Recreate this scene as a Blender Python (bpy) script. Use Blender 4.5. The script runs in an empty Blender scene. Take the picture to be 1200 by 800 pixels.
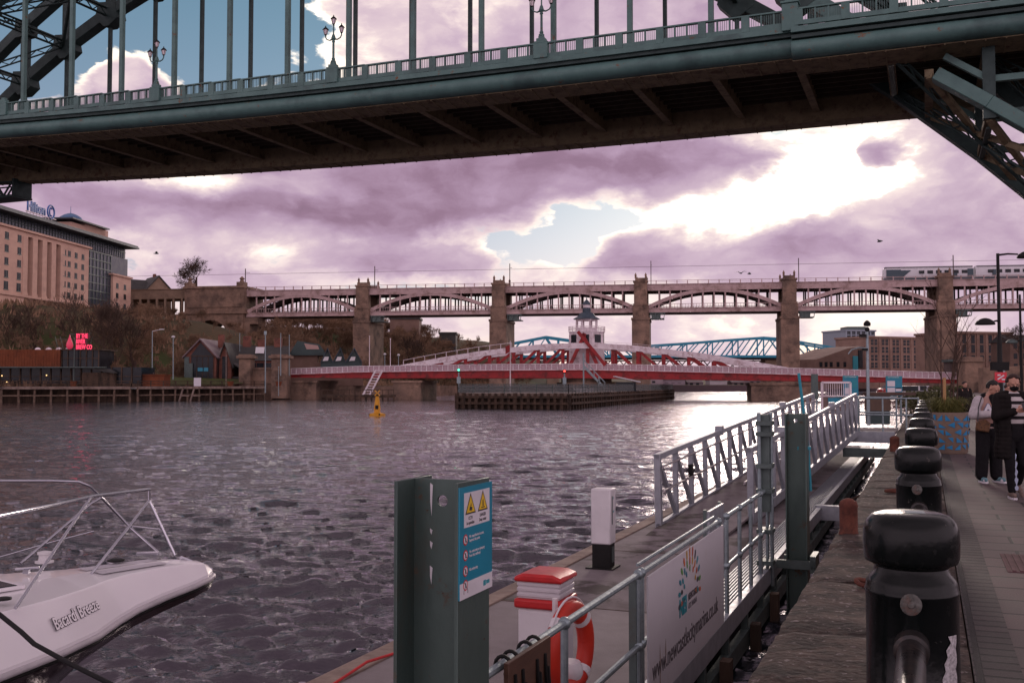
import bpy, bmesh, math, random
import numpy as np
from mathutils import Vector, Matrix, noise
V = Vector
R = math.radians
sc = bpy.context.scene
col = sc.collection
random.seed(7)
# ------------------------------------------------------------------ camera
PITCH = math.atan(50/1200.)
cam = bpy.data.objects.new('camera', bpy.data.cameras.new('camera'))
col.objects.link(cam)
cam.location = (0, 0, 1.6); cam.rotation_euler = (math.pi/2 + PITCH, 0, 0)
cam.data.sensor_width = 36; cam.data.lens = 36; cam.data.clip_end = 6000; cam.data.clip_start = .1
sc.camera = cam
# ------------------------------------------------------------------ sun, exposure
SUN_AZ, SUN_EL = R(15), R(13)
sun = bpy.data.objects.new('sun', bpy.data.lights.new('sun', 'SUN')); col.objects.link(sun)
sun.data.energy = .6; sun.data.angle = R(10); sun.data.color = (1, .84, .74)
sd = V((math.sin(SUN_AZ)*math.cos(SUN_EL), math.cos(SUN_AZ)*math.cos(SUN_EL), math.sin(SUN_EL)))
sun.rotation_euler = sd.to_track_quat('Z', 'Y').to_euler()
sc.view_settings.view_transform = 'Standard'; sc.view_settings.look = 'None'
sc.view_settings.exposure = 0.35; sc.view_settings.gamma = 1.0
# ------------------------------------------------------------------ sky
def ray(x, y):
    s = (400-y)/1200.
    return V(((x-600)/1200., math.cos(PITCH)-s*math.sin(PITCH), math.sin(PITCH)+s*math.cos(PITCH)))
def W(x, y, Y):                       # a point of the place seen in that direction, Y metres north
    a = ray(x, y); t = Y/a.y
    return V((a.x*t, Y, 1.6+a.z*t))
world = bpy.data.worlds.new('World'); sc.world = world; world.use_nodes = True
nt = world.node_tree; N = nt.nodes; L = nt.links; N.clear()
def mth(op, a, b=None, c=None, clamp=False):
    n = N.new('ShaderNodeMath'); n.operation = op; n.use_clamp = clamp
    for i, v in enumerate((a, b, c)):
        if v is None: continue
        if isinstance(v, (int, float)): n.inputs[i].default_value = v
        else: L.new(v, n.inputs[i])
    return n.outputs[0]
def vm(op, a, b=None, out=0):
    n = N.new('ShaderNodeVectorMath'); n.operation = op
    for i, v in enumerate((a, b)):
        if v is None: continue
        if isinstance(v, (tuple, list)): n.inputs[i].default_value = v
        else: L.new(v, n.inputs[i])
    return n.outputs[out]
def smooth(v, lo, hi):
    n = N.new('ShaderNodeMapRange'); n.interpolation_type = 'SMOOTHSTEP'
    L.new(v, n.inputs[0]); n.inputs[1].default_value = lo; n.inputs[2].default_value = hi
    return n.outputs[0]
def mixc(f, a, b):
    n = N.new('ShaderNodeMix'); n.data_type = 'RGBA'; n.clamp_factor = True
    for s, v in ((0, f), (6, a), (7, b)):
        if isinstance(v, (int, float)): n.inputs[s].default_value = v
        elif isinstance(v, tuple): n.inputs[s].default_value = v + (1,)
        else: L.new(v, n.inputs[s])
    return n.outputs[2]
def wnoise(vec, scale, det, rough=.55, dist=0., col_=False):
    n = N.new('ShaderNodeTexNoise'); n.inputs['Scale'].default_value = scale
    n.inputs['Detail'].default_value = det; n.inputs['Roughness'].default_value = rough
    n.inputs['Distortion'].default_value = dist; L.new(vec, n.inputs['Vector'])
    return n.outputs['Color' if col_ else 'Fac']
tc = N.new('ShaderNodeTexCoord')
sep = N.new('ShaderNodeSeparateXYZ'); L.new(vm('NORMALIZE', tc.outputs['Generated']), sep.inputs[0])
az = mth('ARCTAN2', sep.outputs[0], sep.outputs[1]); el = mth('ARCSINE', sep.outputs[2])
cmb = N.new('ShaderNodeCombineXYZ'); L.new(az, cmb.inputs[0]); L.new(mth('MULTIPLY', el, 1.9), cmb.inputs[1])
P0 = cmb.outputs[0]
w1 = vm('SCALE', vm('SUBTRACT', wnoise(P0, 5, 3, .5, 0, True), (.5, .5, .5))); w1.node.inputs['Scale'].default_value = .11
w2 = vm('SCALE', vm('SUBTRACT', wnoise(P0, 17, 4, .6, 0, True), (.5, .5, .5))); w2.node.inputs['Scale'].default_value = .05
PW = vm('ADD', vm('ADD', P0, w1), w2)
def blobs(lst):
    acc = None
    for (x, y, sx, sy, w) in lst:
        d = ray(x, y).normalized()
        a, e = math.atan2(d.x, d.y), math.asin(d.z)*1.9
        v = vm('MULTIPLY', vm('SUBTRACT', PW, (a, e, 0)), (1200./sx, 1200./(sy*1.9), 0))
        g = mth('MULTIPLY', mth('EXPONENT', mth('MULTIPLY', vm('DOT_PRODUCT', v, v, 1), -1.0)), w)
        acc = g if acc is None else mth('ADD', acc, g)
    return acc
fbm = wnoise(P0, 8.5, 9, .58, .3)
fine = wnoise(PW, 26, 7, .62)
fb = mth('ADD', mth('MULTIPLY', mth('SUBTRACT', fbm, .5), 1.7), mth('MULTIPLY', mth('SUBTRACT', fine, .5), .85))
thick = blobs([
 (130, -10, 200, 75, -1.15), (270, 60, 70, 70, -.75), (40, 70, 60, 60, -.8), (150, 100, 52, 42, 1.5), (60, 130, 60, 30, .55),
 (690, 262, 55, 30, -.85), (645, 300, 60, 22, -.75), (345, 285, 110, 26, .22), (585, 290, 30, 22, -.3),
 (480, 225, 260, 30, .75), (760, 185, 230, 24, .75), (230, 250, 130, 24, .45), (60, 240, 90, 30, .35),
 (470, 312, 85, 20, .75), (745, 300, 58, 30, .85), (945, 285, 95, 36, .75), (1150, 250, 110, 120, .6), (1035, 172, 14, 10, .8),
 (650, 40, 240, 70, .35), (560, 70, 70, 40, .35), (850, 30, 150, 50, .4), (420, 20, 70, 40, .15),
 (870, 245, 120, 28, -.45), (1010, 190, 90, 32, -.32), (230, 215, 110, 16, -.4), (1040, 372, 90, 20, -.35), (520, 345, 110, 14, -.3), (560, 255, 50, 20, -.15), (1120, 330, 120, 30, -.1)])
def puffs(scale, sm):
    n = N.new('ShaderNodeTexVoronoi'); n.feature = 'SMOOTH_F1'; n.inputs['Scale'].default_value = scale; n.inputs['Smoothness'].default_value = sm; L.new(PW, n.inputs['Vector']); return mth('SUBTRACT', .42, n.outputs['Distance'])
puff = mth('ADD', mth('MULTIPLY', puffs(15, .35), .75), mth('MULTIPLY', puffs(36, .3), .5))
T = mth('ADD', mth('ADD', mth('ADD', thick, fb), .42), mth('MULTIPLY', puff, .55))
cover = smooth(T, -.03, .19)
dark = smooth(T, .03, .72)
lit = blobs([(865, 245, 115, 36, .6), (1005, 185, 85, 34, .68), (940, 215, 160, 60, .3), (225, 216, 120, 16, .35), (1045, 372, 70, 22, .45),
 (150, 78, 60, 40, .5), (800, 288, 60, 20, .35), (410, 20, 120, 60, .14), (650, 262, 70, 30, .2), (540, 300, 70, 20, .2), (700, 340, 300, 30, .12), (870, 395, 400, 40, .08), (950, 170, 260, 90, .12), (300, 290, 170, 24, .32), (400, 415, 900, 40, .16), (1130, 240, 140, 100, .13), (650, 40, 280, 70, .22), (430, 40, 120, 60, .2), (640, -160, 900, 60, .1)])
gloom = blobs([(400, 252, 200, 26, .34), (720, 188, 220, 25, .36), (935, 285, 80, 34, .24), (465, 313, 60, 16, .14), (745, 305, 45, 18, .12), (1035, 172, 15, 11, .4), (540, 215, 120, 20, .14), (590, 70, 90, 30, .08)])
val = mth('ADD', mth('SUBTRACT', mth('SUBTRACT', 1.0, mth('MULTIPLY', dark, .46)), gloom), mth('MULTIPLY', lit, mth('SUBTRACT', 1.05, mth('MULTIPLY', dark, .5))))
val = mth('ADD', val, mth('MULTIPLY', mth('SUBTRACT', fine, .5), .42))
val = mth('ADD', val, mth('MULTIPLY', puff, .34))
rp = N.new('ShaderNodeValToRGB'); L.new(mth('MULTIPLY', val, .76), rp.inputs[0])
cr = rp.color_ramp; cr.elements[0].position = 0; cr.elements[0].color = (.20, .125, .18, 1)
cr.elements[1].position = 1; cr.elements[1].color = (1.18, 1.04, .88, 1)
for p_, c_ in ((.16, (.255, .158, .23)), (.34, (.38, .262, .365)), (.5, (.50, .375, .46)), (.68, (.70, .565, .575)), (.82, (.90, .78, .70))):
    e_ = cr.elements.new(p_); e_.color = c_ + (1,)
nis = N.new('ShaderNodeTexSky'); nis.sky_type = 'NISHITA'; nis.sun_disc = False
nis.sun_elevation = SUN_EL; nis.sun_rotation = SUN_AZ; nis.air_density = 1.0; nis.dust_density = .6; nis.ozone_density = 2.5
elz = smooth(el, -.01, .42)
tint = mixc(elz, (.60, .58, .70), (.40, .58, .58))
mulc = N.new('ShaderNodeMix'); mulc.data_type = 'RGBA'; mulc.blend_type = 'MULTIPLY'; mulc.inputs[0].default_value = 1
L.new(nis.outputs[0], mulc.inputs[6]); L.new(tint, mulc.inputs[7])
veil = mixc(.45, mulc.outputs[2], mixc(elz, (5.2, 4.6, 5.3), (1.5, 2.5, 3.3)))
hdr = mth('ADD', 1.0, blobs([(925, 205, 150, 45, 3.0), (1060, 165, 60, 30, 2.0), (230, 214, 90, 18, .8), (480, 295, 330, 36, .5), (300, 265, 200, 40, .25), (430, 30, 160, 60, .6)]))
cl10 = vm('SCALE', rp.outputs[0]); L.new(mth('MULTIPLY', mth('ADD', 1.0, mth('MULTIPLY', mth('SUBTRACT', hdr, 1.0), smooth(val, .98, 1.5))), 10.), cl10.node.inputs['Scale'])
skyc = mixc(cover, veil, cl10)
hz0 = mixc(mth('MULTIPLY', smooth(el, .16, -.02), .5), skyc, (6.4, 4.9, 5.6))
hi_ = mth('MULTIPLY', smooth(el, .42, .72), .5)      # unseen overhead sky dimmed for water contrast, sunlit cloud banks opposite the sun
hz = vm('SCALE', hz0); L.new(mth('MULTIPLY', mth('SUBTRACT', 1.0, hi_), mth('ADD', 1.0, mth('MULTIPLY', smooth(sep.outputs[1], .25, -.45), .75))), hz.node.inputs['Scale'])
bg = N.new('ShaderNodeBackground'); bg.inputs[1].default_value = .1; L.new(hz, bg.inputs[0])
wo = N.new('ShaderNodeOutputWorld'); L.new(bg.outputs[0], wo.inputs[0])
# ------------------------------------------------------------------ frames
TH = R(22)
ER = V((math.cos(TH), -math.sin(TH), 0)); EU = V((math.sin(TH), math.cos(TH), 0)); EZ = V((0, 0, 1))
QF = Matrix(((ER.x, EU.x, 0, 0), (ER.y, EU.y, 0, 0), (0, 0, 1, 0), (0, 0, 0, 1)))   # quay frame: (r, u, z)
def Q(r, u, z=0): return ER*r + EU*u + EZ*z
def frame(o, ex, ez=V((0, 0, 1))):
    ex = ex.normalized(); ey = ez.cross(ex).normalized(); ez = ex.cross(ey)
    return Matrix(((ex.x, ey.x, ez.x, o.x), (ex.y, ey.y, ez.y, o.y), (ex.z, ey.z, ez.z, o.z), (0, 0, 0, 1)))
WATER = -1.7
# ------------------------------------------------------------------ materials
def mat(name, c1, c2=None, rough=.6, metal=0., scale=3., bump=.15, bscale=25., grime=None, gs=1.2, spec=.35, coat=0., stretch=(1, 1, 1), emit=None, ga=(.5, .72)):
    m = bpy.data.materials.new(name); m.use_nodes = True
    n = m.node_tree.nodes; l = m.node_tree.links; b = n['Principled BSDF']
    c2 = c2 or tuple(x*.7 for x in c1)
    t = n.new('ShaderNodeTexCoord'); mp = n.new('ShaderNodeMapping'); mp.inputs['Scale'].default_value = stretch
    l.new(t.outputs['Object'], mp.inputs[0])
    nz = n.new('ShaderNodeTexNoise'); nz.inputs['Scale'].default_value = scale; nz.inputs['Detail'].default_value = 6; nz.inputs['Roughness'].default_value = .65
    l.new(mp.outputs[0], nz.inputs['Vector'])
    mr = n.new('ShaderNodeMapRange'); mr.inputs[1].default_value = .35; mr.inputs[2].default_value = .65; l.new(nz.outputs['Fac'], mr.inputs[0])
    mx = n.new('ShaderNodeMix'); mx.data_type = 'RGBA'; l.new(mr.outputs[0], mx.inputs[0])
    mx.inputs[6].default_value = c1 + (1,); mx.inputs[7].default_value = c2 + (1,)
    out = mx.outputs[2]
    if grime:
        n2 = n.new('ShaderNodeTexNoise'); n2.inputs['Scale'].default_value = gs; n2.inputs['Detail'].default_value = 8; n2.inputs['Roughness'].default_value = .7
        l.new(mp.outputs[0], n2.inputs['Vector'])
        r2 = n.new('ShaderNodeMapRange'); r2.inputs[1].default_value = ga[0]; r2.inputs[2].default_value = ga[1]; l.new(n2.outputs['Fac'], r2.inputs[0])
        m2 = n.new('ShaderNodeMix'); m2.data_type = 'RGBA'; l.new(r2.outputs[0], m2.inputs[0]); l.new(out, m2.inputs[6]); m2.inputs[7].default_value = grime + (1,)
        out = m2.outputs[2]
    l.new(out, b.inputs['Base Color'])
    b.inputs['Metallic'].default_value = metal; b.inputs['Specular IOR Level'].default_value = spec
    b.inputs['Coat Weight'].default_value = coat
    rr = n.new('ShaderNodeMapRange'); rr.inputs[3].default_value = max(.03, rough-.12); rr.inputs[4].default_value = min(1, rough+.14)
    l.new(nz.outputs['Fac'], rr.inputs[0]); l.new(rr.outputs[0], b.inputs['Roughness'])
    if bump:
        n3 = n.new('ShaderNodeTexNoise'); n3.inputs['Scale'].default_value = bscale; n3.inputs['Detail'].default_value = 5
        l.new(mp.outputs[0], n3.inputs['Vector'])
        bp = n.new('ShaderNodeBump'); bp.inputs['Strength'].default_value = bump; bp.inputs['Distance'].default_value = .4/bscale
        l.new(n3.outputs['Fac'], bp.inputs['Height']); l.new(bp.outputs[0], b.inputs['Normal'])
    if emit:
        b.inputs['Emission Color'].default_value = emit[0] + (1,); b.inputs['Emission Strength'].default_value = emit[1]
    return m
def plain(name, c, rough=.5, metal=0., spec=.5, emit=None):
    m = bpy.data.materials.new(name); m.use_nodes = True; b = m.node_tree.nodes['Principled BSDF']
    n = m.node_tree.nodes; l = m.node_tree.links
    nz = n.new('ShaderNodeTexNoise'); nz.inputs['Scale'].default_value = 9; nz.inputs['Detail'].default_value = 4
    t = n.new('ShaderNodeTexCoord'); l.new(t.outputs['Object'], nz.inputs['Vector'])
    mx = n.new('ShaderNodeMix'); mx.data_type = 'RGBA'; l.new(nz.outputs['Fac'], mx.inputs[0])
    mx.inputs[6].default_value = tuple(x*.85 for x in c) + (1,); mx.inputs[7].default_value = tuple(min(1, x*1.12) for x in c) + (1,)
    l.new(mx.outputs[2], b.inputs['Base Color'])
    b.inputs['Roughness'].default_value = rough; b.inputs['Metallic'].default_value = metal; b.inputs['Specular IOR Level'].default_value = spec
    if emit:
        b.inputs['Emission Color'].default_value = emit[0] + (1,); b.inputs['Emission Strength'].default_value = emit[1]
    return m
M = {}
M['steelgreen'] = mat('bridge_paint', (.095, .185, .17), (.075, .15, .14), .5, .0, .8, .12, 6, (.13, .055, .03), 2.2, ga=(.66, .78))
M['steelunder'] = mat('bridge_soffit_paint', (.23, .185, .11), (.17, .135, .08), .75, 0, 1.2, .2, 5, (.08, .06, .04), 1.5)
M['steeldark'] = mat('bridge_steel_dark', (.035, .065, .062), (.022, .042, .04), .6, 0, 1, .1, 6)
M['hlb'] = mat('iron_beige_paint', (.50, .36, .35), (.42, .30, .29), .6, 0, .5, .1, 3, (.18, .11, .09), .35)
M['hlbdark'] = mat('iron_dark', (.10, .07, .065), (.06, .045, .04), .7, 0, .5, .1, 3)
M['stone'] = mat('sandstone_sooty', (.30, .195, .14), (.14, .097, .075), .9, 0, .28, .6, 1.6, (.028, .02, .017), .22)
M['stonelight'] = mat('sandstone_pale', (.30, .21, .15), (.20, .14, .10), .9, 0, .3, .3, 2, (.10, .07, .055), .2)
M['redpaint'] = mat('red_bridge_paint', (.33, .022, .025), (.25, .018, .02), .5, 0, .8, .1, 4, (.06, .02, .018), .8)
M['whitepaint'] = mat('white_bridge_paint', (.80, .72, .75), (.66, .58, .61), .55, 0, .7, .1, 4, (.30, .18, .18), .9)
M['blue'] = mat('blue_bridge_paint', (.04, .30, .44), (.03, .24, .36), .5, 0, .3, .05, 3)
M['slate'] = mat('slate_blue_lead', (.05, .075, .10), (.035, .05, .07), .5, 0, 1, .1, 3)
M['timber'] = mat('wet_timber', (.10, .062, .042), (.04, .027, .02), .85, 0, 1.2, .5, 4, (.02, .016, .012), .6, stretch=(1, 1, .3))
M['timberlight'] = mat('bleached_timber', (.30, .23, .19), (.18, .13, .11), .85, 0, 1.2, .4, 4, (.08, .06, .05), .5)
M['galv'] = mat('galvanised_steel', (.30, .37, .39), (.21, .26, .28), .42, .75, 14, .15, 40, (.20, .15, .12), 4, ga=(.66, .8))
M['galvdark'] = mat('weathered_galvanised', (.11, .145, .14), (.08, .105, .10), .5, .45, 3, .15, 30, (.09, .075, .06), 2.5, ga=(.55, .8))
M['alu'] = mat('grey_aluminium', (.36, .38, .42), (.28, .30, .33), .45, .35, 6, .08, 40, (.2, .17, .16), 3, ga=(.62, .8))
M['deck'] = mat('pontoon_concrete', (.21, .18, .19), (.155, .135, .14), .85, 0, 1.6, .35, 60, (.09, .07, .065), .7)
M['black'] = mat('black_gloss_paint', (.003, .0045, .0045), (.005, .007, .007), .2, 0, 4, .12, 30, (.014, .014, .013), 6, spec=.24, ga=(.62, .8))
M['blackmatt'] = mat('black_cast', (.012, .012, .012), (.008, .008, .008), .55, 0, 4, .1, 20, spec=.2)
M['rust'] = mat('rusty_iron', (.16, .055, .035), (.09, .03, .022), .85, .1, 8, .5, 30, (.04, .02, .016), 6)
M['white'] = mat('white_gelcoat', (.80, .78, .80), (.76, .73, .76), .22, 0, 1, 0, 20, coat=.4)
M['whiteplastic'] = mat('white_plastic', (.66, .64, .66), (.58, .56, .58), .45, 0, 3, .05, 20, (.36, .32, .32), 3, ga=(.62, .8))
M['redplastic'] = mat('red_plastic', (.50, .02, .022), (.40, .018, .02), .35, 0, 5, .05, 20)
M['orange'] = mat('orange_plastic', (.50, .03, .014), (.42, .025, .014), .45, 0, 5, .1, 25, (.35, .06, .03), 4, ga=(.6, .8))
M['yellow'] = mat('yellow_paint', (.75, .36, .02), (.62, .28, .02), .5, 0, 2, .05, 10)
M['chrome'] = mat('stainless_tube', (.60, .60, .65), (.5, .5, .56), .16, 1.0, 4, 0, 20)
M['glassdark'] = mat('dark_window_glass', (.012, .014, .018), (.025, .03, .036), .16, 0, .6, .03, 2, spec=.2)
M['brick'] = mat('red_brick', (.22, .085, .06), (.15, .06, .045), .9, 0, 1, .3, 5, (.08, .045, .035), .5)
M['pinkbrick'] = mat('pinkish_cladding', (.66, .43, .33), (.58, .37, .29), .85, 0, .3, .1, 3, (.48, .3, .24), .12, stretch=(1, 1, 2))
M['brownbrick'] = mat('brown_brick', (.22, .14, .11), (.16, .10, .08), .9, 0, .3, .1, 3)
M['roof'] = mat('slate_roof', (.06, .058, .055), (.04, .04, .038), .7, 0, .6, .2, 4)
M['corten'] = mat('rusted_sheet', (.21, .062, .025), (.15, .042, .018), .85, 0, .4, .3, 2, (.08, .03, .015), .5)
M['bark'] = mat('bare_bark', (.085, .052, .038), (.055, .035, .027), .95, 0, 2, .2, 10)
M['timbermid'] = mat('weathered_pile_timber', (.22, .15, .11), (.11, .075, .055), .85, 0, 1.2, .5, 4, (.04, .03, .024), .8)
M['twig'] = mat('bare_twigs', (.34, .21, .13), (.12, .075, .05), .95, 0, .07, 0, 10)
M['slope'] = mat('leaf_litter_slope', (.10, .070, .035), (.06, .05, .025), 1, 0, .12, .3, 2, (.05, .065, .018), .05, ga=(.5, .62))
M['lawn'] = mat('lawn', (.07, .085, .02), (.05, .06, .016), 1, 0, .5, .3, 6)
M['far'] = mat('distant_land', (.16, .11, .12), (.10, .08, .08), 1, 0, .02, 0, 1)
M['sign'] = plain('teal_sign_face', (.012, .22, .33), .3)
M['signwhite'] = plain('sign_white', (.66, .64, .68), .35)
M['ink'] = plain('sign_ink', (.02, .02, .025), .5)
M['inkgrey'] = plain('sign_grey_ink', (.16, .15, .17), .5)
M['inkteal'] = plain('sign_teal_ink', (.02, .26, .32), .5)
M['signyellow'] = plain('sign_yellow', (.75, .5, .02), .4)
M['signred'] = plain('sign_red', (.5, .03, .03), .4)
M['rope'] = mat('black_rope', (.012, .012, .014), (.02, .02, .02), .9, 0, 30, .5, 80)
def speck(key, scale, lo, hi, c, rough=None):
    m = M[key]; n = m.node_tree.nodes; l = m.node_tree.links; b = n['Principled BSDF']
    t = n.new('ShaderNodeTexCoord'); oi = n.new('ShaderNodeObjectInfo'); ad = n.new('ShaderNodeVectorMath'); ad.operation = 'ADD'
    mu = n.new('ShaderNodeMath'); mu.operation = 'MULTIPLY'; mu.inputs[1].default_value = 37.; l.new(oi.outputs['Random'], mu.inputs[0]); l.new(t.outputs['Object'], ad.inputs[0]); l.new(mu.outputs[0], ad.inputs[1])
    v = n.new('ShaderNodeTexNoise'); v.inputs['Scale'].default_value = scale; v.inputs['Detail'].default_value = 9; v.inputs['Roughness'].default_value = .68; l.new(ad.outputs[0], v.inputs['Vector'])
    r = n.new('ShaderNodeMapRange'); r.inputs[1].default_value = lo; r.inputs[2].default_value = hi; l.new(v.outputs['Fac'], r.inputs[0])
    mx = n.new('ShaderNodeMix'); mx.data_type = 'RGBA'; l.new(r.outputs[0], mx.inputs[0]); l.new(b.inputs['Base Color'].links[0].from_socket, mx.inputs[6]); mx.inputs[7].default_value = c + (1,); l.new(mx.outputs[2], b.inputs['Base Color'])
    if rough:
        m2 = n.new('ShaderNodeMix'); l.new(r.outputs[0], m2.inputs[0]); l.new(b.inputs['Roughness'].links[0].from_socket, m2.inputs[2]); m2.inputs[3].default_value = rough; l.new(m2.outputs[0], b.inputs['Roughness'])
speck('black', 9, .655, .67, (.075, .07, .065), .8); speck('black', 2.2, .60, .66, (.016, .017, .016), .6)
speck('pile', 3.2, .60, .66, (.13, .075, .045), .8) if 'pile' in M else None
speck('steelgreen', .9, .62, .66, (.17, .085, .045), .8); speck('steelgreen', .25, .5, .64, (.055, .105, .10))
speck('deck', 7, .70, .715, (.34, .32, .32)); speck('deck', .8, .55, .62, (.065, .055, .05)); speck('whiteplastic', 5, .64, .69, (.28, .22, .19)); speck('hlb', .35, .58, .68, (.27, .16, .13))
speck('steelunder', .8, .56, .63, (.10, .06, .035)); speck('whitepaint', .6, .60, .68, (.42, .26, .24)); speck('galv', 30, .66, .70, (.16, .12, .10), .8)
# ------------------------------------------------------------------ mesh builder
ORG = {}
class MB:
    def __init__(s, T=None): s.v = []; s.f = []; s.m = []; s.T = T
    def add(s, vs, fs, m=0):
        k = len(s.v)
        for p in vs:
            p = V(p); s.v.append(s.T @ p if s.T else p)
        for f in fs: s.f.append(tuple(i+k for i in f)); s.m.append(m)
        return s
    def box(s, c, sz, m=0, rot=None):
        c = V(c); vs = []
        for z in (-.5, .5):
            for x, y in ((-.5, -.5), (.5, -.5), (.5, .5), (-.5, .5)):
                p = V((x*sz[0], y*sz[1], z*sz[2])); vs.append(c + (rot @ p if rot else p))
        return s.add(vs, [(3, 2, 1, 0), (4, 5, 6, 7), (0, 1, 5, 4), (1, 2, 6, 5), (2, 3, 7, 6), (3, 0, 4, 7)], m)
    def ab(s, a, b, m=0):
        return s.box([(a[i]+b[i])/2 for i in range(3)], [abs(b[i]-a[i]) for i in range(3)], m)
    def bar(s, a, b, w, h=None, m=0, up=(0, 0, 1)):
        a = V(a); b = V(b); h = h or w; d = b-a; ln = d.length
        if ln < 1e-6: return s
        d.normalize(); up = V(up)
        if abs(d.dot(up)) > .98: up = V((0, 1, 0)) if abs(d.y) < .9 else V((1, 0, 0))
        x = d.cross(up).normalized(); y = x.cross(d)
        vs = [p + x*i*w/2 + y*j*h/2 for p in (a, b) for i, j in ((-1, -1), (1, -1), (1, 1), (-1, 1))]
        return s.add(vs, [(3, 2, 1, 0), (4, 5, 6, 7), (0, 1, 5, 4), (1, 2, 6, 5), (2, 3, 7, 6), (3, 0, 4, 7)], m)
    def path(s, pts, r, n=8, m=0, closed=False):
        pts = [V(p) for p in pts]; k = len(pts); rs = r if isinstance(r, (list, tuple)) else [r]*k
        vs = []; up = None
        for i in range(k):
            if closed: d = (pts[(i+1) % k]-pts[i-1])
            else: d = pts[min(i+1, k-1)]-pts[max(i-1, 0)]
            d.normalize()
            if up is None:
                up = V((0, 0, 1)) if abs(d.z) < .9 else V((0, 1, 0))
            x = d.cross(up)
            if x.length < 1e-3: x = d.cross(V((1, 0, 0)))
            x.normalize(); y = x.cross(d).normalized(); up = y
            for j in range(n):
                a = 2*math.pi*j/n; vs.append(pts[i] + (x*math.cos(a)+y*math.sin(a))*rs[i])
        fs = []
        for i in range(k if closed else k-1):
            for j in range(n):
                a = i*n+j; b = i*n+(j+1) % n; c = ((i+1) % k)*n+(j+1) % n; d = ((i+1) % k)*n+j
                fs.append((a, b, c, d))
        if not closed: fs += [tuple(range(n))[::-1], tuple(range((k-1)*n, k*n))]
        return s.add(vs, fs, m)
    def tube(s, a, b, r, r2=None, n=8, m=0): return s.path([a, b], [r, r if r2 is None else r2], n, m)
    def lathe(s, prof, c=(0, 0, 0), n=24, m=0, sq=None):
        vs = []; c = V(c)
        for (r, z) in prof:
            for j in range(n):
                a = 2*math.pi*(j+.5*(n <= 8))/n; vs.append(c+V((r*math.cos(a), r*math.sin(a), z)))
        fs = []
        for i in range(len(prof)-1):
            for j in range(n):
                fs.append((i*n+j, i*n+(j+1) % n, (i+1)*n+(j+1) % n, (i+1)*n+j))
        fs += [tuple(range(n))[::-1], tuple(range((len(prof)-1)*n, len(prof)*n))]
        return s.add(vs, fs, m)
    def ball(s, c, r, n=10, m=0):
        r = r if isinstance(r, (tuple, list)) else (r, r, r); vs = [V(c)+V((0, 0, -r[2]))]; k = n//2+1
        for i in range(1, k):
            t = math.pi*i/k
            for j in range(n):
                a = 2*math.pi*j/n; vs.append(V(c)+V((r[0]*math.sin(t)*math.cos(a), r[1]*math.sin(t)*math.sin(a), -r[2]*math.cos(t))))
        vs.append(V(c)+V((0, 0, r[2]))); fs = []
        for j in range(n):
            fs.append((0, 1+(j+1) % n, 1+j)); b = 1+(k-2)*n; fs.append((len(vs)-1, b+j, b+(j+1) % n))
            for i in range(k-2):
                a = 1+i*n; fs.append((a+j, a+(j+1) % n, a+n+(j+1) % n, a+n+j))
        return s.add(vs, fs, m)
    def prism(s, poly, ext, m=0):
        k = len(poly); ext = V(ext); p = [V(q) for q in poly]
        fs = [tuple(range(k))[::-1], tuple(range(k, 2*k))] + [(i, (i+1) % k, (i+1) % k+k, i+k) for i in range(k)]
        return s.add(p+[q+ext for q in p], fs, m)
    def build(s, name, mats, parent=None, frame=None, bevel=0, smooth=35, tagd=None):
        me = bpy.data.meshes.new(name); bm = bmesh.new()
        off = ORG.get(parent.name, V((0, 0, 0))) if parent else V((0, 0, 0))
        if frame is not None and parent is None: inv = frame.inverted(); pts = [inv @ p for p in s.v]
        else: pts = [p-off for p in s.v]
        bv = [bm.verts.new(p) for p in pts]
        for f, mi in zip(s.f, s.m):
            try: bf = bm.faces.new([bv[i] for i in f]); bf.material_index = mi
            except ValueError: pass
        bmesh.ops.recalc_face_normals(bm, faces=bm.faces)
        if smooth:
            for f in bm.faces: f.smooth = True
        bm.to_mesh(me); bm.free()
        if smooth: me.set_sharp_from_angle(angle=R(smooth))
        for m_ in (mats if isinstance(mats, (list, tuple)) else [mats]): me.materials.append(m_)
        o = bpy.data.objects.new(name, me); col.objects.link(o)
        if parent: o.parent = parent; ORG[o.name] = off
        elif frame is not None: o.matrix_world = frame
        if bevel:
            md = o.modifiers.new('bevel', 'BEVEL'); md.width = bevel; md.segments = 2; md.limit_method = 'ANGLE'
        return o
def tag(o, label=None, cat=None, group=None, kind=None):
    if label: o['label'] = label
    if cat: o['category'] = cat
    if group: o['group'] = group
    if kind: o['kind'] = kind
    return o
def thing(name, loc, label, cat, group=None):
    o = bpy.data.objects.new(name, None); col.objects.link(o); o.location = loc; o.empty_display_size = .3
    ORG[o.name] = V(loc); return tag(o, label, cat, group)
KIDS = {}
def kids_of(root): return [o for o in bpy.data.objects if o.parent == root]
def dup(root, delta=None, label=None, loc=None, rz=None, scale=None):
    def cp(o, par):
        c = o.copy(); col.objects.link(c)
        if par: c.parent = par
        for k in kids_of(o): cp(k, c)
        return c
    c = cp(root, None)
    if delta is not None: c.location = root.location + V(delta)
    if loc is not None: c.location = loc
    if rz is not None: c.rotation_euler.z = rz
    if scale: c.scale = scale
    if label: c['label'] = label
    return c
dg = lambda: bpy.context.evaluated_depsgraph_get()
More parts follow.
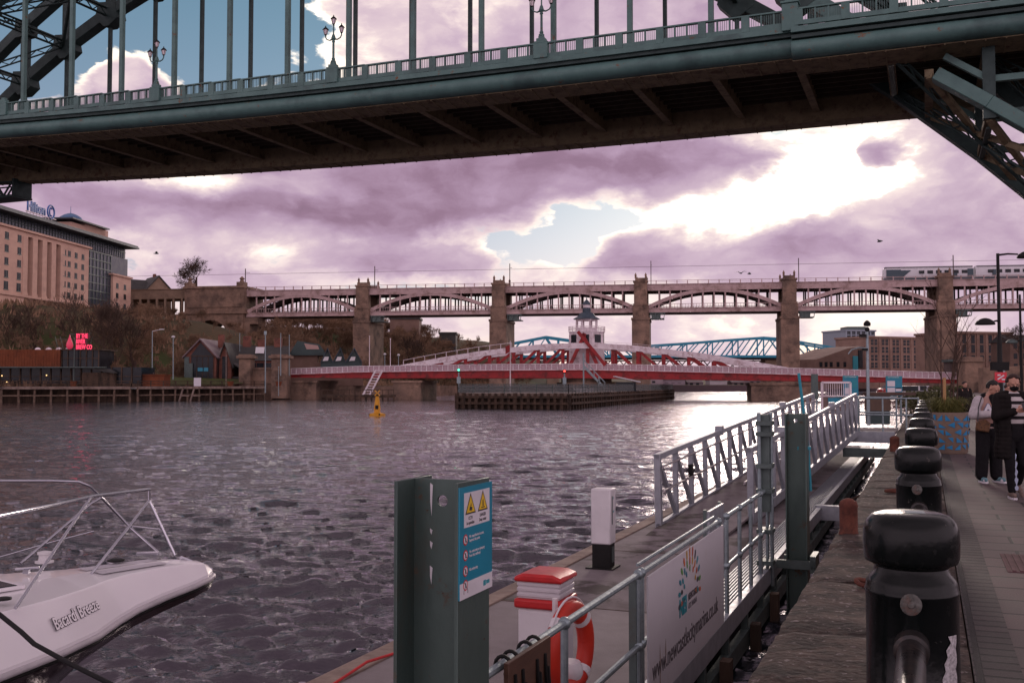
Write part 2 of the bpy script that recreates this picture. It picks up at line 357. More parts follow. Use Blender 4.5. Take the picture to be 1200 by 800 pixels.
def text(s, size, mt, parent, Mx, name='lettering', bold=0., ext=.0015, align='LEFT', xs=1., root=False):
    cu = bpy.data.curves.new('t', 'FONT'); cu.body = s; cu.size = size; cu.extrude = ext; cu.align_x = align; cu.offset = bold; cu.resolution_u = 3
    t = bpy.data.objects.new('t', cu); col.objects.link(t); t.scale = (xs, 1, 1); bpy.context.view_layer.update()
    me = bpy.data.meshes.new_from_object(t.evaluated_get(dg())); bpy.data.objects.remove(t); bpy.data.curves.remove(cu)
    off = ORG.get(parent.name, V((0, 0, 0))) if parent else V((0, 0, 0))
    me.transform(Matrix.Translation(-off) @ Mx @ Matrix.Diagonal((xs, 1, 1, 1)))
    me.materials.clear(); me.materials.append(mt)
    o = bpy.data.objects.new(name, me); col.objects.link(o); o.parent = parent; ORG[o.name] = off
    return o
def face_m(o, ex, ey):     # text frame: x along ex, y along ey
    ex = ex.normalized(); ey = ey.normalized(); ez = ex.cross(ey)
    return Matrix(((ex.x, ey.x, ez.x, o.x), (ex.y, ey.y, ez.y, o.y), (ex.z, ey.z, ez.z, o.z), (0, 0, 0, 1)))
# ================================================================== water
def water_mat():
    m = bpy.data.materials.new('river_water'); m.use_nodes = True
    n = m.node_tree.nodes; l = m.node_tree.links; b = n['Principled BSDF']
    b.inputs['Base Color'].default_value = (.008, .011, .015, 1); b.inputs['Roughness'].default_value = .03; b.inputs['IOR'].default_value = 2.0
    b.inputs['Specular IOR Level'].default_value = .5; b.inputs['Specular Tint'].default_value = (1, .84, 1, 1)
    g = n.new('ShaderNodeNewGeometry')
    mp = n.new('ShaderNodeMapping'); mp.inputs['Rotation'].default_value = (0, 0, R(-12)); mp.inputs['Scale'].default_value = (.42, 1.2, 1); l.new(g.outputs['Position'], mp.inputs[0])
    a = n.new('ShaderNodeTexNoise'); a.inputs['Scale'].default_value = 3.4; a.inputs['Detail'].default_value = 5; a.inputs['Roughness'].default_value = .62; a.inputs['Distortion'].default_value = .5; l.new(mp.outputs[0], a.inputs['Vector'])
    c = n.new('ShaderNodeTexNoise'); c.inputs['Scale'].default_value = 11; c.inputs['Detail'].default_value = 4; c.inputs['Distortion'].default_value = .6; l.new(mp.outputs[0], c.inputs['Vector'])
    b1 = n.new('ShaderNodeBump'); ds = n.new('ShaderNodeVectorMath'); ds.operation = 'LENGTH'; l.new(g.outputs['Position'], ds.inputs[0]); dm = n.new('ShaderNodeMapRange'); l.new(ds.outputs['Value'], dm.inputs[0]); dm.inputs[1].default_value = 5; dm.inputs[2].default_value = 40; dm.inputs[3].default_value = .35; dm.inputs[4].default_value = .8
    l.new(dm.outputs[0], b1.inputs['Strength']); b1.inputs['Distance'].default_value = .065; l.new(a.outputs['Fac'], b1.inputs['Height'])
    b2 = n.new('ShaderNodeBump'); b2.inputs['Strength'].default_value = .55; b2.inputs['Distance'].default_value = .012; l.new(c.outputs['Fac'], b2.inputs['Height']); l.new(b1.outputs[0], b2.inputs['Normal'])
    l.new(b2.outputs[0], b.inputs['Normal']); return m
M['water'] = water_mat()
def river():
    rng = np.random.default_rng(3)
    na, nr = 1180, 860
    A = np.radians(np.concatenate([np.linspace(-62, -31.5, 40), np.linspace(-31, 31, na-80), np.linspace(31.5, 62, 40)])); Rr = 5.0*(600/5.0)**(np.linspace(0, 1, nr))
    Rr[0] = 1.5
    rr, aa = np.meshgrid(Rr, A, indexing='ij')
    X = rr*np.sin(aa); Y = rr*np.cos(aa); Z = np.zeros_like(X)
    step = rr*(math.log(600/5.0)/nr)
    for lam in np.geomspace(.15, 3.8, 96):
        d = math.radians(rng.normal(82, 27)); k = 2*math.pi/lam; ph = rng.uniform(0, 6.28)
        amp = .0066*lam**.80*(1 if lam < .7 else (.7/lam)**.75)*(1.12 if lam < .5 else 1) * rng.uniform(.5, 1.5)
        fade = np.clip((lam/step-2.4)/2.2, 0, 1)
        t = k*(X*math.cos(d)+Y*math.sin(d))+ph + .9*np.sin(X*.31+ph*3)+.7*np.sin(Y*.23+ph*5)
        Z += amp*fade*(np.sin(t)+.35*np.cos(2*t))
    Z = Z*(1+.35*np.sin(X*.13+Y*.07+1)*np.sin(Y*.11-X*.05)) + WATER
    co = np.stack([X, Y, Z], -1).reshape(-1, 3)
    i = np.arange(nr*na).reshape(nr, na)
    q = np.stack([i[:-1, :-1], i[1:, :-1], i[1:, 1:], i[:-1, 1:]], -1).reshape(-1, 4)
    q = q[:, ::-1]
    me = bpy.data.meshes.new('river'); me.vertices.add(len(co)); me.vertices.foreach_set('co', co.ravel())
    me.loops.add(q.size); me.loops.foreach_set('vertex_index', q.ravel().astype(np.int32))
    me.polygons.add(len(q)); me.polygons.foreach_set('loop_start', np.arange(0, q.size, 4, dtype=np.int32)); me.polygons.foreach_set('loop_total', np.full(len(q), 4, dtype=np.int32))
    me.polygons.foreach_set('use_smooth', np.ones(len(q), dtype=bool))
    me.update(calc_edges=True); me.materials.append(M['water'])
    o = bpy.data.objects.new('river', me); col.objects.link(o); tag(o, kind='structure')
river()
b = MB(); b.add([(-2500, -400, WATER-.4), (2500, -400, WATER-.4), (2500, 3500, WATER-.4), (-2500, 3500, WATER-.4)], [(0, 1, 2, 3)])
tag(b.build('river_bed_water', M['water']), kind='structure')
# ================================================================== promenade
def paving_mat(name, bw, bh, c1, c2, mort, ms, off=.5, bump=.35):
    m = bpy.data.materials.new(name); m.use_nodes = True
    n = m.node_tree.nodes; l = m.node_tree.links; b = n['Principled BSDF']
    t = n.new('ShaderNodeTexCoord'); br = n.new('ShaderNodeTexBrick'); l.new(t.outputs['Object'], br.inputs['Vector'])
    br.offset = off; br.inputs['Color1'].default_value = c1 + (1,); br.inputs['Color2'].default_value = c2 + (1,); br.inputs['Mortar'].default_value = mort + (1,)
    br.inputs['Scale'].default_value = 1; br.inputs['Mortar Size'].default_value = ms; br.inputs['Mortar Smooth'].default_value = .3; br.inputs['Bias'].default_value = 0
    br.inputs['Brick Width'].default_value = bw; br.inputs['Row Height'].default_value = bh
    nz = n.new('ShaderNodeTexNoise'); nz.inputs['Scale'].default_value = 1.3; nz.inputs['Detail'].default_value = 9; nz.inputs['Roughness'].default_value = .7; l.new(t.outputs['Object'], nz.inputs['Vector'])
    n2 = n.new('ShaderNodeTexNoise'); n2.inputs['Scale'].default_value = 90; n2.inputs['Detail'].default_value = 3; l.new(t.outputs['Object'], n2.inputs['Vector'])
    r = n.new('ShaderNodeMapRange'); r.inputs[1].default_value = .3; r.inputs[2].default_value = .7; r.inputs[3].default_value = .6; r.inputs[4].default_value = 1.25; l.new(nz.outputs['Fac'], r.inputs[0])
    r2 = n.new('ShaderNodeMapRange'); r2.inputs[1].default_value = .3; r2.inputs[2].default_value = .7; r2.inputs[3].default_value = .75; r2.inputs[4].default_value = 1.2; l.new(n2.outputs['Fac'], r2.inputs[0])
    mu = n.new('ShaderNodeMath'); mu.operation = 'MULTIPLY'; l.new(r.outputs[0], mu.inputs[0]); l.new(r2.outputs[0], mu.inputs[1])
    sc_ = n.new('ShaderNodeVectorMath'); sc_.operation = 'SCALE'; l.new(br.outputs['Color'], sc_.inputs[0]); l.new(mu.outputs[0], sc_.inputs['Scale'])
    l.new(sc_.outputs[0], b.inputs['Base Color'])
    rr = n.new('ShaderNodeMapRange'); rr.inputs[3].default_value = .55; rr.inputs[4].default_value = .95; l.new(nz.outputs['Fac'], rr.inputs[0]); l.new(rr.outputs[0], b.inputs['Roughness'])
    bp = n.new('ShaderNodeBump'); bp.inputs['Strength'].default_value = bump; bp.inputs['Distance'].default_value = .006
    ad = n.new('ShaderNodeMath'); ad.operation = 'SUBTRACT'; l.new(n2.outputs['Fac'], ad.inputs[0]); ml = n.new('ShaderNodeMath'); ml.operation = 'MULTIPLY'; ml.inputs[1].default_value = 1.5; l.new(br.outputs['Fac'], ml.inputs[0]); l.new(ml.outputs[0], ad.inputs[1])
    l.new(ad.outputs[0], bp.inputs['Height']); l.new(bp.outputs[0], b.inputs['Normal']); return m
M['paving'] = paving_mat('riven_paving', .78, .5, (.095, .064, .064), (.066, .047, .048), (.008, .006, .006), .02)
M['setts'] = paving_mat('granite_setts', .25, .16, (.055, .043, .042), (.034, .027, .027), (.010, .008, .008), .022, 0, 1)
b = MB(QF); b.add([(.47, -60, 0), (700, -60, 0), (700, 620, 0), (.47, 620, 0)], [(0, 1, 2, 3)])
tag(b.build('promenade', M['paving'], frame=QF), kind='structure')
b = MB(QF); b.ab((.22, -20, -.06), (.47, 200, .004)); tag(b.build('sett_strip', M['setts'], frame=QF), kind='structure')
# tactile strip
b = MB(QF)
b.ab((.62, 9.75, -.02), (1.95, 10.75, .006))
for i in range(22): b.ab((.66+i*.058, 9.78, .006), (.69+i*.058, 10.72, .013))
M['tactile'] = mat('tactile_red_slabs', (.11, .05, .055), (.08, .038, .042), .85, 0, 3, .2, 60)
tag(b.build('tactile_paving', M['tactile'], frame=QF), kind='structure')
b = MB(QF)
b.ab((1.98, 9.75, -.02), (3.3, 10.75, .006))
for i in range(22): b.ab((2.02+i*.058, 9.78, .006), (2.05+i*.058, 10.72, .013))
tag(b.build('tactile_paving', M['tactile'], frame=QF), kind='structure')
# coping of big worn stones
def coping_mat():
    m = mat('worn_coping_stone', (.088, .060, .047), (.040, .029, .025), .9, 0, 3.4, 1.0, 18, (.018, .013, .012), 2.6, ga=(.52, .62))
    n = m.node_tree.nodes; l = m.node_tree.links; b = n['Principled BSDF']
    t = n.new('ShaderNodeTexCoord'); v = n.new('ShaderNodeTexNoise'); v.inputs['Scale'].default_value = 17; v.inputs['Detail'].default_value = 7; l.new(t.outputs['Object'], v.inputs['Vector'])
    r = n.new('ShaderNodeMapRange'); r.inputs[1].default_value = .615; r.inputs[2].default_value = .66; l.new(v.outputs['Fac'], r.inputs[0])
    s = b.inputs['Base Color'].links[0].from_socket
    mx = n.new('ShaderNodeMix'); mx.data_type = 'RGBA'; l.new(r.outputs[0], mx.inputs[0]); l.new(s, mx.inputs[6]); mx.inputs[7].default_value = (.20, .17, .165, 1); l.new(mx.outputs[2], b.inputs['Base Color'])
    return m
M['coping'] = coping_mat(); speck('coping', 2.3, .50, .60, (.022, .016, .013), .9); speck('coping', 11, .62, .655, (.19, .155, .145), .9); speck('coping', 30, .60, .64, (.012, .010, .009), .9)
rnd = random.Random(5)
def slab_mesh(b, r0, r1, u0, u1, zt, zb, seed):
    # a worn block: gridded top with chipped, rounded edges
    nr_, nu_ = 10, max(6, int((u1-u0)/.09)); vs = []
    for i in range(nu_+1):
        for j in range(nr_+1):
            fr, fu = j/nr_, i/nu_; r = r0+(r1-r0)*fr; u = u0+(u1-u0)*fu
            z = zt + .012*noise.noise(V((r*2.1+seed, u*2.1, 0))) + .006*noise.noise(V((r*9, u*9, seed)))
            e = min(u-u0, u1-u); 
            if e < .03: z -= .014+.012*max(0, noise.noise(V((r*5, u*3, seed+4))))
            el_ = r-r0
            if el_ < .08: z -= .028*(1-el_/.08)**2*(1+.7*noise.noise(V((0, u*3.5, seed+9))))
            if el_ < .01: r += .010*noise.noise(V((u*6, seed, 1)))
            vs.append((r, u, z))
    w = nr_+1; fs = [(i*w+j, i*w+j+1, (i+1)*w+j+1, (i+1)*w+j) for i in range(nu_) for j in range(nr_)]
    k = len(vs); 
    for i in range(nu_+1): vs.append((r0+.004, u0+(u1-u0)*i/nu_, zb))
    fs += [((i+1)*w, i*w, k+i, k+i+1) for i in range(nu_)]
    k = len(vs)
    for j in range(nr_+1): vs.append((r0+(r1-r0)*j/nr_, u0, zt-.06))
    fs += [(j, j+1, k+j+1, k+j) for j in range(nr_)]
    k = len(vs)
    for j in range(nr_+1): vs.append((r0+(r1-r0)*j/nr_, u1, zt-.06))
    fs += [(nu_*w+j+1, nu_*w+j, k+j, k+j+1) for j in range(nr_)]
    b.add(vs, fs)
b = MB(QF); u = -3.
while u < 60:
    ln = rnd.uniform(1.15, 1.9); split = rnd.choice([.2, .2, -.28])
    slab_mesh(b, -.93, .21, u+.014, u+ln-.014, rnd.uniform(-.006, .002), -.45, rnd.uniform(0, 99)); u += ln
tag(b.build('quay_coping', M['coping'], frame=QF, smooth=50), kind='structure')
b = MB(QF); b.ab((-.90, -60, -.075), (.22, 620, -.062)); b.ab((-.92, 60, -.45), (.21, 620, -.002))
tag(b.build('quay_edge_bed', M['stone'], frame=QF), kind='structure')
b = MB(QF); b.ab((-.89, -60, -5), (.2, 620, -.08))
tag(b.build('quay_wall', M['stone'], frame=QF), 'dark wet stone quay wall dropping to the river below the bollards', 'wall')
# ================================================================== far bank
BANK = [(-420, 90), (-220, 150), (-94, 189), (-74, 198), (-50, 233), (-30, 258), (-22, 300), (-5, 345), (20, 400), (60, 455), (140, 480), (300, 470)]
def bank_d(x, y):
    best = 1e9; sgn = 1
    for (ax, ay), (bx, by) in zip(BANK, BANK[1:]):
        dx, dy = bx-ax, by-ay; t = max(0, min(1, ((x-ax)*dx+(y-ay)*dy)/(dx*dx+dy*dy)))
        px, py = ax+t*dx, ay+t*dy; d = math.hypot(x-px, y-py)
        if d < best: best = d; sgn = 1 if dx*(y-ay)-dy*(x-ax) > 0 else -1
    return best*sgn
def sstep(x, a, b): t = max(0, min(1, (x-a)/(b-a))); return t*t*(3-2*t)
def ground_z(x, y):
    d = bank_d(x, y)
    k = 1-sstep(x, -15, 45)
    g = math.exp(-((x+104)/30)**2-((y-325)/32)**2)*9.5
    return 1.2 + (20-g)*sstep(d, 20, 66)*k + 4*sstep(d, 60, 130)*k + 9*sstep(x, 20, 260)*sstep(d, 20, 200)
b = MB(); vs = []; fs = []
offs = [0, 3, 8, 14, 20, 26, 32, 38, 44, 50, 58, 66, 80, 100, 130, 180, 300, 700, 2500]
pts = []
for (ax, ay), (bx, by) in zip(BANK, BANK[1:]):
    k = max(1, int(math.hypot(bx-ax, by-ay)/9))
    for i in range(k): pts.append((ax+(bx-ax)*i/k, ay+(by-ay)*i/k))
pts.append(BANK[-1]); n_ = len(pts)
nrm = []
for i in range(n_):
    a = pts[max(0, i-4)]; c = pts[min(n_-1, i+4)]; d = V((c[0]-a[0], c[1]-a[1])).normalized(); nrm.append((-d.y, d.x))
for i, (x, y) in enumerate(pts):
    for o_ in offs:
        dx, dy = nrm[i]
        if o_ > 60: 
            f = min(1, (o_-60)/100); dx = dx*(1-f)+(-.45+.9*i/n_)*f; dy = dy*(1-f)+.9*f
        X, Y = x+dx*o_, y+dy*o_
        z = ground_z(X, Y) if o_ < 400 else 20
        if o_ > 1000: z = 26
        vs.append((X, Y, z))
w = len(offs)
fs = [(i*w+j, (i+1)*w+j, (i+1)*w+j+1, i*w+j+1) for i in range(n_-1) for j in range(w-1)]
b.add(vs, fs); tag(b.build('far_bank_hillside', M['slope'], smooth=60), kind='structure')
# piled timber wharf along the far bank
def wharf(seg, name, label, z0=1.15, grp=None):
    b = MB(); d = MB(); p = MB(); rl = MB()
    root = thing(name, (seg[0][0], seg[0][1], WATER), label, 'wharf')
    for (ax, ay), (bx, by) in zip(seg, seg[1:]):
        A, B = V((ax, ay, 0)), V((bx, by, 0)); t = (B-A).normalized(); nn = V((t.y, -t.x, 0)); ln = (B-A).length
        b.add([A+V((0, 0, -4)), B+V((0, 0, -4)), B+V((0, 0, z0-.5)), A+V((0, 0, z0-.5))], [(0, 1, 2, 3)])
        p.bar(A+nn*1.4+EZ*(z0-.12), B+nn*1.4+EZ*(z0-.12), 3.0, .28, up=(0, 0, 1))
        p.bar(A+nn*2.95+EZ*(z0-.25), B+nn*2.95+EZ*(z0-.25), .3, .5)
        k = int(ln/2.7)
        for i in range(k+1):
            q = A+t*(ln*i/k)+nn*2.7; j = random.uniform(-.12, .12)
            d.tube(q+V((j, j, -3.5)), q+V((0, 0, z0-.3)), .24, .2, 7)
            rl.bar(q+EZ*z0+nn*.1, q+EZ*(z0+1.15)+nn*.1, .2)
        for h in (.55, 1.0): rl.bar(A+nn*2.8+EZ*(z0+h), B+nn*2.8+EZ*(z0+h), .12, .16)
        d.bar(A+nn*2.75+EZ*(-.5), B+nn*2.75+EZ*(-.5), .2, .25)
    b.build('retaining_face', M['timber'], root); p.build('deck_planking', M['timberlight'], root)
    d.build('pile_row', M['timbermid'], root); rl.build('handrail', M['timber'], root)
    return root
wharf([(-220, 150), (-94, 189), (-74, 198), (-56, 224)], 'timber_wharf', 'long dark timber wharf on piles below the river bar and gabled houses')
for seg_, m_, lb_e in ((BANK[4:9], 'stone', 'sooty stone river wall on the far bank behind the red swing bridge'), (BANK[8:], 'far', 'pale far upstream river wall below the warehouses')):
    b = MB()
    for (ax, ay), (bx, by) in zip(seg_, seg_[1:]): b.prism([(ax, ay, -4), (bx, by, -4), (bx, by, 1.15), (ax, ay, 1.15)], (0, .8, 0))
    tag(b.build('embankment_wall', M[m_]), lb_e, 'wall')
# ladders on the wharf face
for (x, y, lb) in ((222, 461, 'pale double timber ladder frame on the wharf below the gabled house'),):
    c = W(x, y, 205)
    b = MB()
    for s_ in (0, 2.2):
        b.bar(c+V((-1.6+s_, -2, -2.2)), c+V((-.6+s_, -2, 1.2)), .28); b.bar(c+V((-.6+s_, -2, 1.2)), c+V((1.2+s_, -2, 1.2)), .28)
        b.bar(c+V((-1.1+s_, -2, -.4)), c+V((.6+s_, -2, -.4)), .2)
    tag(b.build('river_ladder', M['timberlight']), lb, 'ladder')
# ================================================================== the great steel arch bridge (near)
def pz(r): return 26.72 + .0003*max(0, -r-20)**2
UA, UB = 72.0, 83.0
NODE = lambda i: -13.8-5.95*i
M['slabshade'] = mat('shaded_deck_steel', (.075, .06, .04), (.045, .036, .026), .85, 0, 1, .1, 5)  # near-black shade of the deck recess put into the colour
TB = thing('steel_arch_bridge', Q(20, 78, 0), 'dark green steel arch road bridge passing high overhead across the picture', 'bridge')
def sweep(prof, rs, name, mt, parent, du=0, dz=0, smooth=35, closed=True):
    b = MB(QF); vs = []; k = len(prof)
    for r in rs:
        for (u, z) in prof: vs.append((r, u+du, pz(r)+z+dz))
    fs = []
    for i in range(len(rs)-1):
        for j in range(k if closed else k-1): fs.append((i*k+j, i*k+(j+1) % k, (i+1)*k+(j+1) % k, (i+1)*k+j))
    if closed: fs += [tuple(range(k)), tuple(range((len(rs)-1)*k, len(rs)*k))[::-1]]
    b.add(vs, fs); return b.build(name, mt, parent, smooth=smooth)
rsL = [-160+5*i for i in range(30)] + [-8.0]; rsR = [-8.0, 0, 8, 20, 40, 70]
arc = [(70.62-.72*math.sin(a), -2.42-.62*math.cos(a)) for a in [math.pi*k/9 for k in range(10)]]
corn = [(72.0, -1.8)] + arc[::-1] + [(70.8, -3.06), (73.0, -3.22), (73.0, -3.0), (72.0, -2.9)]
for rs, du, dz, nm in ((rsL, 0, 0, 'cornice'), (rsR, -.4, -.25, 'cornice')):
    c_ = sweep(corn, rs, nm, M['steelgreen'], TB, du, dz)
    sweep([(69.82+du, -1.55), (69.82+du, -1.18), (70.5+du, -1.15), (70.5+du, -1.55)], rs, 'fascia_band', M['steelgreen'], TB, 0, dz*.6)
    sweep([(70.05+du, -1.8), (70.05+du, -1.56), (71.+du, -1.56), (71.+du, -1.8)], rs, 'fascia_groove', M['steeldark'], TB, 0, dz)
sweep([(70.75, -3.075), (73.06, -3.24), (73.06, -3.30), (70.75, -3.13)], rsL, 'soffit_plate', M['steelunder'], TB)
sweep([(70.35, -3.33), (73.06, -3.5), (73.06, -3.56), (70.35, -3.39)], rsR, 'soffit_plate', M['steelunder'], TB)
b = MB(QF)
r = -158.
while r < 68:
    z = pz(r)-(3.13 if r < -8 else 3.39); u0 = 70.8 if r < -8 else 70.4
    b.bar((r, u0, z), (r, 73.0, z-.17), .09, .12); r += 1.19
b.build('soffit_ribs', M['steelunder'], TB)
b = MB(QF); r = -158.
while r < 68:
    if abs((r+8.1) % 5.95) > .3:
        z = pz(r)-4.0; b.bar((r, 85.15, z), (r, 86.9, z-.02), .09, .1)
    r += 1.19
b.build('soffit_ribs', M['steelunder'], TB)
rsA = rsL + rsR[1:]
sweep([(70.5, -1.8), (70.5, -1.25), (87.2, -1.25), (87.2, -1.8)], rsA, 'deck_slab', M['slabshade'], TB)
sweep([(72.94, -3.2), (72.94, -1.81), (73.2, -1.81), (73.2, -3.2)], rsA, 'edge_girder', M['steelunder'], TB)
sweep([(85.1, -3.95), (85.1, -1.81), (87.2, -1.81), (87.2, -3.95)], rsA, 'edge_girder', M['steelunder'], TB)
b = MB(QF)
for k in range(9):
    u = 74.2+k*1.3
    for i in range(len(rsA)-1): b.bar((rsA[i], u, pz(rsA[i])-2.0), (rsA[i+1], u, pz(rsA[i+1])-2.0), .22, .36)
b.build('stringers', M['slabshade'], TB)
for i in range(-8, 25):
    r = NODE(i); b = MB(QF); z = pz(r)
    b.ab((r-.1, 73.2, z-3.1), (r+.1, 85.1, z-1.82)); b.ab((r-.28, 73.2, z-3.18), (r+.28, 85.1, z-3.1)); b.build('cross_girder', M['steelunder'], TB)
# parapet: panels with three openings between solid posts, each opening barred
def parapet(rs0, rs1, u, dz, name='parapet'):
    b = MB(QF); r = rs0; mod = 2.975
    while r < rs1:
        z = pz(r)+dz; e = r+mod
        b.ab((r, u-.1, z-1.15), (e, u+.1, z-.84)); b.ab((r, u-.14, z-.10), (e, u+.14, z+.0))
        b.ab((r-.27, u-.13, z-1.15), (r+.27, u+.13, z-.1))
        w_ = (mod-.54-.22)/3
        for k in range(3):
            a = r+.27+k*(w_+.11)
            if k: b.ab((a-.11, u-.09, z-.84), (a, u+.09, z-.1))
            for q in range(1, 5): c = a+w_*q/5; b.ab((c-.013, u-.03, z-.84), (c+.013, u+.03, z-.1))
        r = e
    b.build(name, M['steelgreen'], TB)
parapet(-8.1-2.975*40, -8.2, 70.0, 0); parapet(-7.5, 50, 69.65, -.06); parapet(-8.1-2.975*40, 40, 86.9, -.05)
for k in range(0, 7):
    r = -8.1-17.85*k; z = pz(r); b = MB(QF)
    if k == 0:
        b.ab((r-.5, 69.55, z-1.5), (r+.55, 70.3, z+.35)); b.ab((r-.58, 69.45, z+.35), (r+.63, 70.4, z+.5)); b.ab((r-.3, 69.7, z+.5), (r+.55, 70.3, z+1.3))
    else:
        b.ab((r-.55, 69.72, z-1.18), (r+.55, 70.35, z-.05)); b.ab((r-.5, 69.75, z-.05), (r+.5, 70.32, z+.12)); b.ab((r-.34, 69.8, z+.12), (r+.34, 70.28, z+.34)); b.ab((r-.2, 69.87, z+.34), (r+.2, 70.22, z+.52))
    b.build('pedestal', M['steelgreen'], TB, bevel=.03)
# arch
CH = lambda r, u=0: 45.8+.0-.00807*(r+54)**2
DEP = lambda r: 6.2 + .0
nodes = [NODE(i) for i in range(-6, 21)]
for u in (UA, UB):
    lo = MB(QF); up = MB(QF); lo2 = MB(QF)
    for a, c in zip(nodes, nodes[1:]):
        if u == UA and a > -3:
            if -3 < c < 0: lo2.bar((a, u, CH(a)+.25*a), (.9, u, 21.85), 1.25, .85)
            elif c > 0: lo2.bar((a, u, CH(a)+.25*a), (c, u, CH(c)+.25*c), 1.25, .85)
            else: lo.bar((a, u, CH(a)), (c, u, CH(c)), 1.25, 1.15)
            continue
        lo.bar((a, u, CH(a)), (c, u, CH(c)), 1.25, 1.15 if a < -3 else .9)
        ya = CH(a)+DEP(a); yc = CH(c)+DEP(c); up.bar((a, u, ya), (c, u, yc), 1.1, 1.1)
    if u == UA: lo2.build('lower_chord', M['steelgreen'], TB, bevel=.05)
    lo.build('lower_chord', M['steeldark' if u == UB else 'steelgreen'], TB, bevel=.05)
    for i, a in enumerate(nodes):       # gussets, posts, diagonals
        if u == UA and -3 < a < 0: continue
        w_ = MB(QF); w_.bar((a, u, CH(a)), (a, u, CH(a)+DEP(a)), .75, .75)
        g = CH(a)
        if a < -4: w_.prism([(a-1.1, u-.66, g+1.15), (a+1.1, u-.66, g+.95), (a+1.5, u-.66, g-.75), (a+.35, u-.66, g-1.5), (a-.35, u-.66, g-1.5), (a-1.5, u-.66, g-.35)], (0, 1.32, 0))
        g += DEP(a); w_.prism([(a-1.0, u-.62, g+.6), (a+1.0, u-.62, g+.5), (a+1.0, u-.62, g-1.2), (a-1.0, u-.62, g-1.3)], (0, 1.24, 0))
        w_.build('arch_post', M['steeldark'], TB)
    for a, c in zip(nodes, nodes[1:]):
        d = MB(QF)
        if a > -52: d.bar((c, u, CH(c)+.3), (a, u, CH(a)+DEP(a)), .55, .5)
        else: d.bar((a, u, CH(a)+.3), (c, u, CH(c)+DEP(c)), .55, .5)
        d.build('arch_diagonal', M['steeldark'], TB)
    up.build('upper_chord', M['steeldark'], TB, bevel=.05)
def lattice(b, A, B, h=.5, w=.3, step=1.0, th=.07):
    A, B = V(A), V(B); n_ = max(3, int((B-A).length/step)); dz = V((0, 0, h/2))
    for s_ in (-1, 1): b.bar(A+dz*s_, B+dz*s_, w, .1)
    for i in range(n_):
        p, q = A.lerp(B, i/n_), A.lerp(B, (i+1)/n_); s_ = 1 if i % 2 else -1
        b.bar(p+dz*s_, q-dz*s_, th, th)
for lev in (0, 1):
    for i, a in enumerate(nodes):
        z = CH(a)+(DEP(a) if lev else 0)
        if lev == 0 and 24 < z < 31 : continue
        b = MB(QF); lattice(b, (a, UA+.6, z), (a, UB-.6, z), .8, .35, .9, .09)
        if i+2 < len(nodes) and i % 2 == 0:
            c = nodes[i+2]; z2 = CH(c)+(DEP(c) if lev else 0); m_ = nodes[i+1]; zm = CH(m_)+(DEP(m_) if lev else 0)
            if not (lev == 0 and 23 < zm < 32):
                lattice(b, (a, UA+.6, z), (c, UB-.6, z2), .6, .25, .9, .08); lattice(b, (a, UB-.6, z), (c, UA+.6, z2), .6, .25, .9, .08)
        b.build('wind_brace', M['steeldark'], TB)
for u in (UA, UB):
    for i in range(0, 16):
        r = NODE(i); b = MB(QF)
        if CH(r)-.8 > pz(r)-1.0:
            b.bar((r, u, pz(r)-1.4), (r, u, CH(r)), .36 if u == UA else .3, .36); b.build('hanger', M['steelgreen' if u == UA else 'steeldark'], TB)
b = MB(QF)      # inspection gantry slung under the far side at the left
for s_ in (84.6, 86.9): lattice(b, (-108, s_, 23.5), (-94.6, s_, 23.5), 1.5, .3, 1.2, .16)
b.ab((-108, 84.4, 22.5), (-94.2, 87.1, 22.7)); b.ab((-94.5, 84.5, 22.6), (-94.2, 87.0, 24.6))
b.build('gantry', M['steeldark'], TB)
for i in range(-5, -1):
    a = NODE(i) if i != -2 else .5; b = MB(QF); b.bar((a, UA, CH(a)+.2), (a, UB, CH(a)), .55, .5); b.bar((a, UA, CH(a)), (a+5.95, UB, CH(a+5.95)), .4, .35); b.bar((a, UB, CH(a)), (a+5.95, UA, CH(a+5.95)), .4, .35); b.build('leg_strut', M['steelunder'], TB)
for u in (UA, UB):      # post and brackets from the arch leg up to the deck at the right
    b = MB(QF)
    for r in (NODE(-3), NODE(-4)):
        b.bar((r, u, CH(r)+.5), (r, u, pz(r)-2), .5, .5)
        b.bar((r-2.6, u, CH(r)+4.4), (r, u, CH(r)+2.6), .4, .4); b.bar((r, u, CH(r)+2.6), (r+5, u, CH(r)+2.6), .4, .4)
    b.build('deck_post', M['steelgreen'], TB)
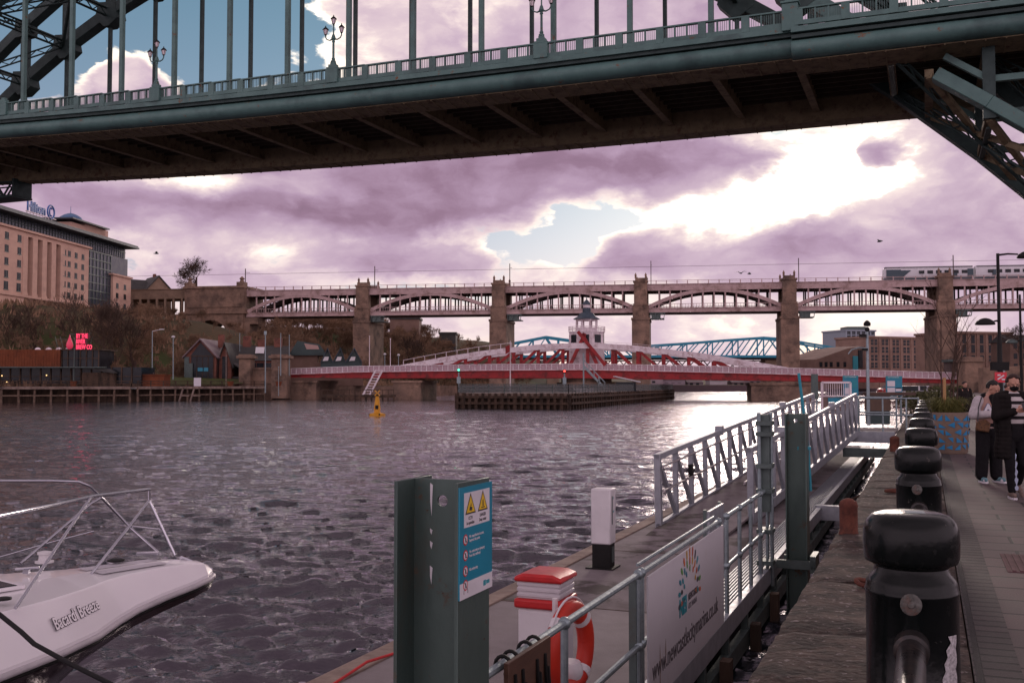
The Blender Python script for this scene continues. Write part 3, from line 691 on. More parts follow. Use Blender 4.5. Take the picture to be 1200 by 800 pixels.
# cast iron lamps on the pedestals
def bridge_lamp():
    root = thing('bridge_lamp', (0, 0, 0), '', 'street lamp', 'triple lanterns along the parapet of the steel arch bridge')
    b = MB(); b.lathe([(.22, 0), (.22, .12), (.13, .2), (.16, .3), (.1, .4), (.09, 1.6), (.14, 1.7), (.1, 1.78), (.2, 1.95), (.13, 2.2), (.06, 2.35), (.05, 3.0), (.09, 3.05), (.04, 3.1)], n=10)
    for s_ in (-1, 1):
        b.path([(0, 0, 1.95), (s_*.35, 0, 1.85), (s_*.62, 0, 1.95), (s_*.74, 0, 2.15), (s_*.74, 0, 2.3)], [.09, .055, .05, .05, .06], 6)
    b.build('post', M['steelgreen'], root)
    for (x, z) in ((-.74, 2.3), (.74, 2.3), (0, 3.08)):
        f = MB(); f.lathe([(.07, 0), (.1, .06), (.11, .08)], (x, 0, z), 6); f.lathe([(.27, 0), (.24, .05), (.13, .17), (.05, .22), (.03, .34), (.0, .36)], (x, 0, z+.46), 6)
        for j in range(6):
            a = 2*math.pi*(j+.5)/6; f.tube((x+.11*math.cos(a), math.sin(a)*.11, z+.06), (x+.21*math.cos(a), math.sin(a)*.21, z+.48), .012, n=4)
        o = f.build('lantern', M['blackmatt'], root)
        g = MB(); g.lathe([(.10, .07), (.195, .455)], (x, 0, z), 6); g.build('lantern_glass', M['lampglass'], o)
    return root
M['lampglass'] = plain('frosted_lamp_glass', (.75, .66, .68), .35)
names = ['middle of the three lanterns, beside the parapet left of centre', '', '']
lm = bridge_lamp()
lbs = ['triple lantern lamp on the bridge parapet with its topmost lantern cut off', 'triple lantern lamp on the bridge parapet with its whole outline against grey cloud', 'triple lantern lamp on the bridge parapet in front of white cumulus at the left', 'triple lantern lamp on the bridge at the far left edge']
for k, lb in enumerate(lbs[:3]):
    r = -8.1-17.85*(k+1); o = lm if k == 0 else dup(lm)
    o['label'] = lb; o.location = Q(r, 70.05, pz(r)+.52); o.rotation_euler.z = -TH
# ================================================================== high level railway bridge
HA = V((-46.4, 319, 0)); HD = V((169.8, -27.8, 0)).normalized(); HN = V((-HD.y, HD.x, 0)); SP = 43.0
HF = frame(HA, HD)
HB = thing('railway_viaduct_bridge', HA, 'mauve iron double deck railway bridge on stone piers crossing the whole river', 'bridge')
S0, S1 = -38.5, 300
zr_top, zr, zl_top, zl = 31.2, 29.4, 24.6, 22.9
for d_ in (0, 11.0):
    b = MB(HF); b.ab((S0, d_-.3, zr), (S1, d_+.3, zr_top)); b.ab((S0, d_-.5, zr_top), (S1, d_+.5, zr_top+.22)); b.ab((S0, d_-.42, zr-.0), (S1, d_+.42, zr+.2))
    b.build('rail_girder', M['hlb'], HB)
    b = MB(HF); b.ab((S0, d_-.3, zl), (S1, d_+.3, zl_top-.5)); b.ab((S0, d_-.5, zl_top-.5), (S1, d_+.5, zl_top-.3)); b.ab((S0, d_-.5, zl), (S1, d_+.5, zl+.2))
    b.build('road_girder', M['hlb'], HB)
    b = MB(HF); s = S0
    b.ab((S0, d_-.1, zr_top+1.15), (S1, d_+.1, zr_top+1.28)); b.ab((S0, d_-.06, zr_top+.7), (S1, d_+.06, zr_top+.76))
    while s < S1: b.ab((s, d_-.12, zr_top+.2), (s+.25, d_+.12, zr_top+1.3)); s += 3.07
    b.build('parapet_railing', M['hlb'], HB)
    b = MB(HF); b.ab((S0, d_-.05, zl_top+.75), (S1, d_+.05, zl_top+.9)); s = S0
    while s < S1: b.ab((s, d_-.04, zl_top-.3), (s+.1, d_+.04, zl_top+.85)); s += .8
    b.build('road_railing', M['hlb'], HB)
b = MB(HF); b.ab((S0, .3, zr_top-.4), (S1, 10.7, zr_top+.1)); b.ab((S0, .3, zl+.2), (S1, 10.7, zl_top-.6))
for i in range(110): b.ab((S0+i*3.07, .3, zr+.1), (S0+i*3.07+.35, 10.7, zr_top-.41))
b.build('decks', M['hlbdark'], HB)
for k in range(-1, 7):
    s0, s1 = (k*SP+2.2, (k+1)*SP-2.2) if k >= 0 else (-38.2, -2.2)
    for d_ in (0, 6.5, 11.0):
        b = MB(HF); n_ = 18; pts_ = []
        for i in range(n_+1):
            t = i/n_; pts_.append(V((s0+(s1-s0)*t, d_, zl_top-.1+(zr+.1-zl_top)*(1-(2*t-1)**2))))
        for p, q in zip(pts_, pts_[1:]): b.bar(p, q+(q-p)*.02, .7, 1.05)
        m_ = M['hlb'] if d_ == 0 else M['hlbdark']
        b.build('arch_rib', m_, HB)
        b = MB(HF); nv = 12
        for i in range(1, nv):
            s = s0+(s1-s0)*i/nv; b.ab((s-.2, d_-.22, zl_top-.3), (s+.2, d_+.22, zr))
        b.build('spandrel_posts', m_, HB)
for k in range(0, 6):
    s = k*SP; b = MB(HF)
    b.ab((s-2.6, -2.2, -6), (s+2.6, 13.5, 20.6)); b.ab((s-2.8, -2.4, 20.6), (s+2.8, 13.7, 21.3)); b.ab((s-2.35, -1.8, 21.3), (s+2.35, 2.0, 25)); b.ab((s-2.35, 9, 21.3), (s+2.35, 13, 25))
    for d_ in (-1.7, 9.2):
        b.ab((s-1.95, d_, 25), (s+1.95, d_+3.4, 31.9)); b.ab((s-2.2, d_-.25, 25), (s+2.2, d_+3.65, 25.5)); b.ab((s-2.2, d_-.25, 31.9), (s+2.2, d_+3.65, 32.4))
        b.ab((s-1.6, d_+.2, 32.4), (s+1.6, d_+3.2, 33.2))
        for x in (-1.5, 1.5): b.lathe([(.35, 0), (.3, .7), (.42, .9), (.12, 1.5), (.02, 1.7)], (s+x, d_+1.6, 33.2), 6)
    b.build('stone_pier', M['stone'], HB)
    g = MB(HF)
    g.ab((s+2.6, -1.2, 20.9), (s+6.9, 4, 21.15)); g.ab((s+2.6, -1.2, 22.5), (s+7.2, 4, 22.75))
    for x in (2.8, 4.2, 5.6, 6.8): g.bar((s+x, -1.2, 21), (s+x+.2, -1.2, 22.6), .18)
    g.ab((s+3.1, -.8, 21.15), (s+5.8, 3, 22.4)); g.build('service_cradle', M['galvdark'], HB)
# catenary masts and wire
w_ = MB(HF)
for s in [k*SP+o_ for k in range(-1, 6) for o_ in (3.0,)]:
    w_.bar((s, 2, zr_top), (s, 2, 38.6), .22); w_.bar((s, 2, 37.4), (s+.2, 5, 37.6), .1)
w_.path([(S0-60, 3.5, 37.0), (S1, 3.5, 37.0)], .045, 4); w_.build('catenary', M['hlbdark'], HB)
# abutment with the big arch, colonnaded approach
b = MB(HF)
a0, a1 = -58.5, -38.5
b.ab((a0, -2.5, 24.6), (a1, 13, 32)); b.ab((a0-.5, -2.9, 32), (a1+.3, 13.5, 32.7)); b.ab((a0-1, -2.9, 23.9), (a1+.5, 13.5, 24.6))
ac, ar, az0 = -49.5, 5.9, 16.0
n_ = 14
for d0, d1 in ((-2.3, 12.8),):
    outer = [(a0-4, 0), (ac-ar, 0)] + [(ac-ar*math.cos(math.pi*i/n_), az0+ar*math.sin(math.pi*i/n_)) for i in range(n_+1)] + [(ac+ar, 0), (a1-1, 0), (a1-1, 23.9), (a0-4, 23.9)]
    # build as vertical strips round the opening
    b.ab((a0-4, d0, 0), (ac-ar, d1, 23.9)); b.ab((ac+ar, d0, 0), (a1-.3, d1, 23.9))
    for i in range(n_):
        x0 = ac-ar*math.cos(math.pi*i/n_); x1 = ac-ar*math.cos(math.pi*(i+1)/n_)
        y0 = az0+ar*math.sin(math.pi*i/n_); y1 = az0+ar*math.sin(math.pi*(i+1)/n_)
        b.prism([(x0, d0, y0), (x1, d0, y1), (x1, d0, 23.9), (x0, d0, 23.9)], (0, d1-d0, 0))
        X0 = ac-(ar+.9)*math.cos(math.pi*i/n_); X1 = ac-(ar+.9)*math.cos(math.pi*(i+1)/n_); Y0 = az0+(ar+.9)*math.sin(math.pi*i/n_); Y1 = az0+(ar+.9)*math.sin(math.pi*(i+1)/n_)
        b.prism([(x0, d0-.25, y0), (x1, d0-.25, y1), (X1, d0-.25, Y1), (X0, d0-.25, Y0)], (0, .5, 0))
b.ab((a0+1, -2.75, 26), (a1-1, -2.5, 30.8))
for x in (a1-1.5, a0+.8):
    b.ab((x-1.2, -2, 32.7), (x+1.2, 1, 34)); b.lathe([(.8, 0), (.5, .8), (.9, 1.1), (.2, 1.8)], (x, -.5, 34), 6)
b.ab((a1-.3, -1.5, 0), (a1+1.6, 12.5, 20.6)); b.ab((a1-.3, -1.5, 20.6), (a1+4.5, 4, 22.6))
b.build('stone_abutment', M['stone'], HB)
b = MB(HF); b.ab((-82, 0, zr-.3), (a0-.6, 11, zr_top+.9)); b.ab((-82, -.3, zr_top+.9), (a0-.6, 11.2, zr_top+1.1)); b.ab((-82, -1, 20), (a0-.6, 12, 23.6))
for i in range(9):
    s = -81+i*2.9
    for d_ in (0, 10.5): b.ab((s-.32, d_, 23.6), (s+.32, d_+.6, zr-.3))
b.build('approach_colonnade', M['stonelight'], HB)
# ================================================================== red and white swing bridge
SA = V((-50.2, 228, 0)); SBd = V((140.7, -23, 0)); SL = SBd.length; SF = frame(SA, SBd)
SB = thing('swing_bridge', SA+SBd*.44, 'low red and white swing bridge with bowed trusses and a white control tower', 'bridge')
def s_of(px, d=0):      # distance along the near face at this bearing
    k = (px-600)/1200.; ex = SBd.normalized(); A_ = SA
    return (k*A_.y-A_.x)/(ex.x-k*ex.y)
def z_of(px, py):
    s = s_of(px); p = SA+SBd.normalized()*s; return W(px, py, p.y).z
fence = [(336, 432, 442), (420, 429, 443), (560, 427, 443), (680, 426, 443), (790, 428, 444.5), (900, 430.5, 446), (1010, 433.5, 447.5), (1131, 437, 449)]
fs_ = [(s_of(x), z_of(x, a), z_of(x, c)) for x, a, c in fence]
def interp(s, k):
    for p, q in zip(fs_, fs_[1:]):
        if s <= q[0]: t = (s-p[0])/(q[0]-p[0]); return p[k]+(q[k]-p[k])*t
    return fs_[-1][k]
Sgrid = [fs_[0][0]+(fs_[-1][0]-fs_[0][0])*i/60 for i in range(61)]
for d_, nm in ((0, 'side_girder'), (13, 'side_girder')):
    b = MB(SF)
    for p, q in zip(Sgrid, Sgrid[1:]):
        za, zb = interp(p, 2), interp(q, 2); ta, tb = interp(p, 1)-1.35, interp(q, 1)-1.35
        b.add([(p, d_-.25, za), (q, d_-.25, zb), (q, d_-.25, tb), (p, d_-.25, ta), (p, d_+.25, za), (q, d_+.25, zb), (q, d_+.25, tb), (p, d_+.25, ta)], [(0, 1, 2, 3), (7, 6, 5, 4), (3, 2, 6, 7), (0, 4, 5, 1)])
        b.bar((p, d_-.35, ta-.05), (q, d_-.35, tb-.05), .3, .2); b.bar((p, d_-.3, za+.1), (q, d_-.3, zb+.1), .35, .2)
    b.build(nm, M['redpaint'], SB)
b = MB(SF)
for p, q in zip(Sgrid, Sgrid[1:]):
    za, zb = interp(p, 2)+.35, interp(q, 2)+.35
    b.add([(p, -.2, za), (q, -.2, zb), (q, 13.2, zb), (p, 13.2, za), (p, -.2, za+.6), (q, -.2, zb+.6), (q, 13.2, zb+.6), (p, 13.2, za+.6)], [(3, 2, 1, 0), (4, 5, 6, 7)])
b.build('roadway', M['hlbdark'], SB)
b = MB(SF); b2 = MB(SF)
for i, (p, q) in enumerate(zip(Sgrid, Sgrid[1:])):
    ta, tb = interp(p, 1), interp(q, 1)
    for f0, f1 in ((0, .5), (.5, 1)):
        pa = p+(q-p)*f0; qa = p+(q-p)*f1; za = ta+(tb-ta)*f0; zb = ta+(tb-ta)*f1
        b.bar((pa, -.45, za-1.3), (pa, -.45, za), .16); 
        b2.add([(pa+.1, -.42, za-1.15), (qa-.1, -.42, zb-1.15), (qa-.1, -.42, zb-.12), (pa+.1, -.42, za-.12)], [(0, 1, 2, 3)])
        b2.add([(pa+.1, -.38, za-1.15), (qa-.1, -.38, zb-1.15), (qa-.1, -.38, zb-.12), (pa+.1, -.38, za-.12)], [(3, 2, 1, 0)])
    b.bar((p, -.45, ta), (q, -.45, tb), .16, .14); b.bar((p, -.45, ta-1.25), (q, -.45, tb-1.25), .14, .14)
b.build('parapet_frame', M['whitepaint'], SB)
M['mesh'] = mat('white_lattice_infill', (.55, .42, .46), (.36, .22, .25), .6, 0, 6, .1, 10)
b2.build('parapet_lattice', M['mesh'], SB)
top = [(462, 429), (480, 425.5), (520, 418), (560, 411.5), (600, 406.5), (640, 402.5), (690, 401.5), (740, 404), (780, 408.5), (820, 413), (860, 419.5), (900, 426), (930, 431.5)]
tp = [(s_of(x), z_of(x, y)) for x, y in top]
def topz(s):
    for p, q in zip(tp, tp[1:]):
        if s <= q[0]: t = (s-p[0])/(q[0]-p[0]); return p[1]+(q[1]-p[1])*t
    return tp[-1][1]
sa, sb = tp[0][0], tp[-1][0]; sm = s_of(684)
for d_ in (0.2, 10.8):
    b = MB(SF); n_ = 40
    for i in range(n_):
        p = sa+(sb-sa)*i/n_; q = sa+(sb-sa)*(i+1)/n_
        b.bar((p, d_, topz(p)-.62), (q+.03, d_, topz(q)-.62), .95, 1.15)
    b.build('bowed_chord', M['whitepaint'], SB)
    k = 16
    for i in range(1, k):
        b = MB(SF)
        p = sa+(sb-sa)*i/k; h = topz(p)-1.2
        if h-interp(p, 1) < .4: continue
        b.bar((p, d_, interp(p, 1)-1.2), (p, d_, h+.2), .7, .5)
        dirn = 1 if p < sm else -1; q = p-dirn*(sb-sa)/k
        b.bar((q+dirn*.5, d_, interp(q, 1)-1.1), (p-dirn*.4, d_, h), .5, .55)
        b.build('truss_member', M['redpaint'], SB)
b = MB(SF)      # centre frame
for d_ in (0.2, 10.8):
    for s_ in (-1, 1): b.bar((sm+s_*3.6, d_, 4.2), (sm-s_*.3, d_, topz(sm)+2.0), .8, .7)
b.bar((sm-1.2, -.2, topz(sm)+2.4), (sm+4.6, -.2, 5.6), .8, .7)
b.build('centre_frame', M['redpaint'], SB)
b = MB(SF)      # handrail on the left half of the chord
p = sa+2; prev = None
while p < s_of(600):
    z = topz(p)+.95; b.bar((p, .2, z-1.1), (p, .2, z), .1)
    if prev: b.bar(prev, (p, .2, z), .09)
    prev = (p, .2, z); p += 2.4
p = s_of(705); prev = None
while p < s_of(850):
    z = topz(p)+.7; b.bar((p, 10.8, z-.8), (p, 10.8, z), .06)
    if prev: b.bar(prev, (p, 10.8, z), .06)
    prev = (p, 10.8, z); p += 2.4
b.build('chord_handrail', M['whitepaint'], SB)
# control tower
tx, td = s_of(685), 5.5; T0 = SF @ V((tx, td, 0))
TW = Matrix.Translation(T0) @ SF.to_3x3().to_4x4()
def ring(b, r, z0, z1, n=8, m=0): b.lathe([(r, z0), (r, z1)], (0, 0, 0), n, m)
tow = MB(TW).lathe([(4.1, 5.5), (3.9, 12.6), (4.05, 12.7), (4.05, 13.0), (3.2, 13.0)], n=8).build('control_tower', M['whitepaint'], SB, smooth=0)
for j in range(8):
    a = 2*math.pi*j/8; c = V((3.64*math.cos(a), 3.64*math.sin(a), 11.4)); rt = Matrix.Rotation(a, 3, 'Z')
    MB(TW).box(c, (.16, 1.7, 1.7), rot=rt).build('window', M['glassdark'], tow)
for j in range(8):
    a = 2*math.pi*(j+.5)/8; MB(TW).tube((3.9*math.cos(a), 3.9*math.sin(a), 9), (3.85*math.cos(a), 3.85*math.sin(a), 12.7), .16, n=5).build('corner_post', M['whitepaint'], tow)
b = MB(TW)
for j in range(24):
    a = 2*math.pi*j/24; b.tube((3.95*math.cos(a), 3.95*math.sin(a), 12.9), (3.95*math.cos(a), 3.95*math.sin(a), 14.0), .05, n=4)
for z in (13.5, 14.0): b.path([(4.0*math.cos(2*math.pi*j/24), 4.0*math.sin(2*math.pi*j/24), z) for j in range(24)], .06, 4, closed=True)
b.build('gallery_railing', M['whitepaint'], tow)
b = MB(TW).lathe([(2.45, 12.95), (2.4, 13.9)], n=8)
for j in range(8):
    a = 2*math.pi*(j+.5)/8; b.tube((2.3*math.cos(a), 2.3*math.sin(a), 13.8), (2.3*math.cos(a), 2.3*math.sin(a), 15.7), .2, n=5)
b.lathe([(2.5, 15.4), (2.5, 15.75)], n=8)
cab = b.build('cabin', M['whitepaint'], tow)
MB(TW).lathe([(3.1, 15.7), (2.8, 15.9), (2.1, 16.3), (1.5, 17.0), (1.1, 17.2)], n=8).build('tower_roof', M['slate'], tow, smooth=0)
MB(TW).lathe([(.95, 17.15), (.95, 18.2)], n=8).build('drum', M['slate'], tow, smooth=0)
MB(TW).lathe([(.8, 18.2), (.8, 18.9)], n=8).build('lantern_stage', M['whitepaint'], tow, smooth=0)
MB(TW).lathe([(1.05, 18.9), (.9, 19.2), (.45, 19.7), (.12, 20.0), (.06, 20.7)], n=8).build('cupola', M['slate'], tow, smooth=0)
# piers of the swing bridge
b = MB(SF); b.lathe([(6.4, -6), (6.2, 1.2), (6.5, 1.4), (6.5, 2.0), (5.5, 2.0), (5.5, 3.0)], (sm, 6.5, 0), 24); b.build('pivot_pier', M['stone'], SB)
for (x0, x1, y1) in ((462, 494, 2.4), (880, 950, 1.9), (336, 372, 2.4)):
    b = MB(SF); b.ab((s_of(x0), -.8, -6), (s_of(x1), 14, y1)); b.ab((s_of(x0)-.3, -1.1, y1-.5), (s_of(x1)+.3, 14.3, y1)); b.build('stone_pier', M['stone'], SB)
# stone gate piers at the far end of the swing bridge
for i, (x0, x1, y0, y1, lb) in enumerate(((280, 293, 415, 452, 'sooty stone gate pier left of the far abutment wall'), (318, 336, 415, 452, 'sooty stone gate pier standing against the left end of the red bridge'))):
    Y = 222; a = W(x0, y0, Y); c = W(x1, y1, Y); b = MB(); b.ab((a.x, Y, -1.5), (c.x, Y+4, a.z-.6)); b.ab((a.x-.5, Y-.5, a.z-.9), (c.x+.5, Y+4.5, a.z-.3)); b.ab((a.x-.1, Y-.1, a.z-.3), (c.x+.1, Y+4.1, a.z))
    tag(b.build('gate_pier', M['stone'], bevel=.06), lb, 'stone pier')
a = W(293, 432, 223.5); c = W(318, 470, 223.5)
b = MB(); b.ab((a.x, 224.2, -2.5), (c.x, 226, a.z)); b.ab((a.x, 224, a.z-.2), (c.x, 226.2, a.z+.3)); b.ab((a.x, 224, a.z-3.2), (c.x, 224.3, a.z-2.9))
tag(b.build('abutment_wall', M['stone']), 'sooty stone wall between the two far gate piers', 'wall')
# ================================================================== blue metro bridge and the dark lattice bridge beyond
BB = thing('blue_truss_bridge', W(800, 440, 430), 'bright blue steel truss bridge far behind the swing bridge', 'bridge')
tpx = [(520, 412), (575, 407), (640, 394.5), (700, 403), (745, 406), (800, 402.5), (850, 398.5), (900, 395), (935, 400), (985, 408.5)]
def ln(lst, x):
    for p, q in zip(lst, lst[1:]):
        if x <= q[0]: return p[1]+(q[1]-p[1])*(x-p[0])/(q[0]-p[0])
    return lst[-1][1]
for Y in (430, 441):
    b = MB(); b2 = MB(); xs = list(range(595, 986, 15)); dz = V((0, 0, 0))
    for i, (x, x2) in enumerate(zip(xs, xs[1:])):
        sh = (x-600)*0; P_ = lambda x, y: V(((x-600)/1200*430+ (0), Y, W(x, y, 430).z))
        b.bar(P_(x, ln(tpx, x)), P_(x2, ln(tpx, x2)), .9, .8); b.bar(P_(x, 417.5), P_(x2, 417.5), .9, 1.0)
        if i % 2 == 0: b2.bar(P_(x, 417.5), P_(x, ln(tpx, x)), .5)
        (b2.bar(P_(x, 417.5), P_(x2, ln(tpx, x2)), .55) if (ln(tpx, x2) < ln(tpx, x)) else b2.bar(P_(x, ln(tpx, x)), P_(x2, 417.5), .55)) if i % 2 else None
        b2.bar(P_(x, 417.5), P_(x2, ln(tpx, x2)), .4) if i % 2 == 0 else None
    b.build('truss_chords', M['blue'], BB); b2.build('truss_web', M['blue'], BB)
b = MB(); a = W(595, 417, 431); c = W(985, 421, 431); b.ab((a.x, 431, c.z), (c.x, 440, a.z-.4)); b.build('trackbed', M['hlbdark'], BB)
for x in (648, 903):
    p = W(x, 421, 433); b = MB(); b.ab((p.x-2.5, 432, -4), (p.x+2.5, 440, p.z)); b.build('pier', M['stonelight'], BB)
KB = thing('lattice_rail_bridge', W(800, 440, 520), 'dark lattice girder railway bridge low behind the blue bridge', 'bridge')
b = MB(); zt = W(800, 422, 520).z; zb = W(800, 433, 520).z; x0 = W(560, 0, 520).x; x1 = W(985, 0, 520).x
b.ab((x0, 520, zt-.6), (x1, 521, zt)); b.ab((x0, 520, zb), (x1, 521, zb+.7)); n_ = 44
for i in range(n_):
    p = x0+(x1-x0)*i/n_; q = x0+(x1-x0)*(i+1)/n_; b.bar((p, 520.5, zb), (q, 520.5, zt), .5); b.bar((q, 520.5, zb), (p, 520.5, zt), .5)
b.build('lattice_girder', M['hlbdark'], KB)
for x in (608, 792, 975):
    p = W(x, 433, 521); b = MB(); b.ab((p.x-3, 521, -4), (p.x+3, 531, p.z)); b.build('pier', M['stonelight'], KB)
# ================================================================== jetty island under the swing bridge
J = thing('timber_jetty', (10, 170, WATER), 'long timber piled jetty island under the middle of the red swing bridge', 'jetty')
A, B_, C_, D_ = V((-7.5, 141.8, 0)), V((7.6, 137.5, 0)), V((36.5, 233, 0)), V((14, 238, 0))
def jlerp(p, q, t): return p.lerp(q, t)
b = MB(); b.prism([A+EZ*-.1, B_+EZ*-.1, C_+EZ*-.1, D_+EZ*-.1], (0, 0, .45)); b.build('deck', M['timberlight'], J)
for (p, q, k, nm) in ((A, B_, 17, 'pile_row'), (B_, C_, 60, 'pile_row'), (A, D_, 50, 'pile_row')):
    b = MB(); n = (q-p).normalized(); nn = V((n.y, -n.x, 0))*(1 if nm and p is not A or q is B_ else -1)
    for i in range(k+1):
        c = p.lerp(q, i/k)+nn*.1; wd = random.uniform(.34, .5); b.box(c+V((0, 0, -2.2)), (wd, wd, 5.1+random.uniform(-.1, .1)), rot=Matrix.Rotation(math.atan2(n.y, n.x)+random.uniform(-.1, .1), 3, 'Z'))
    for h in (-.15, -1.0): b.bar(p+nn*.35+EZ*h, q+nn*.35+EZ*h, .2, .32)
    b.bar(p-nn*.5+EZ*-1.9, q-nn*.5+EZ*-1.9, .3, 3.4); b.build(nm, M['timber'], J)
b = MB()
for (p, q) in ((A, B_), (B_, C_), (A, D_)):
    k = int((q-p).length/2)
    for i in range(k+1): b.bar(p.lerp(q, i/k)+EZ*.35, p.lerp(q, i/k)+EZ*1.6, .09)
    for h in (.75, 1.15, 1.6): b.bar(p+EZ*h, q+EZ*h, .07)
b.build('railing', M['galvdark'], J)
b = MB()
for (p, q) in ((A, B_), (B_, C_)):
    b.add([p+EZ*.4, q+EZ*.4, q+EZ*1.5, p+EZ*1.5, p+EZ*.4+V((.02, .03, 0)), q+EZ*.4+V((.02, .03, 0)), q+EZ*1.5+V((.02, .03, 0)), p+EZ*1.5+V((.02, .03, 0))], [(0, 1, 2, 3), (7, 6, 5, 4)])
M['net'] = bpy.data.materials.new('safety_mesh'); M['net'].use_nodes = True
_n = M['net'].node_tree.nodes; _l = M['net'].node_tree.links; _b = _n['Principled BSDF']; _b.inputs['Base Color'].default_value = (.16, .17, .17, 1); _b.inputs['Alpha'].default_value = .55; _b.inputs['Roughness'].default_value = .6
b.build('mesh_infill', M['net'], J)
fp = thing('flagpole', W(598, 457, 150), 'white flagpole with a small red flag on the jetty in front of the red bridge', 'flagpole'); p = fp.location
b = MB(); b.tube(p+EZ*-.4, p+EZ*7.2, .1, .06, 6); b.build('pole', M['whitepaint'], fp)
b = MB(); vs = [p+V((-.06-i*.13, .05*math.sin(i*1.2), 5.6+j*1.05-.07*i*(1-j*.3))) for j in (0, 1) for i in range(6)]; b.add(vs, [(i, i+1, i+7, i+6) for i in range(5)]); b.add([v+V((0, .02, 0)) for v in vs], [(i+6, i+7, i+1, i) for i in range(5)]); b.build('flag', M['redpaint'], fp)
def signal(px, py, Y, h, lamp, lb):
    p = W(px, py, Y); r = thing('signal_post', p, lb, 'signal light'); b = MB(); b.tube(p, p+EZ*h, .12, .1, 6); b.box(p+EZ*(h*.55), (.5, .4, .9)); b.build('post', M['galv'], r)
    b = MB(); b.box(p+EZ*h, (.34, .3, .5)); hd = b.build('lamp_head', M['blackmatt'], r); b = MB(); b.ball(p+V((0, -.2, h+.05)), .16, 8); b.build('lens', lamp, hd)
M['greenlamp'] = plain('lit_green_lens', (.05, .6, .3), .3, emit=((.1, 1, .5), 2.2)); M['redlamp'] = plain('lit_red_lens', (.7, .03, .03), .3, emit=((1, .08, .06), 2.2)); M['warmlamp'] = plain('lit_warm_lamp', (.8, .5, .2), .3, emit=((1, .6, .25), 2.))
signal(537.5, 459, 143, 3.0, M['greenlamp'], 'signal post with a green light at the near corner of the timber jetty')
signal(661.5, 459, 141, 2.8, M['redlamp'], 'signal post with a red light in the middle of the timber jetty')
# things on the jetty
p = W(735, 457, 185); hut = thing('jetty_hut', p, 'small hut with a pale pitched roof on the jetty right of the steel stair', 'hut')
b = MB(); b.ab((p.x-2.0, p.y, .3), (p.x+1.6, p.y+3, 2.0)); b.build('wall', M['glassdark'], hut)
b = MB(); b.prism([(p.x-2.2, p.y-.3, 3.1), (p.x+2.4, p.y-.3, 2.1), (p.x+2.4, p.y-.3, 1.9), (p.x-2.2, p.y-.3, 2.9)], (0, 3.6, 0)); b.build('roof', M['whiteplastic'], hut)
p = W(693, 457, 165); b = MB()
for s_ in (0, 1.3):
    b.bar(p+V((-1.2, s_, 3.9)), p+V((2.2, s_, .3)), .12, .3); b.bar(p+V((-1.2, s_, 4.9)), p+V((2.2, s_, 1.3)), .07)
    for i in range(5): t = i/4; b.bar(p+V((-1.2+3.4*t, s_, 3.9-3.6*t)), p+V((-1.2+3.4*t, s_, 4.9-3.6*t)), .06)
    b.bar(p+V((-1.2, s_, -.4)), p+V((-1.2, s_, 6.0)), .14)
b.bar(p+V((1.2, 0, -.4)), p+V((1.2, 0, 2.2)), .12)
tag(b.build('steel_stair', M['galv']), 'grey steel stair from the jetty up to the underside of the red bridge', 'stair')
for i, (px, Y, m_, lb) in enumerate(((684, 170, 'white', 'white workboat drawn up under the bridge left of the steel stair'), (664, 172, 'hlbdark', 'dark equipment skip under the bridge beside the red signal light'))):
    p = W(px, 456, Y); o = thing('jetty_workboat' if i == 0 else 'equipment_skip', p, lb, 'boat' if i == 0 else 'skip'); b = MB()
    b.prism([(p.x-1.8, p.y, .9), (p.x+1.8, p.y, .9), (p.x+1.4, p.y, .35), (p.x-1.2, p.y, .35)], (0, 1.6, 0)); b.build('hull' if i == 0 else 'bin', M[m_], o)
    b = MB(); b.ab((p.x-.5, p.y+.3, .9), (p.x+.7, p.y+1.3, 1.5)); b.build('cabin' if i == 0 else 'load', M['glassdark'], o)
# stair down from the red bridge at its left pier
p = W(437, 462, 224); st = MB()
for s_ in (-.6, .9):
    st.bar(p+V((-1.4+s_, -1.6, -.2)), p+V((1.4+s_, -1.6, 5.3)), .3, .35)
for i in range(10): t = i/9; st.bar(p+V((-2.0+2.8*t, -1.6, .2+5*t)), p+V((-.4+2.8*t, -1.6, .2+5*t)), .1, .16)
tag(st.build('access_stair', M['whitepaint']), 'steep pale access ladder stair at the left pier of the red bridge', 'stair')
# low landing stage left of the jetty
b = MB(); a = W(378, 463, 205); c = W(462, 466, 205); b.ab((a.x, 204, a.z-.3), (c.x, 208, a.z+.1))
for i in range(14): x = a.x+(c.x-a.x)*i/13; b.tube((x, 204, -3), (x, 204, a.z), .2, n=6)
b.bar((a.x, 204, -.9), (c.x, 204, -.9), .3, .3)
for i in range(14): x = a.x+(c.x-a.x)*i/13; b.bar((x, 204.1, a.z), (x, 204.1, a.z+1.1), .12)
b.bar((a.x, 204.1, a.z+1.1), (c.x, 204.1, a.z+1.1), .12)
tag(b.build('landing_stage', M['timber']), 'low dark landing stage on piles under the left end of the red bridge', 'jetty')
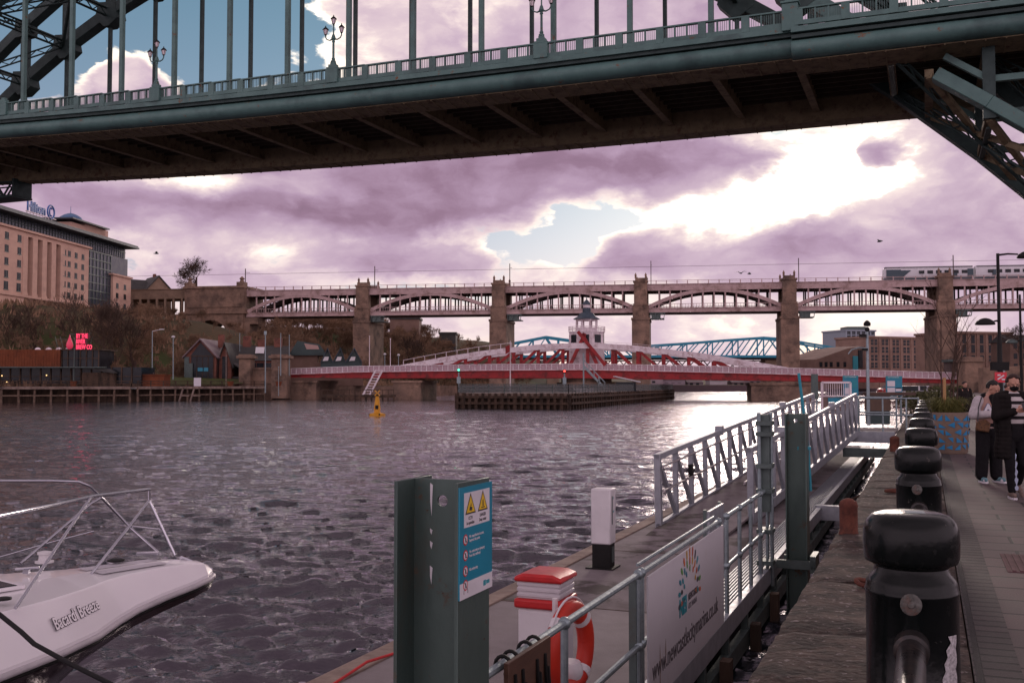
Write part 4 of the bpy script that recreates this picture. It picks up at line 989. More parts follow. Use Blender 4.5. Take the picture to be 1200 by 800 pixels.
# ------------------------------------------------ yellow buoy
p = V((-14.1, 107.3, WATER)); by = thing('channel_buoy', p, 'yellow navigation buoy with a cross topmark floating in mid river', 'buoy')
MB().lathe([(.62, -.3), (.85, -.05), (.85, .22), (.5, .3), (.34, .36), (.3, .6), (.36, .62), (.26, 1.5), (.19, 1.95), (.22, 2.0), (.1, 2.05)], p, 14).build('float', M['yellow'], by)
b = MB(); b.ab(p+V((-.16, -.36, .7)), p+V((.16, -.3, 1.1))); b.build('black_panel', M['blackmatt'], by)
b = MB(); b.ball(p+EZ*2.15, .12, 8); b.build('lamp', M['blackmatt'], by)
b = MB(); b.bar(p+V((-.27, 0, 2.1)), p+V((.27, 0, 2.65)), .1); b.bar(p+V((.27, 0, 2.1)), p+V((-.27, 0, 2.65)), .1); b.build('topmark', M['yellow'], by)
b = MB()
for a in range(4): b.ball(p+V((.8*math.cos(a*1.57+.4), .8*math.sin(a*1.57+.4), .16)), .11, 6)
b.build('fender', M['blackmatt'], by)
# ================================================================== facades placed by bearing
class Facade:
    def __init__(s, x0, Y0, x1, Y1):
        s.a = V(((x0-600)/1200.*Y0, Y0, 0)); s.b = V(((x1-600)/1200.*Y1, Y1, 0)); s.d = (s.b-s.a).normalized(); s.F = frame(s.a, s.d); s.L = (s.b-s.a).length
    def t(s, px): k = (px-600)/1200.; return (k*s.a.y-s.a.x)/(s.d.x-k*s.d.y)
    def z(s, px, py): p = s.a+s.d*s.t(px); return W(px, py, p.y).z
    def ab(s, b, t0, t1, z0, z1, d0, d1): b.T = s.F; return b.ab((t0, d0, z0), (t1, d1, z1))     # d negative = towards the viewer
# ---- hotel on the hill
F = Facade(-60, 232, 152, 322); H0 = V(F.a); zt = 45.3
HT = thing('hotel', F.a+F.d*(F.L/2), 'large pinkish hotel with colonnade, blue glass top floor and blue rooftop sign', 'hotel')
tE = F.t(102); tG = F.t(131); tC0 = F.t(27); tC1 = F.t(71); L_ = F.L
zc = zt-4.6
b = MB(F.F)
b.ab((0, 0, 8), (tC0, 14, zc)); b.ab((tC0, 2.6, 8), (tC1, 14, zc)); b.ab((tC1, 0, 8), (tE, 14, zc)); b.ab((tE, 1.2, 8), (tG, 14, zc)); b.ab((tG, 0, 8), (L_, 14, zc-6))
b.ab((tC0, 0, zc-1.1), (tC1, 2.6, zc)); b.ab((0, -.35, 23.8), (tE, 0, 24.4))
b.build('wall', M['pinkbrick'], HT)
b = MB(F.F); b.ab((-1, -.5, zc), (tE+1, 14.3, zc+.55)); b.ab((tG-1, -.45, zc-6), (L_+.4, 14.3, zc-5.5)); b.build('cornice', M['pinkbrick'], HT)
M['bluecurtain'] = mat('blue_grey_glazing', (.07, .085, .11), (.045, .055, .075), .2, 0, .5, .05, 3)
b = MB(F.F); b.ab((0, 2.0, zc+.5), (L_, 13.5, zt-.9)); b.build('glazed_top_floor', M['bluecurtain'], HT)
b = MB(F.F)
for i in range(60): t = L_*i/60; b.ab((t, 1.85, zc+.5), (t+.12, 2.0, zt-.9))
b.ab((0, 1.8, zc+2.2), (L_, 2.0, zc+2.35)); b.build('mullions', M['galvdark'], HT)
b = MB(F.F); b.ab((-2, -1.6, zt-.95), (L_+2.2, 15, zt-.45)); b.ab((-2, -1.3, zt-.45), (L_+2, 14.5, zt)); b.build('roof', M['slate'], HT)
b = MB(F.F); b.ab((tE, .9, 22), (tG, 1.2, zc+.1)); b.ab((tG-.2, .95, zc-5.4), (L_-.5, 1.3, zc+.1)); b.build('glass_bay', M['bluecurtain'], HT)
b = MB(F.F)
for i in range(9): z = 22+i*2.3; b.ab((tE, .7, z), (tG, .95, z+.22))
for i in range(8): t = tE+(tG-tE)*i/7; b.ab((t-.07, .72, 22), (t+.07, .9, zc))
b.build('glass_bay_frame', M['galvdark'], HT)
for i in range(5):
    t = tC0+(tC1-tC0)*(i+.0)/4; w_ = (tC1-tC0)*.10
    b = MB(F.F); b.ab((t-w_/2-.2, -.1, 24.4), (t+w_/2+.2, 1.4, zc-1.1)); b.ab((t-w_/2-.4, -.2, 24.4), (t+w_/2+.4, 1.5, 25.1)); b.build('column', M['pinkbrick'], HT)
for i in range(4):
    t = tC0+(tC1-tC0)*(i+.5)/4; b = MB(F.F); b.ab((t-3.0, 2.4, 25), (t+3.0, 2.6, zc-1.3)); b.build('window', M['glassdark'], HT)
def hwin(t, z, w, h, name='window'):
    b = MB(F.F); b.ab((t-w/2, -.03, z), (t+w/2, .12, z+h)); o = b.build(name, M['glassdark'], HT)
    b = MB(F.F); b.ab((t-w/2-.12, -.12, z-.18), (t+w/2+.12, .0, z-.02)); b.ab((t-.05, -.06, z), (t+.05, -.03, z+h)); b.build('window_frame', M['galvdark'], o)
for t in (F.t(-22), F.t(-8), F.t(5), F.t(20)):
    for k in range(4): hwin(t, 27.9+k*3.2+.3, 1.7, 1.7)
    hwin(t, 24.6-5.6+6.2, 1.9, 2.0)
for px_ in (73.5, 79, 87, 95):
    for k in range(5): hwin(F.t(px_), 25.6+k*2.9, 1.5, 1.45)
for px_ in (136, 145):
    for k in range(4): hwin(F.t(px_), 22.0+k*3.0, 1.6, 1.5)
for i in range(18):
    t = L_*(i+.5)/18; b = MB(F.F); b.ab((t-1.5, -.04, 15.5), (t+1.5, .3, 21.8)); b.build('arcade_opening', M['glassdark'], HT)
# dome pavilion
c = F.F @ V((F.t(105), 8, 0)); b = MB(); 
b = MB(F.F); t = F.t(103); b.ab((t-7, 2, zt), (t+13, 12, zt+2.3)); b.ab((t+1, 2, zt+1), (t+15, 11, zt+2.9)); b.build('pavilion', M['pinkbrick'], HT)
b = MB(F.F); b.ab((t-9, 0.5, zt+2.9), (t+13, 13, zt+3.3)); b.build('pavilion_roof', M['slate'], HT)
b = MB(F.F); b.lathe([(3.7, 0), (3.5, .7), (2.9, 1.6), (1.8, 2.3), (.7, 2.7), (.1, 2.8), (.06, 4.8)], (t+1, 6.5, zt+3.3), 20); b.build('dome', mat('blue_dome', (.10, .19, .33), (.07, .14, .26), .4), HT)
# rooftop sign (as written in the place)
M['signblue'] = plain('blue_letter', (.012, .09, .34), .4)
t0 = F.t(24.5)
hs = text('Hilton', 3.5, M['signblue'], HT, F.F @ Matrix.Translation((t0, -.8, zt+1.0)) @ Matrix.Rotation(math.pi/2, 4, 'X'), 'sign_letters', .13, .15, xs=1.0)
b = MB(F.F); cx_ = t0+11.6
b.path([(cx_+1.7*math.cos(a*.3307), -.8, zt+2.3+1.75*math.sin(a*.3307)) for a in range(19)], .24, 6, closed=True)
b.path([(cx_+.9*math.cos(a*.4)*.8, -.8, zt+2.3+1.1*math.sin(a*.4)) for a in range(2, 14)], .2, 6); b.build('sign_emblem', M['signblue'], HT)
b = MB(F.F); b.ab((t0-.5, -.9, zt+.5), (cx_+2.5, -.7, zt+.75))
for i in range(9): b.ab((t0+i*1.5, -.85, zt), (t0+i*1.5+.15, -.7, zt+.8))
b.build('sign_frame', M['whitepaint'], HT)
# ---- gabled stone building and approach on the skyline
F = Facade(149, 335, 208, 345); z0 = F.z(160, 366); z1 = F.z(160, 338); z2 = F.z(186, 324)
G = thing('gabled_stone_house', F.F @ V((8, 0, z0)), 'stone house with slate roof and chimney on the skyline beside the hotel', 'house')
b = MB(F.F); b.ab((0, 4, z0-12), (F.t(176), 14, z1)); b.prism([(F.t(173), 2, z0-12), (F.t(202), 2, z0-12), (F.t(202), 2, z1), (F.t(187), 2, z2), (F.t(173), 2, z1)], (0, 12, 0)); b.build('wall', M['stonelight'], G)
b = MB(F.F); b.prism([(0, 3.5, z1), (0, 9, z2-.6), (0, 14.5, z1)], (F.t(180), 0, 0))
b.prism([(F.t(172), 1.6, z1-.2), (F.t(187), 1.6, z2+.1), (F.t(203), 1.6, z1-.2), (F.t(203), 1.6, z1+.2), (F.t(187), 1.6, z2+.6), (F.t(172), 1.6, z1+.2)], (0, 12.6, 0)); b.build('roof', M['roof'], G)
b = MB(F.F); b.ab((F.t(186), 6, z2-1), (F.t(188.5), 7.5, z2+1.4)); b.build('chimney', M['brick'], G)
# ---- riverside bar in rusted sheet
F = Facade(-40, 206, 70, 206); zq = 1.2
BR = thing('riverside_bar', F.a+F.d*(F.L*.7), 'riverside bar with rust brown upper storey, dark glazed ground floor and neon roof sign', 'bar')
zm = F.z(30, 430); ztp = F.z(30, 409.5); T1 = F.t(70)
b = MB(F.F); b.ab((-6, 0, zm), (T1, 9, ztp)); 
for i in range(int(T1/.55)): b.ab((i*.55, -.06, zm+.1), (i*.55+.22, 0, ztp-.1))
b.build('upper_storey', M['corten'], BR)
b = MB(F.F); b.ab((-6, 1.2, zq), (T1+16, 9, zm)); b.build('ground_floor', M['glassdark'], BR)
b = MB(F.F)
for i in range(19): t = -4+i*2.05; b.ab((t, 1.0, zq), (t+.22, 1.2, zm))
b.ab((-6, 1.0, zq), (T1+16, 1.2, zq+.5)); b.ab((-6, 1.02, zq+1.9), (T1+16, 1.18, zq+2.05)); b.build('shopfront_frame', M['timber'], BR)
b = MB(F.F); b.ab((-6, -1.1, zm-.15), (T1+9, 1.2, zm+.05)); b.build('canopy', M['galvdark'], BR)
b = MB(F.F); b.ab((T1, .6, zm), (T1+7.6, 8.5, ztp+.1)); b.build('glazed_upper_room', M['glassdark'], BR)
b = MB(F.F)
for i in range(7): t = T1+.1+i*1.24; b.ab((t, .4, zm), (t+.16, .6, ztp+.1))
b.ab((T1, .38, zm+1.7), (T1+7.6, .6, zm+1.85)); b.ab((T1-.1, .2, ztp-.1), (T1+8.2, 8.8, ztp+.15)); b.build('upper_room_frame', M['timber'], BR)
b = MB(F.F); b.prism([(T1+5, -.6, zm+.1), (T1+10, -.6, zm-.4), (T1+11.2, -.6, zm-1.1), (T1+11.2, -.6, zm-1.3), (T1+5, -.6, zm-.1)], (0, 8, 0)); b.build('leanto_roof', M['roof'], BR)
b = MB(F.F); b.ab((T1+4.5, 0, zq), (T1+11, 7, zm-1.1)); b.build('leanto_wall', M['timber'], BR)
for i, (t, z) in enumerate(((-1, zq+2.1), (T1-12, zq+2.1), (T1-11, zq+.9), (T1-3, zq+2.2))):
    b = MB(F.F); b.ball((t, .85, z), .13, 6); b.build('hanging_lamp', M['warmlamp'], BR)
for i, px_ in enumerate((36, 49, 61, 72)):
    b = MB(F.F); t = F.t(px_); b.lathe([(.62, 0), (.58, .2), (.42, .4), (.2, .52), (.02, .56)], (t, 3, ztp), 10); b.build('roof_vent', M['whitepaint'], BR)
M['neon'] = plain('lit_neon_pink', (.8, .05, .12), .4, emit=((1, .05, .13), .85))
M['neondim'] = plain('lit_neon_dim', (.5, .04, .08), .4, emit=((1, .06, .16), .22)); M['neonback'] = plain('sign_backboard', (.10, .02, .03), .5)
tx0 = F.t(88.2); zS = F.z(95, 409)
for i, s_ in enumerate(('BY THE', 'RIVER', 'BREW CO')):
    text(s_, 1.28, M['neon'], BR, F.F @ Matrix.Translation((tx0, .2, zS+2.25-i*1.12)) @ Matrix.Rotation(math.pi/2, 4, 'X'), 'neon_lettering', .03, .06, xs=.56)
b = MB(F.F)
for i, w_ in enumerate((2.75, 2.2, 3.0)): b.ab((tx0-.1, .34, zS+2.1-i*1.12), (tx0+w_*.98, .4, zS+3.15-i*1.12))
b.build('sign_backing', M['neonback'], BR)
b = MB(F.F); tdx = F.t(80.5)
b.lathe([(.05, 0), (.5, .3), (.68, .8), (.6, 1.3), (.38, 1.9), (.16, 2.5), (.03, 3.1)], (tdx, .3, zS-.1), 12); b.build('drop_ornament', M['neondim'], BR)
b = MB(F.F)
b.bar((tdx, .3, zS+3.0), (tx0+3, .3, zS+3.2), .08); b.bar((F.t(63), 1, zS+2), (tdx, 1, zS+2), .07)
for px_ in (66, 72, 79, 88, 101): b.bar((F.t(px_), 1, zS-.3), (F.t(px_)+(.8 if px_ % 2 else -.8), 1, zS+2.6), .07)
b.bar((F.t(88), -.4, zq), (F.t(88), -.4, zS+.2), .18); b.build('sign_scaffold', M['galvdark'], BR)
b = MB(F.F); t = F.t(91.5); b.lathe([(.5, 0), (.75, 1.1)], (t, -2, zq), 10)
tag(b.build('plant_tub', M['corten'], frame=F.F), 'orange tapered tub beside the mast in front of the bar', 'plant tub', 'tubs on the wharf')
# timber shack and fence right of the bar
a = W(130, 440, 214); c = W(180, 448, 214); b = MB()
for i in range(34): x = a.x+(c.x-a.x)*i/34; b.ab((x, 214, 1.5), (x+.23, 214.08, 4.0+random.uniform(-.1, .1)))
tag(b.build('board_fence', M['timberlight']), 'weathered grey board fence at the foot of the wooded slope', 'fence')
a = W(160, 440, 208); c = W(192, 452, 208); b = MB(); b.ab((a.x, 208, 1.2), (c.x, 212, 3.4)); b.ab((a.x-.2, 207.8, 3.4), (c.x+.2, 212.3, 3.6))
tag(b.build('garden_store', M['corten']), 'low rust brown store shed on the wharf left of the gabled house', 'shed')
# lawn in front of the gabled house
a = W(150, 447, 214); c = W(285, 447, 214); b = MB(); b.add([(a.x, 207, 1.45), (c.x-3, 217, 1.45), (c.x, 229, 2.6), (a.x+4, 222, 3.2)], [(0, 1, 2, 3)]); tag(b.build('lawn', M['lawn']), kind='structure')
# ---- gabled house with dark glazed front
def gabled(name, label, cat, x0, x1, ybase, yeave, yapex, Y, depth, wall, roof, turn=0, cut=None):
    F = Facade(x0, Y, x1, Y+turn); t0, t1 = 0, F.L; z0 = F.z(x0, ybase); ze = F.z(x0, yeave); za = F.z((x0+x1)/2, yapex); tm = (t0+t1)/2
    r = thing(name, F.a+F.d*tm+EZ*z0, label, cat)
    b = MB(F.F); b.prism([(t0, 0, z0-2), (t1, 0, z0-2), (t1, 0, ze), (tm, 0, za), (t0, 0, ze)], (0, depth, 0)); b.build('wall', wall, r)
    b = MB(F.F); o_ = .5
    for s_ in (0, 1):
        e = t0-o_ if s_ == 0 else t1+o_; ee = ze-o_*(za-ze)/(tm-t0)
        b.prism([(e, -.7, ee), (tm, -.7, za), (tm, -.7, za+.32), (e, -.7, ee+.32)], (0, depth+1, 0))
    b.build('roof', roof, r); return F, r, z0, ze, za
F, r, z0, ze, za = gabled('gabled_house', 'brick house with steep pitched roof and dark glazed gable facing the river', 'house', 217, 253, 445, 417, 398, 226, 17, M['brick'], mat('lilac_slate', (.20, .15, .16), (.15, .11, .12), .6))
t = F.L
b = MB(F.F); b.prism([(1.3, -.05, z0), (t-.6, -.05, z0), (t-.6, -.05, ze), (t/2, -.05, za-.6), (1.3, -.05, ze+.2)], (0, .1, 0)); g = b.build('window', M['glassdark'], r)
b = MB(F.F); 
for k in range(5): b.ab((1.3+k*1.25, -.12, z0), (1.4+k*1.25, -.05, ze))
b.ab((1.2, -.14, ze-.1), (t-.6, -.05, ze+.1)); b.build('window_frame', M['timber'], g)
b = MB(F.F); b.ab((2.9, -.35, z0+1.9), (4.0, -.2, z0+2.7)); b.ab((4.2, -.35, z0+1.9), (5.2, -.2, z0+2.7)); b.build('blue_notice', M['sign'], r)
b = MB(F.F); b.ab((-.1, -.3, z0), (.9, .1, ze-.2)); b.ab((.4, -.5, z0), (1.8, -.2, ze-1.6)); b.build('porch_panel', M['galvdark'], r)
b = MB(F.F); b.ab((t*.72, 8, za-1.5), (t*.72+1.3, 9, za+1.5)); b.build('chimney', M['brick'], r)
b = MB(F.F); b.ab((t-.1, 1.2, z0), (t+.15, 2.6, ze-.3)); b.ab((t-.1, 5, z0), (t+.15, 6.4, ze-.3)); b.build('side_window', M['glassdark'], r)
F, r, z0, ze, za = gabled('narrow_gabled_house', 'narrow brick gable house squeezed between the glazed gable and the long slate roof', 'house', 256, 271, 444, 424, 402.5, 228, 14, M['brick'], M['roof'])
b = MB(F.F); t = F.L; b.ab((t*.3, -.08, z0), (t*.7, .05, ze+1.2)); b.build('window', M['glassdark'], r)
b = MB(F.F); b.prism([(t+.2, .5, ze-.5), (t+4.2, .5, ze-3.0), (t+4.2, .5, ze-2.8), (t+.2, .5, ze-.2)], (0, 8, 0)); b.ab((t, .8, z0), (t+3.8, 8, ze-3.2)); b.build('side_porch', M['roof'], r)
F = Facade(250, 234, 336, 236); z0 = 1.2; ze = F.z(300, 421.5); za = F.z(300, 404); za2 = F.z(265, 402)
r = thing('long_brick_range', F.a+F.d*(F.L/2), 'long low brick range with a dark slate roof behind the far gate piers', 'house')
b = MB(F.F); b.ab((0, 0, z0), (F.L, 11, ze)); b.build('wall', M['brick'], r)
b = MB(F.F); b.prism([(0, -.5, ze-.2), (0, 5.5, za), (0, 11.5, ze-.2)], (F.L, 0, 0)); b.build('roof', M['roof'], r)
for px_ in (296, 305, 314): b = MB(F.F); t = F.t(px_); b.ab((t-.8, -.06, ze-2.6), (t+.8, .05, ze-.7)); b.build('window', M['glassdark'], r)
for px_, h in ((285.5, 3.2), (323, 2.6), (303, 2.0)):
    b = MB(F.F); t = F.t(px_); b.ab((t-.9, 5, za-1), (t+.9, 6.3, za+h*.7)); b.build('chimney', M['brick'], r)
b = MB(F.F); t = F.t(303); b.add([(t-1, 1.6, ze+1.55), (t+1, 1.6, ze+1.55), (t+1, 2.9, ze+3.05), (t-1, 2.9, ze+3.05)], [(0, 1, 2, 3)]); b.build('rooflight', M['whiteplastic'], r)
# ---- dark apartment block with skylight dormers, behind the left end of the red bridge
F = Facade(336, 243, 428, 246)
r = thing('dormered_dark_building', F.a+F.d*(F.L/2), 'dark green grey building with three gabled dormers and bright skylights behind the red bridge end', 'building')
b = MB(F.F); ze = F.z(350, 412); b.ab((F.t(340), 2, 1.2), (F.t(372), 12, F.z(350, 405))); b.ab((F.t(372), 2, 1.2), (F.t(426), 12, F.z(390, 424))); b.build('wall', M['brownbrick'], r)
b = MB(F.F); M['greenroof'] = mat('green_grey_roof', (.045, .075, .075), (.035, .055, .055), .5, 0, .5, .1, 3)
b.prism([(F.t(338), 1, F.z(338, 416)), (F.t(348), 1, F.z(348, 399)), (F.t(374), 1, F.z(374, 403)), (F.t(380), 1, F.z(380, 411)), (F.t(380), 1, F.z(380, 416))], (0, 12, 0)); b.build('roof', M['greenroof'], r)
b = MB(F.F); b.add([(F.t(356), .8, F.z(356, 402)), (F.t(372), .8, F.z(372, 404.5)), (F.t(374), .8, F.z(374, 409)), (F.t(359), .8, F.z(359, 409))], [(0, 1, 2, 3)]); b.build('roof_glazing', mat('pinkish_roof_glass', (.42, .28, .24), (.35, .22, .2), .3), r)
for x0, x1, xa in ((376, 390, 384), (390, 405, 399), (405, 424, 415)):
    b = MB(F.F); zb = 1.2; zE = F.z(x0, 424); zb = 5.5; zA = F.z(xa, 409)
    b.prism([(F.t(x0), -1, zb), (F.t(x1), -1, zb), (F.t(x1), -1, zE), (F.t(xa), -1, zA-.3), (F.t(x0), -1, zE)], (0, 5, 0)); d_ = b.build('dormer', M['greenroof'], r)
    b = MB(F.F)
    for e in (x0, x1): b.prism([(F.t(e), -1.6, zE-.3), (F.t(xa), -1.6, zA), (F.t(xa), -1.6, zA+.35), (F.t(e), -1.6, zE+.05)], (0, 9, 0))
    b.build('dormer_roof', M['slate'], d_)
    b = MB(F.F); q0, q1 = F.t(xa)-(F.t(xa)-F.t(x0))*.1, F.t(x1)
    b.add([(F.t(xa)-1.2, -1.75, zE+.2), (F.t(xa)+.1, -1.75, zE+.3), (F.t(xa)+.3, -1.75, zE+1.2), (F.t(xa)-.7, -1.75, zE+1.2)], [(0, 1, 2, 3)]); b.build('skylight', M['whiteplastic'], d_)
# ---- hilltop blocks behind
for (x0, x1, y0, y1, Y, m_, lb) in ((457, 491, 371.5, 392, 400, 'brownbrick', 'flat brown block on top of the wooded hill seen under the railway bridge'), (515, 534, 389, 402, 420, 'roof', 'dark pitched rooftop on the falling slope right of the flat brown block')):
    a = W(x0, y0, Y); c = W(x1, y1, Y); o = thing('hilltop_block', (a.x, Y, 10), lb, 'building'); b = MB(); b.ab((a.x, Y, c.z-12), (c.x, Y+12, a.z-.8)); b.build('wall', M[m_], o)
    b = MB(); b.ab((a.x-.4, Y-.4, a.z-.8), (c.x+.4, Y+12.4, a.z)); b.build('roof', M['roof'], o)
# ================================================================== right bank buildings
M['tanstone'] = mat('tan_panel_wall', (.36, .235, .185), (.30, .195, .155), .85, 0, .3, .15, 3, (.22, .14, .11), .15)
def office(name, lb, x0, Y0, x1, Y1, ytop, bays, rows, wall, ybot=447, winw=.62, pair=True, depth=18, roofm=None):
    F = Facade(x0, Y0, x1, Y1); zt = F.z(x0, ytop); zb = min(2, F.z(x0, ybot)); r = thing(name, F.a+F.d*(F.L/2), lb, 'building')
    b = MB(F.F); b.ab((0, 0, 0), (F.L, depth, zt-.7)); b.build('wall', wall, r)
    b = MB(F.F); b.ab((-.4, -.5, zt-.7), (F.L+.4, depth+.4, zt)); b.build('roof_parapet', roofm or wall, r)
    bw = F.L/bays
    for i in range(bays):
        b = MB(F.F); b.ab((bw*i-.35, -.25, 0), (bw*i+.35, 0, zt-.7)); b.build('pilaster', wall, r)
        for (ya, yb) in rows:
            za, zc_ = F.z(x0, ya), F.z(x0, yb)
            ws = ((.22, .47), (.56, .81)) if pair else (((1-winw)/2, (1+winw)/2),)
            for (p, q) in ws:
                b = MB(F.F); b.ab((bw*(i+p), -.04, zc_), (bw*(i+q), .2, za)); o = b.build('window', M['glassdark'], r)
                b = MB(F.F); b.ab((bw*(i+p), -.09, zc_+(za-zc_)*.45), (bw*(i+q), -.04, zc_+(za-zc_)*.52)); b.ab((bw*(i+p)-.1, -.14, zc_-.22), (bw*(i+q)+.1, 0, zc_-.02)); b.build('sill', wall, o)
    return F, r
office('riverside_office', 'tan office block with five bays of paired windows seen under the railway bridge', 1018, 380, 1093, 392, 393.5, 6, [(397.5, 404), (406, 413), (415.5, 422.5), (424.5, 431)], M['tanstone'])
F, r = office('strip_window_office', 'pale tan office with tall dark vertical window strips at the right', 1115, 330, 1186, 336, 388, 7, [(392, 413), (416, 423)], M['tanstone'], pair=False, winw=.42)
office('glass_tower', 'pale blue grey glazed tower with stepped roof rising over the tan offices', 992, 470, 1026, 475, 386, 6, [(388, 391.5), (393, 397), (398.5, 402.5), (404, 408)], mat('pale_blue_cladding', (.30, .34, .40), (.24, .28, .33), .4), pair=False, winw=.8)
a = W(996, 382, 474); c = W(1018, 387, 474); b = MB(); b.ab((a.x, 478, c.z), (c.x, 488, a.z)); o = [o for o in bpy.data.objects if o.name == 'glass_tower'][0]; b.build('penthouse', M['galvdark'], o)
F = Facade(955, 350, 1014, 362); r = thing('brown_warehouse', F.a+F.d*10, 'dull brown warehouse with a sloping parapet left of the tan office block', 'warehouse')
b = MB(F.F); b.prism([(0, 0, 0), (F.L, 0, 0), (F.L, 0, F.z(1010, 405)), (F.t(994), 0, F.z(994, 408)), (F.t(960), 0, F.z(960, 420)), (0, 0, F.z(955, 421))], (0, 16, 0)); b.build('wall', M['brownbrick'], r)
for px_ in (962, 968, 974, 982, 990):
    for ya in (424,): b = MB(F.F); t = F.t(px_); b.ab((t-.7, -.05, F.z(px_, ya+6)), (t+.7, .1, F.z(px_, ya))); b.build('window', M['glassdark'], r)
b = MB(F.F); t = F.t(1002); b.ab((t-1.2, -.3, F.z(1002, 436)), (t+1.2, 0, F.z(1002, 417))); b.build('banner', M['inkteal'], r)
b = MB(F.F); t = F.t(1008); b.ab((t-1.0, -.3, F.z(1008, 431)), (t+1.0, .1, F.z(1008, 410))); b.build('upper_window', M['glassdark'], r)
# masonry pier and kiosk at the near right end of the swing bridge
p0 = W(1131, 418, 200); p1 = W(1152.5, 480, 200)
o = thing('bridge_end_pier', (p0.x+1.8, 202, 0), 'tall dark masonry pier where the red bridge meets the quay', 'stone pier')
b = MB(); b.ab((p0.x, 200, -3), (p1.x, 204, p0.z-1)); b.build('shaft', M['stone'], o); b = MB(); b.ab((p0.x-.3, 199.7, p0.z-1), (p1.x+.3, 204.3, p0.z-.6)); b.ab((p0.x-.1, 199.9, p0.z-.6), (p1.x+.1, 204.1, p0.z)); b.build('cap', M['stone'], o, bevel=.05)
p0 = W(1112, 421, 206); p1 = W(1131, 437, 206); o = thing('gatehouse_kiosk', (p0.x+1.5, 207, 3), 'small dark kiosk on the end of the red bridge beside the masonry pier', 'kiosk')
b = MB(); b.ab((p0.x+.2, 206, p1.z-1), (p1.x-.2, 209, p0.z-.5)); b.build('wall', M['hlbdark'], o); b = MB(); b.ab((p0.x-.2, 205.6, p0.z-.5), (p1.x+.2, 209.4, p0.z)); b.build('roof', M['galvdark'], o)
b = MB(); b.ab((p0.x+1, 205.93, p1.z+.3), (p0.x+2, 206, p0.z-1)); b.build('window', M['glassdark'], o)
# long stone retaining wall and buildings at the right edge
a = W(1152, 428, 190); c = W(1215, 428, 172); b = MB(); b.prism([(a.x, 190, 0), (c.x+30, 165, 0), (c.x+30, 165, 6.5), (a.x, 190, 4.6)], (0, 2, 0)); tag(b.build('street_wall', M['stone']), 'dark sooty street wall behind the walkers at the right edge', 'wall')
F = Facade(1184, 300, 1230, 300); r = thing('brown_tenement', F.a+F.d*4, 'dull brown building beside bare trees at the right edge', 'building'); b = MB(F.F); b.ab((0, 0, 0), (F.L, 12, F.z(1190, 400))); b.build('wall', M['brownbrick'], r)
b = MB(F.F); b.prism([(-.4, -.4, F.z(1190, 400)), (-.4, 6, F.z(1190, 391)), (-.4, 12.4, F.z(1190, 400))], (F.L+.8, 0, 0)); b.build('roof', M['roof'], r)
for k in range(4):
    for j in range(3): b = MB(F.F); b.ab((1+k*2.8, -.05, 6+j*3), (2.1+k*2.8, .1, 7.6+j*3)); b.build('window', M['glassdark'], r)
# distant waterfront behind the opening of the river
rr = random.Random(11)
fx = [(640, 448, 24, 7), (690, 447, 30, 8), (762, 441, 30, 9), (790, 443, 26, 5), (815, 446, 18, 5), (842, 443.5, 20, 6), (868, 446, 20, 5), (890, 442, 26, 6), (925, 440, 26, 8)]
lbs = ['low lilac shed far upstream under the left of the blue bridge', 'pale shed far upstream just right of the jetty hut', 'tallest pale warehouse far upstream left of the water gap', 'ribbed pale warehouse far upstream beside the tallest one', 'small grey house far upstream, left of the two white fronts', 'white fronted houses far upstream in the middle of the water gap', 'small brown house far upstream, right of the white fronts', 'broad brown shed far upstream behind the moored pontoon', 'dark mill block far upstream against the red bridge pier']
cm = [(.34, .26, .30), (.36, .29, .33), (.40, .31, .34), (.32, .25, .29), (.22, .18, .20), (.50, .44, .47), (.18, .13, .13), (.22, .16, .16), (.15, .11, .11)]
for i, ((x, y, w_, h), lb, c_) in enumerate(zip(fx, lbs, cm)):
    Y = 500+i*3; p = W(x, y, Y); o = thing('far_warehouse', (p.x, Y, 1), lb, 'warehouse'); m_ = mat('far_cladding', c_, tuple(v*.8 for v in c_), .9, 0, .3, 0)
    hw = w_/2*Y/1200; b = MB(); b.ab((p.x-hw, Y, 0), (p.x+hw, Y+12, p.z-1)); b.build('wall', m_, o)
    b = MB(); b.prism([(p.x-hw-.3, Y-.3, p.z-1), (p.x-hw-.3, Y+6, p.z+.6), (p.x-hw-.3, Y+12.3, p.z-1)], (2*hw+.6, 0, 0)); b.build('roof', M['far'], o)
    b = MB()
    for k in range(max(2, int(hw/1.6))): b.ab((p.x-hw+1+k*3.1, Y-.06, 2.2), (p.x-hw+2.6+k*3.1, Y+.1, p.z-2.2))
    b.build('window', M['glassdark'], o)
# moored pontoon right of the gap
p = W(898, 466, 232); o = thing('moored_pontoon', (p.x, 232, WATER), 'dark work pontoon moored against the right pier of the red bridge', 'pontoon'); b = MB(); b.ab((p.x-2.6, 230, WATER-.4), (p.x+6, 234, WATER+.9)); b.build('hull', M['timber'], o)
b = MB(); 
for i in range(5): b.lathe([(.3, -.1), (.42, 0), (.3, .1)], (p.x-2+i*1.6, 229.8, WATER+.6), 8)
b.ab((p.x-1, 231, WATER+.9), (p.x+1.4, 233, WATER+2.4)); b.build('fenders_and_gear', M['blackmatt'], o)
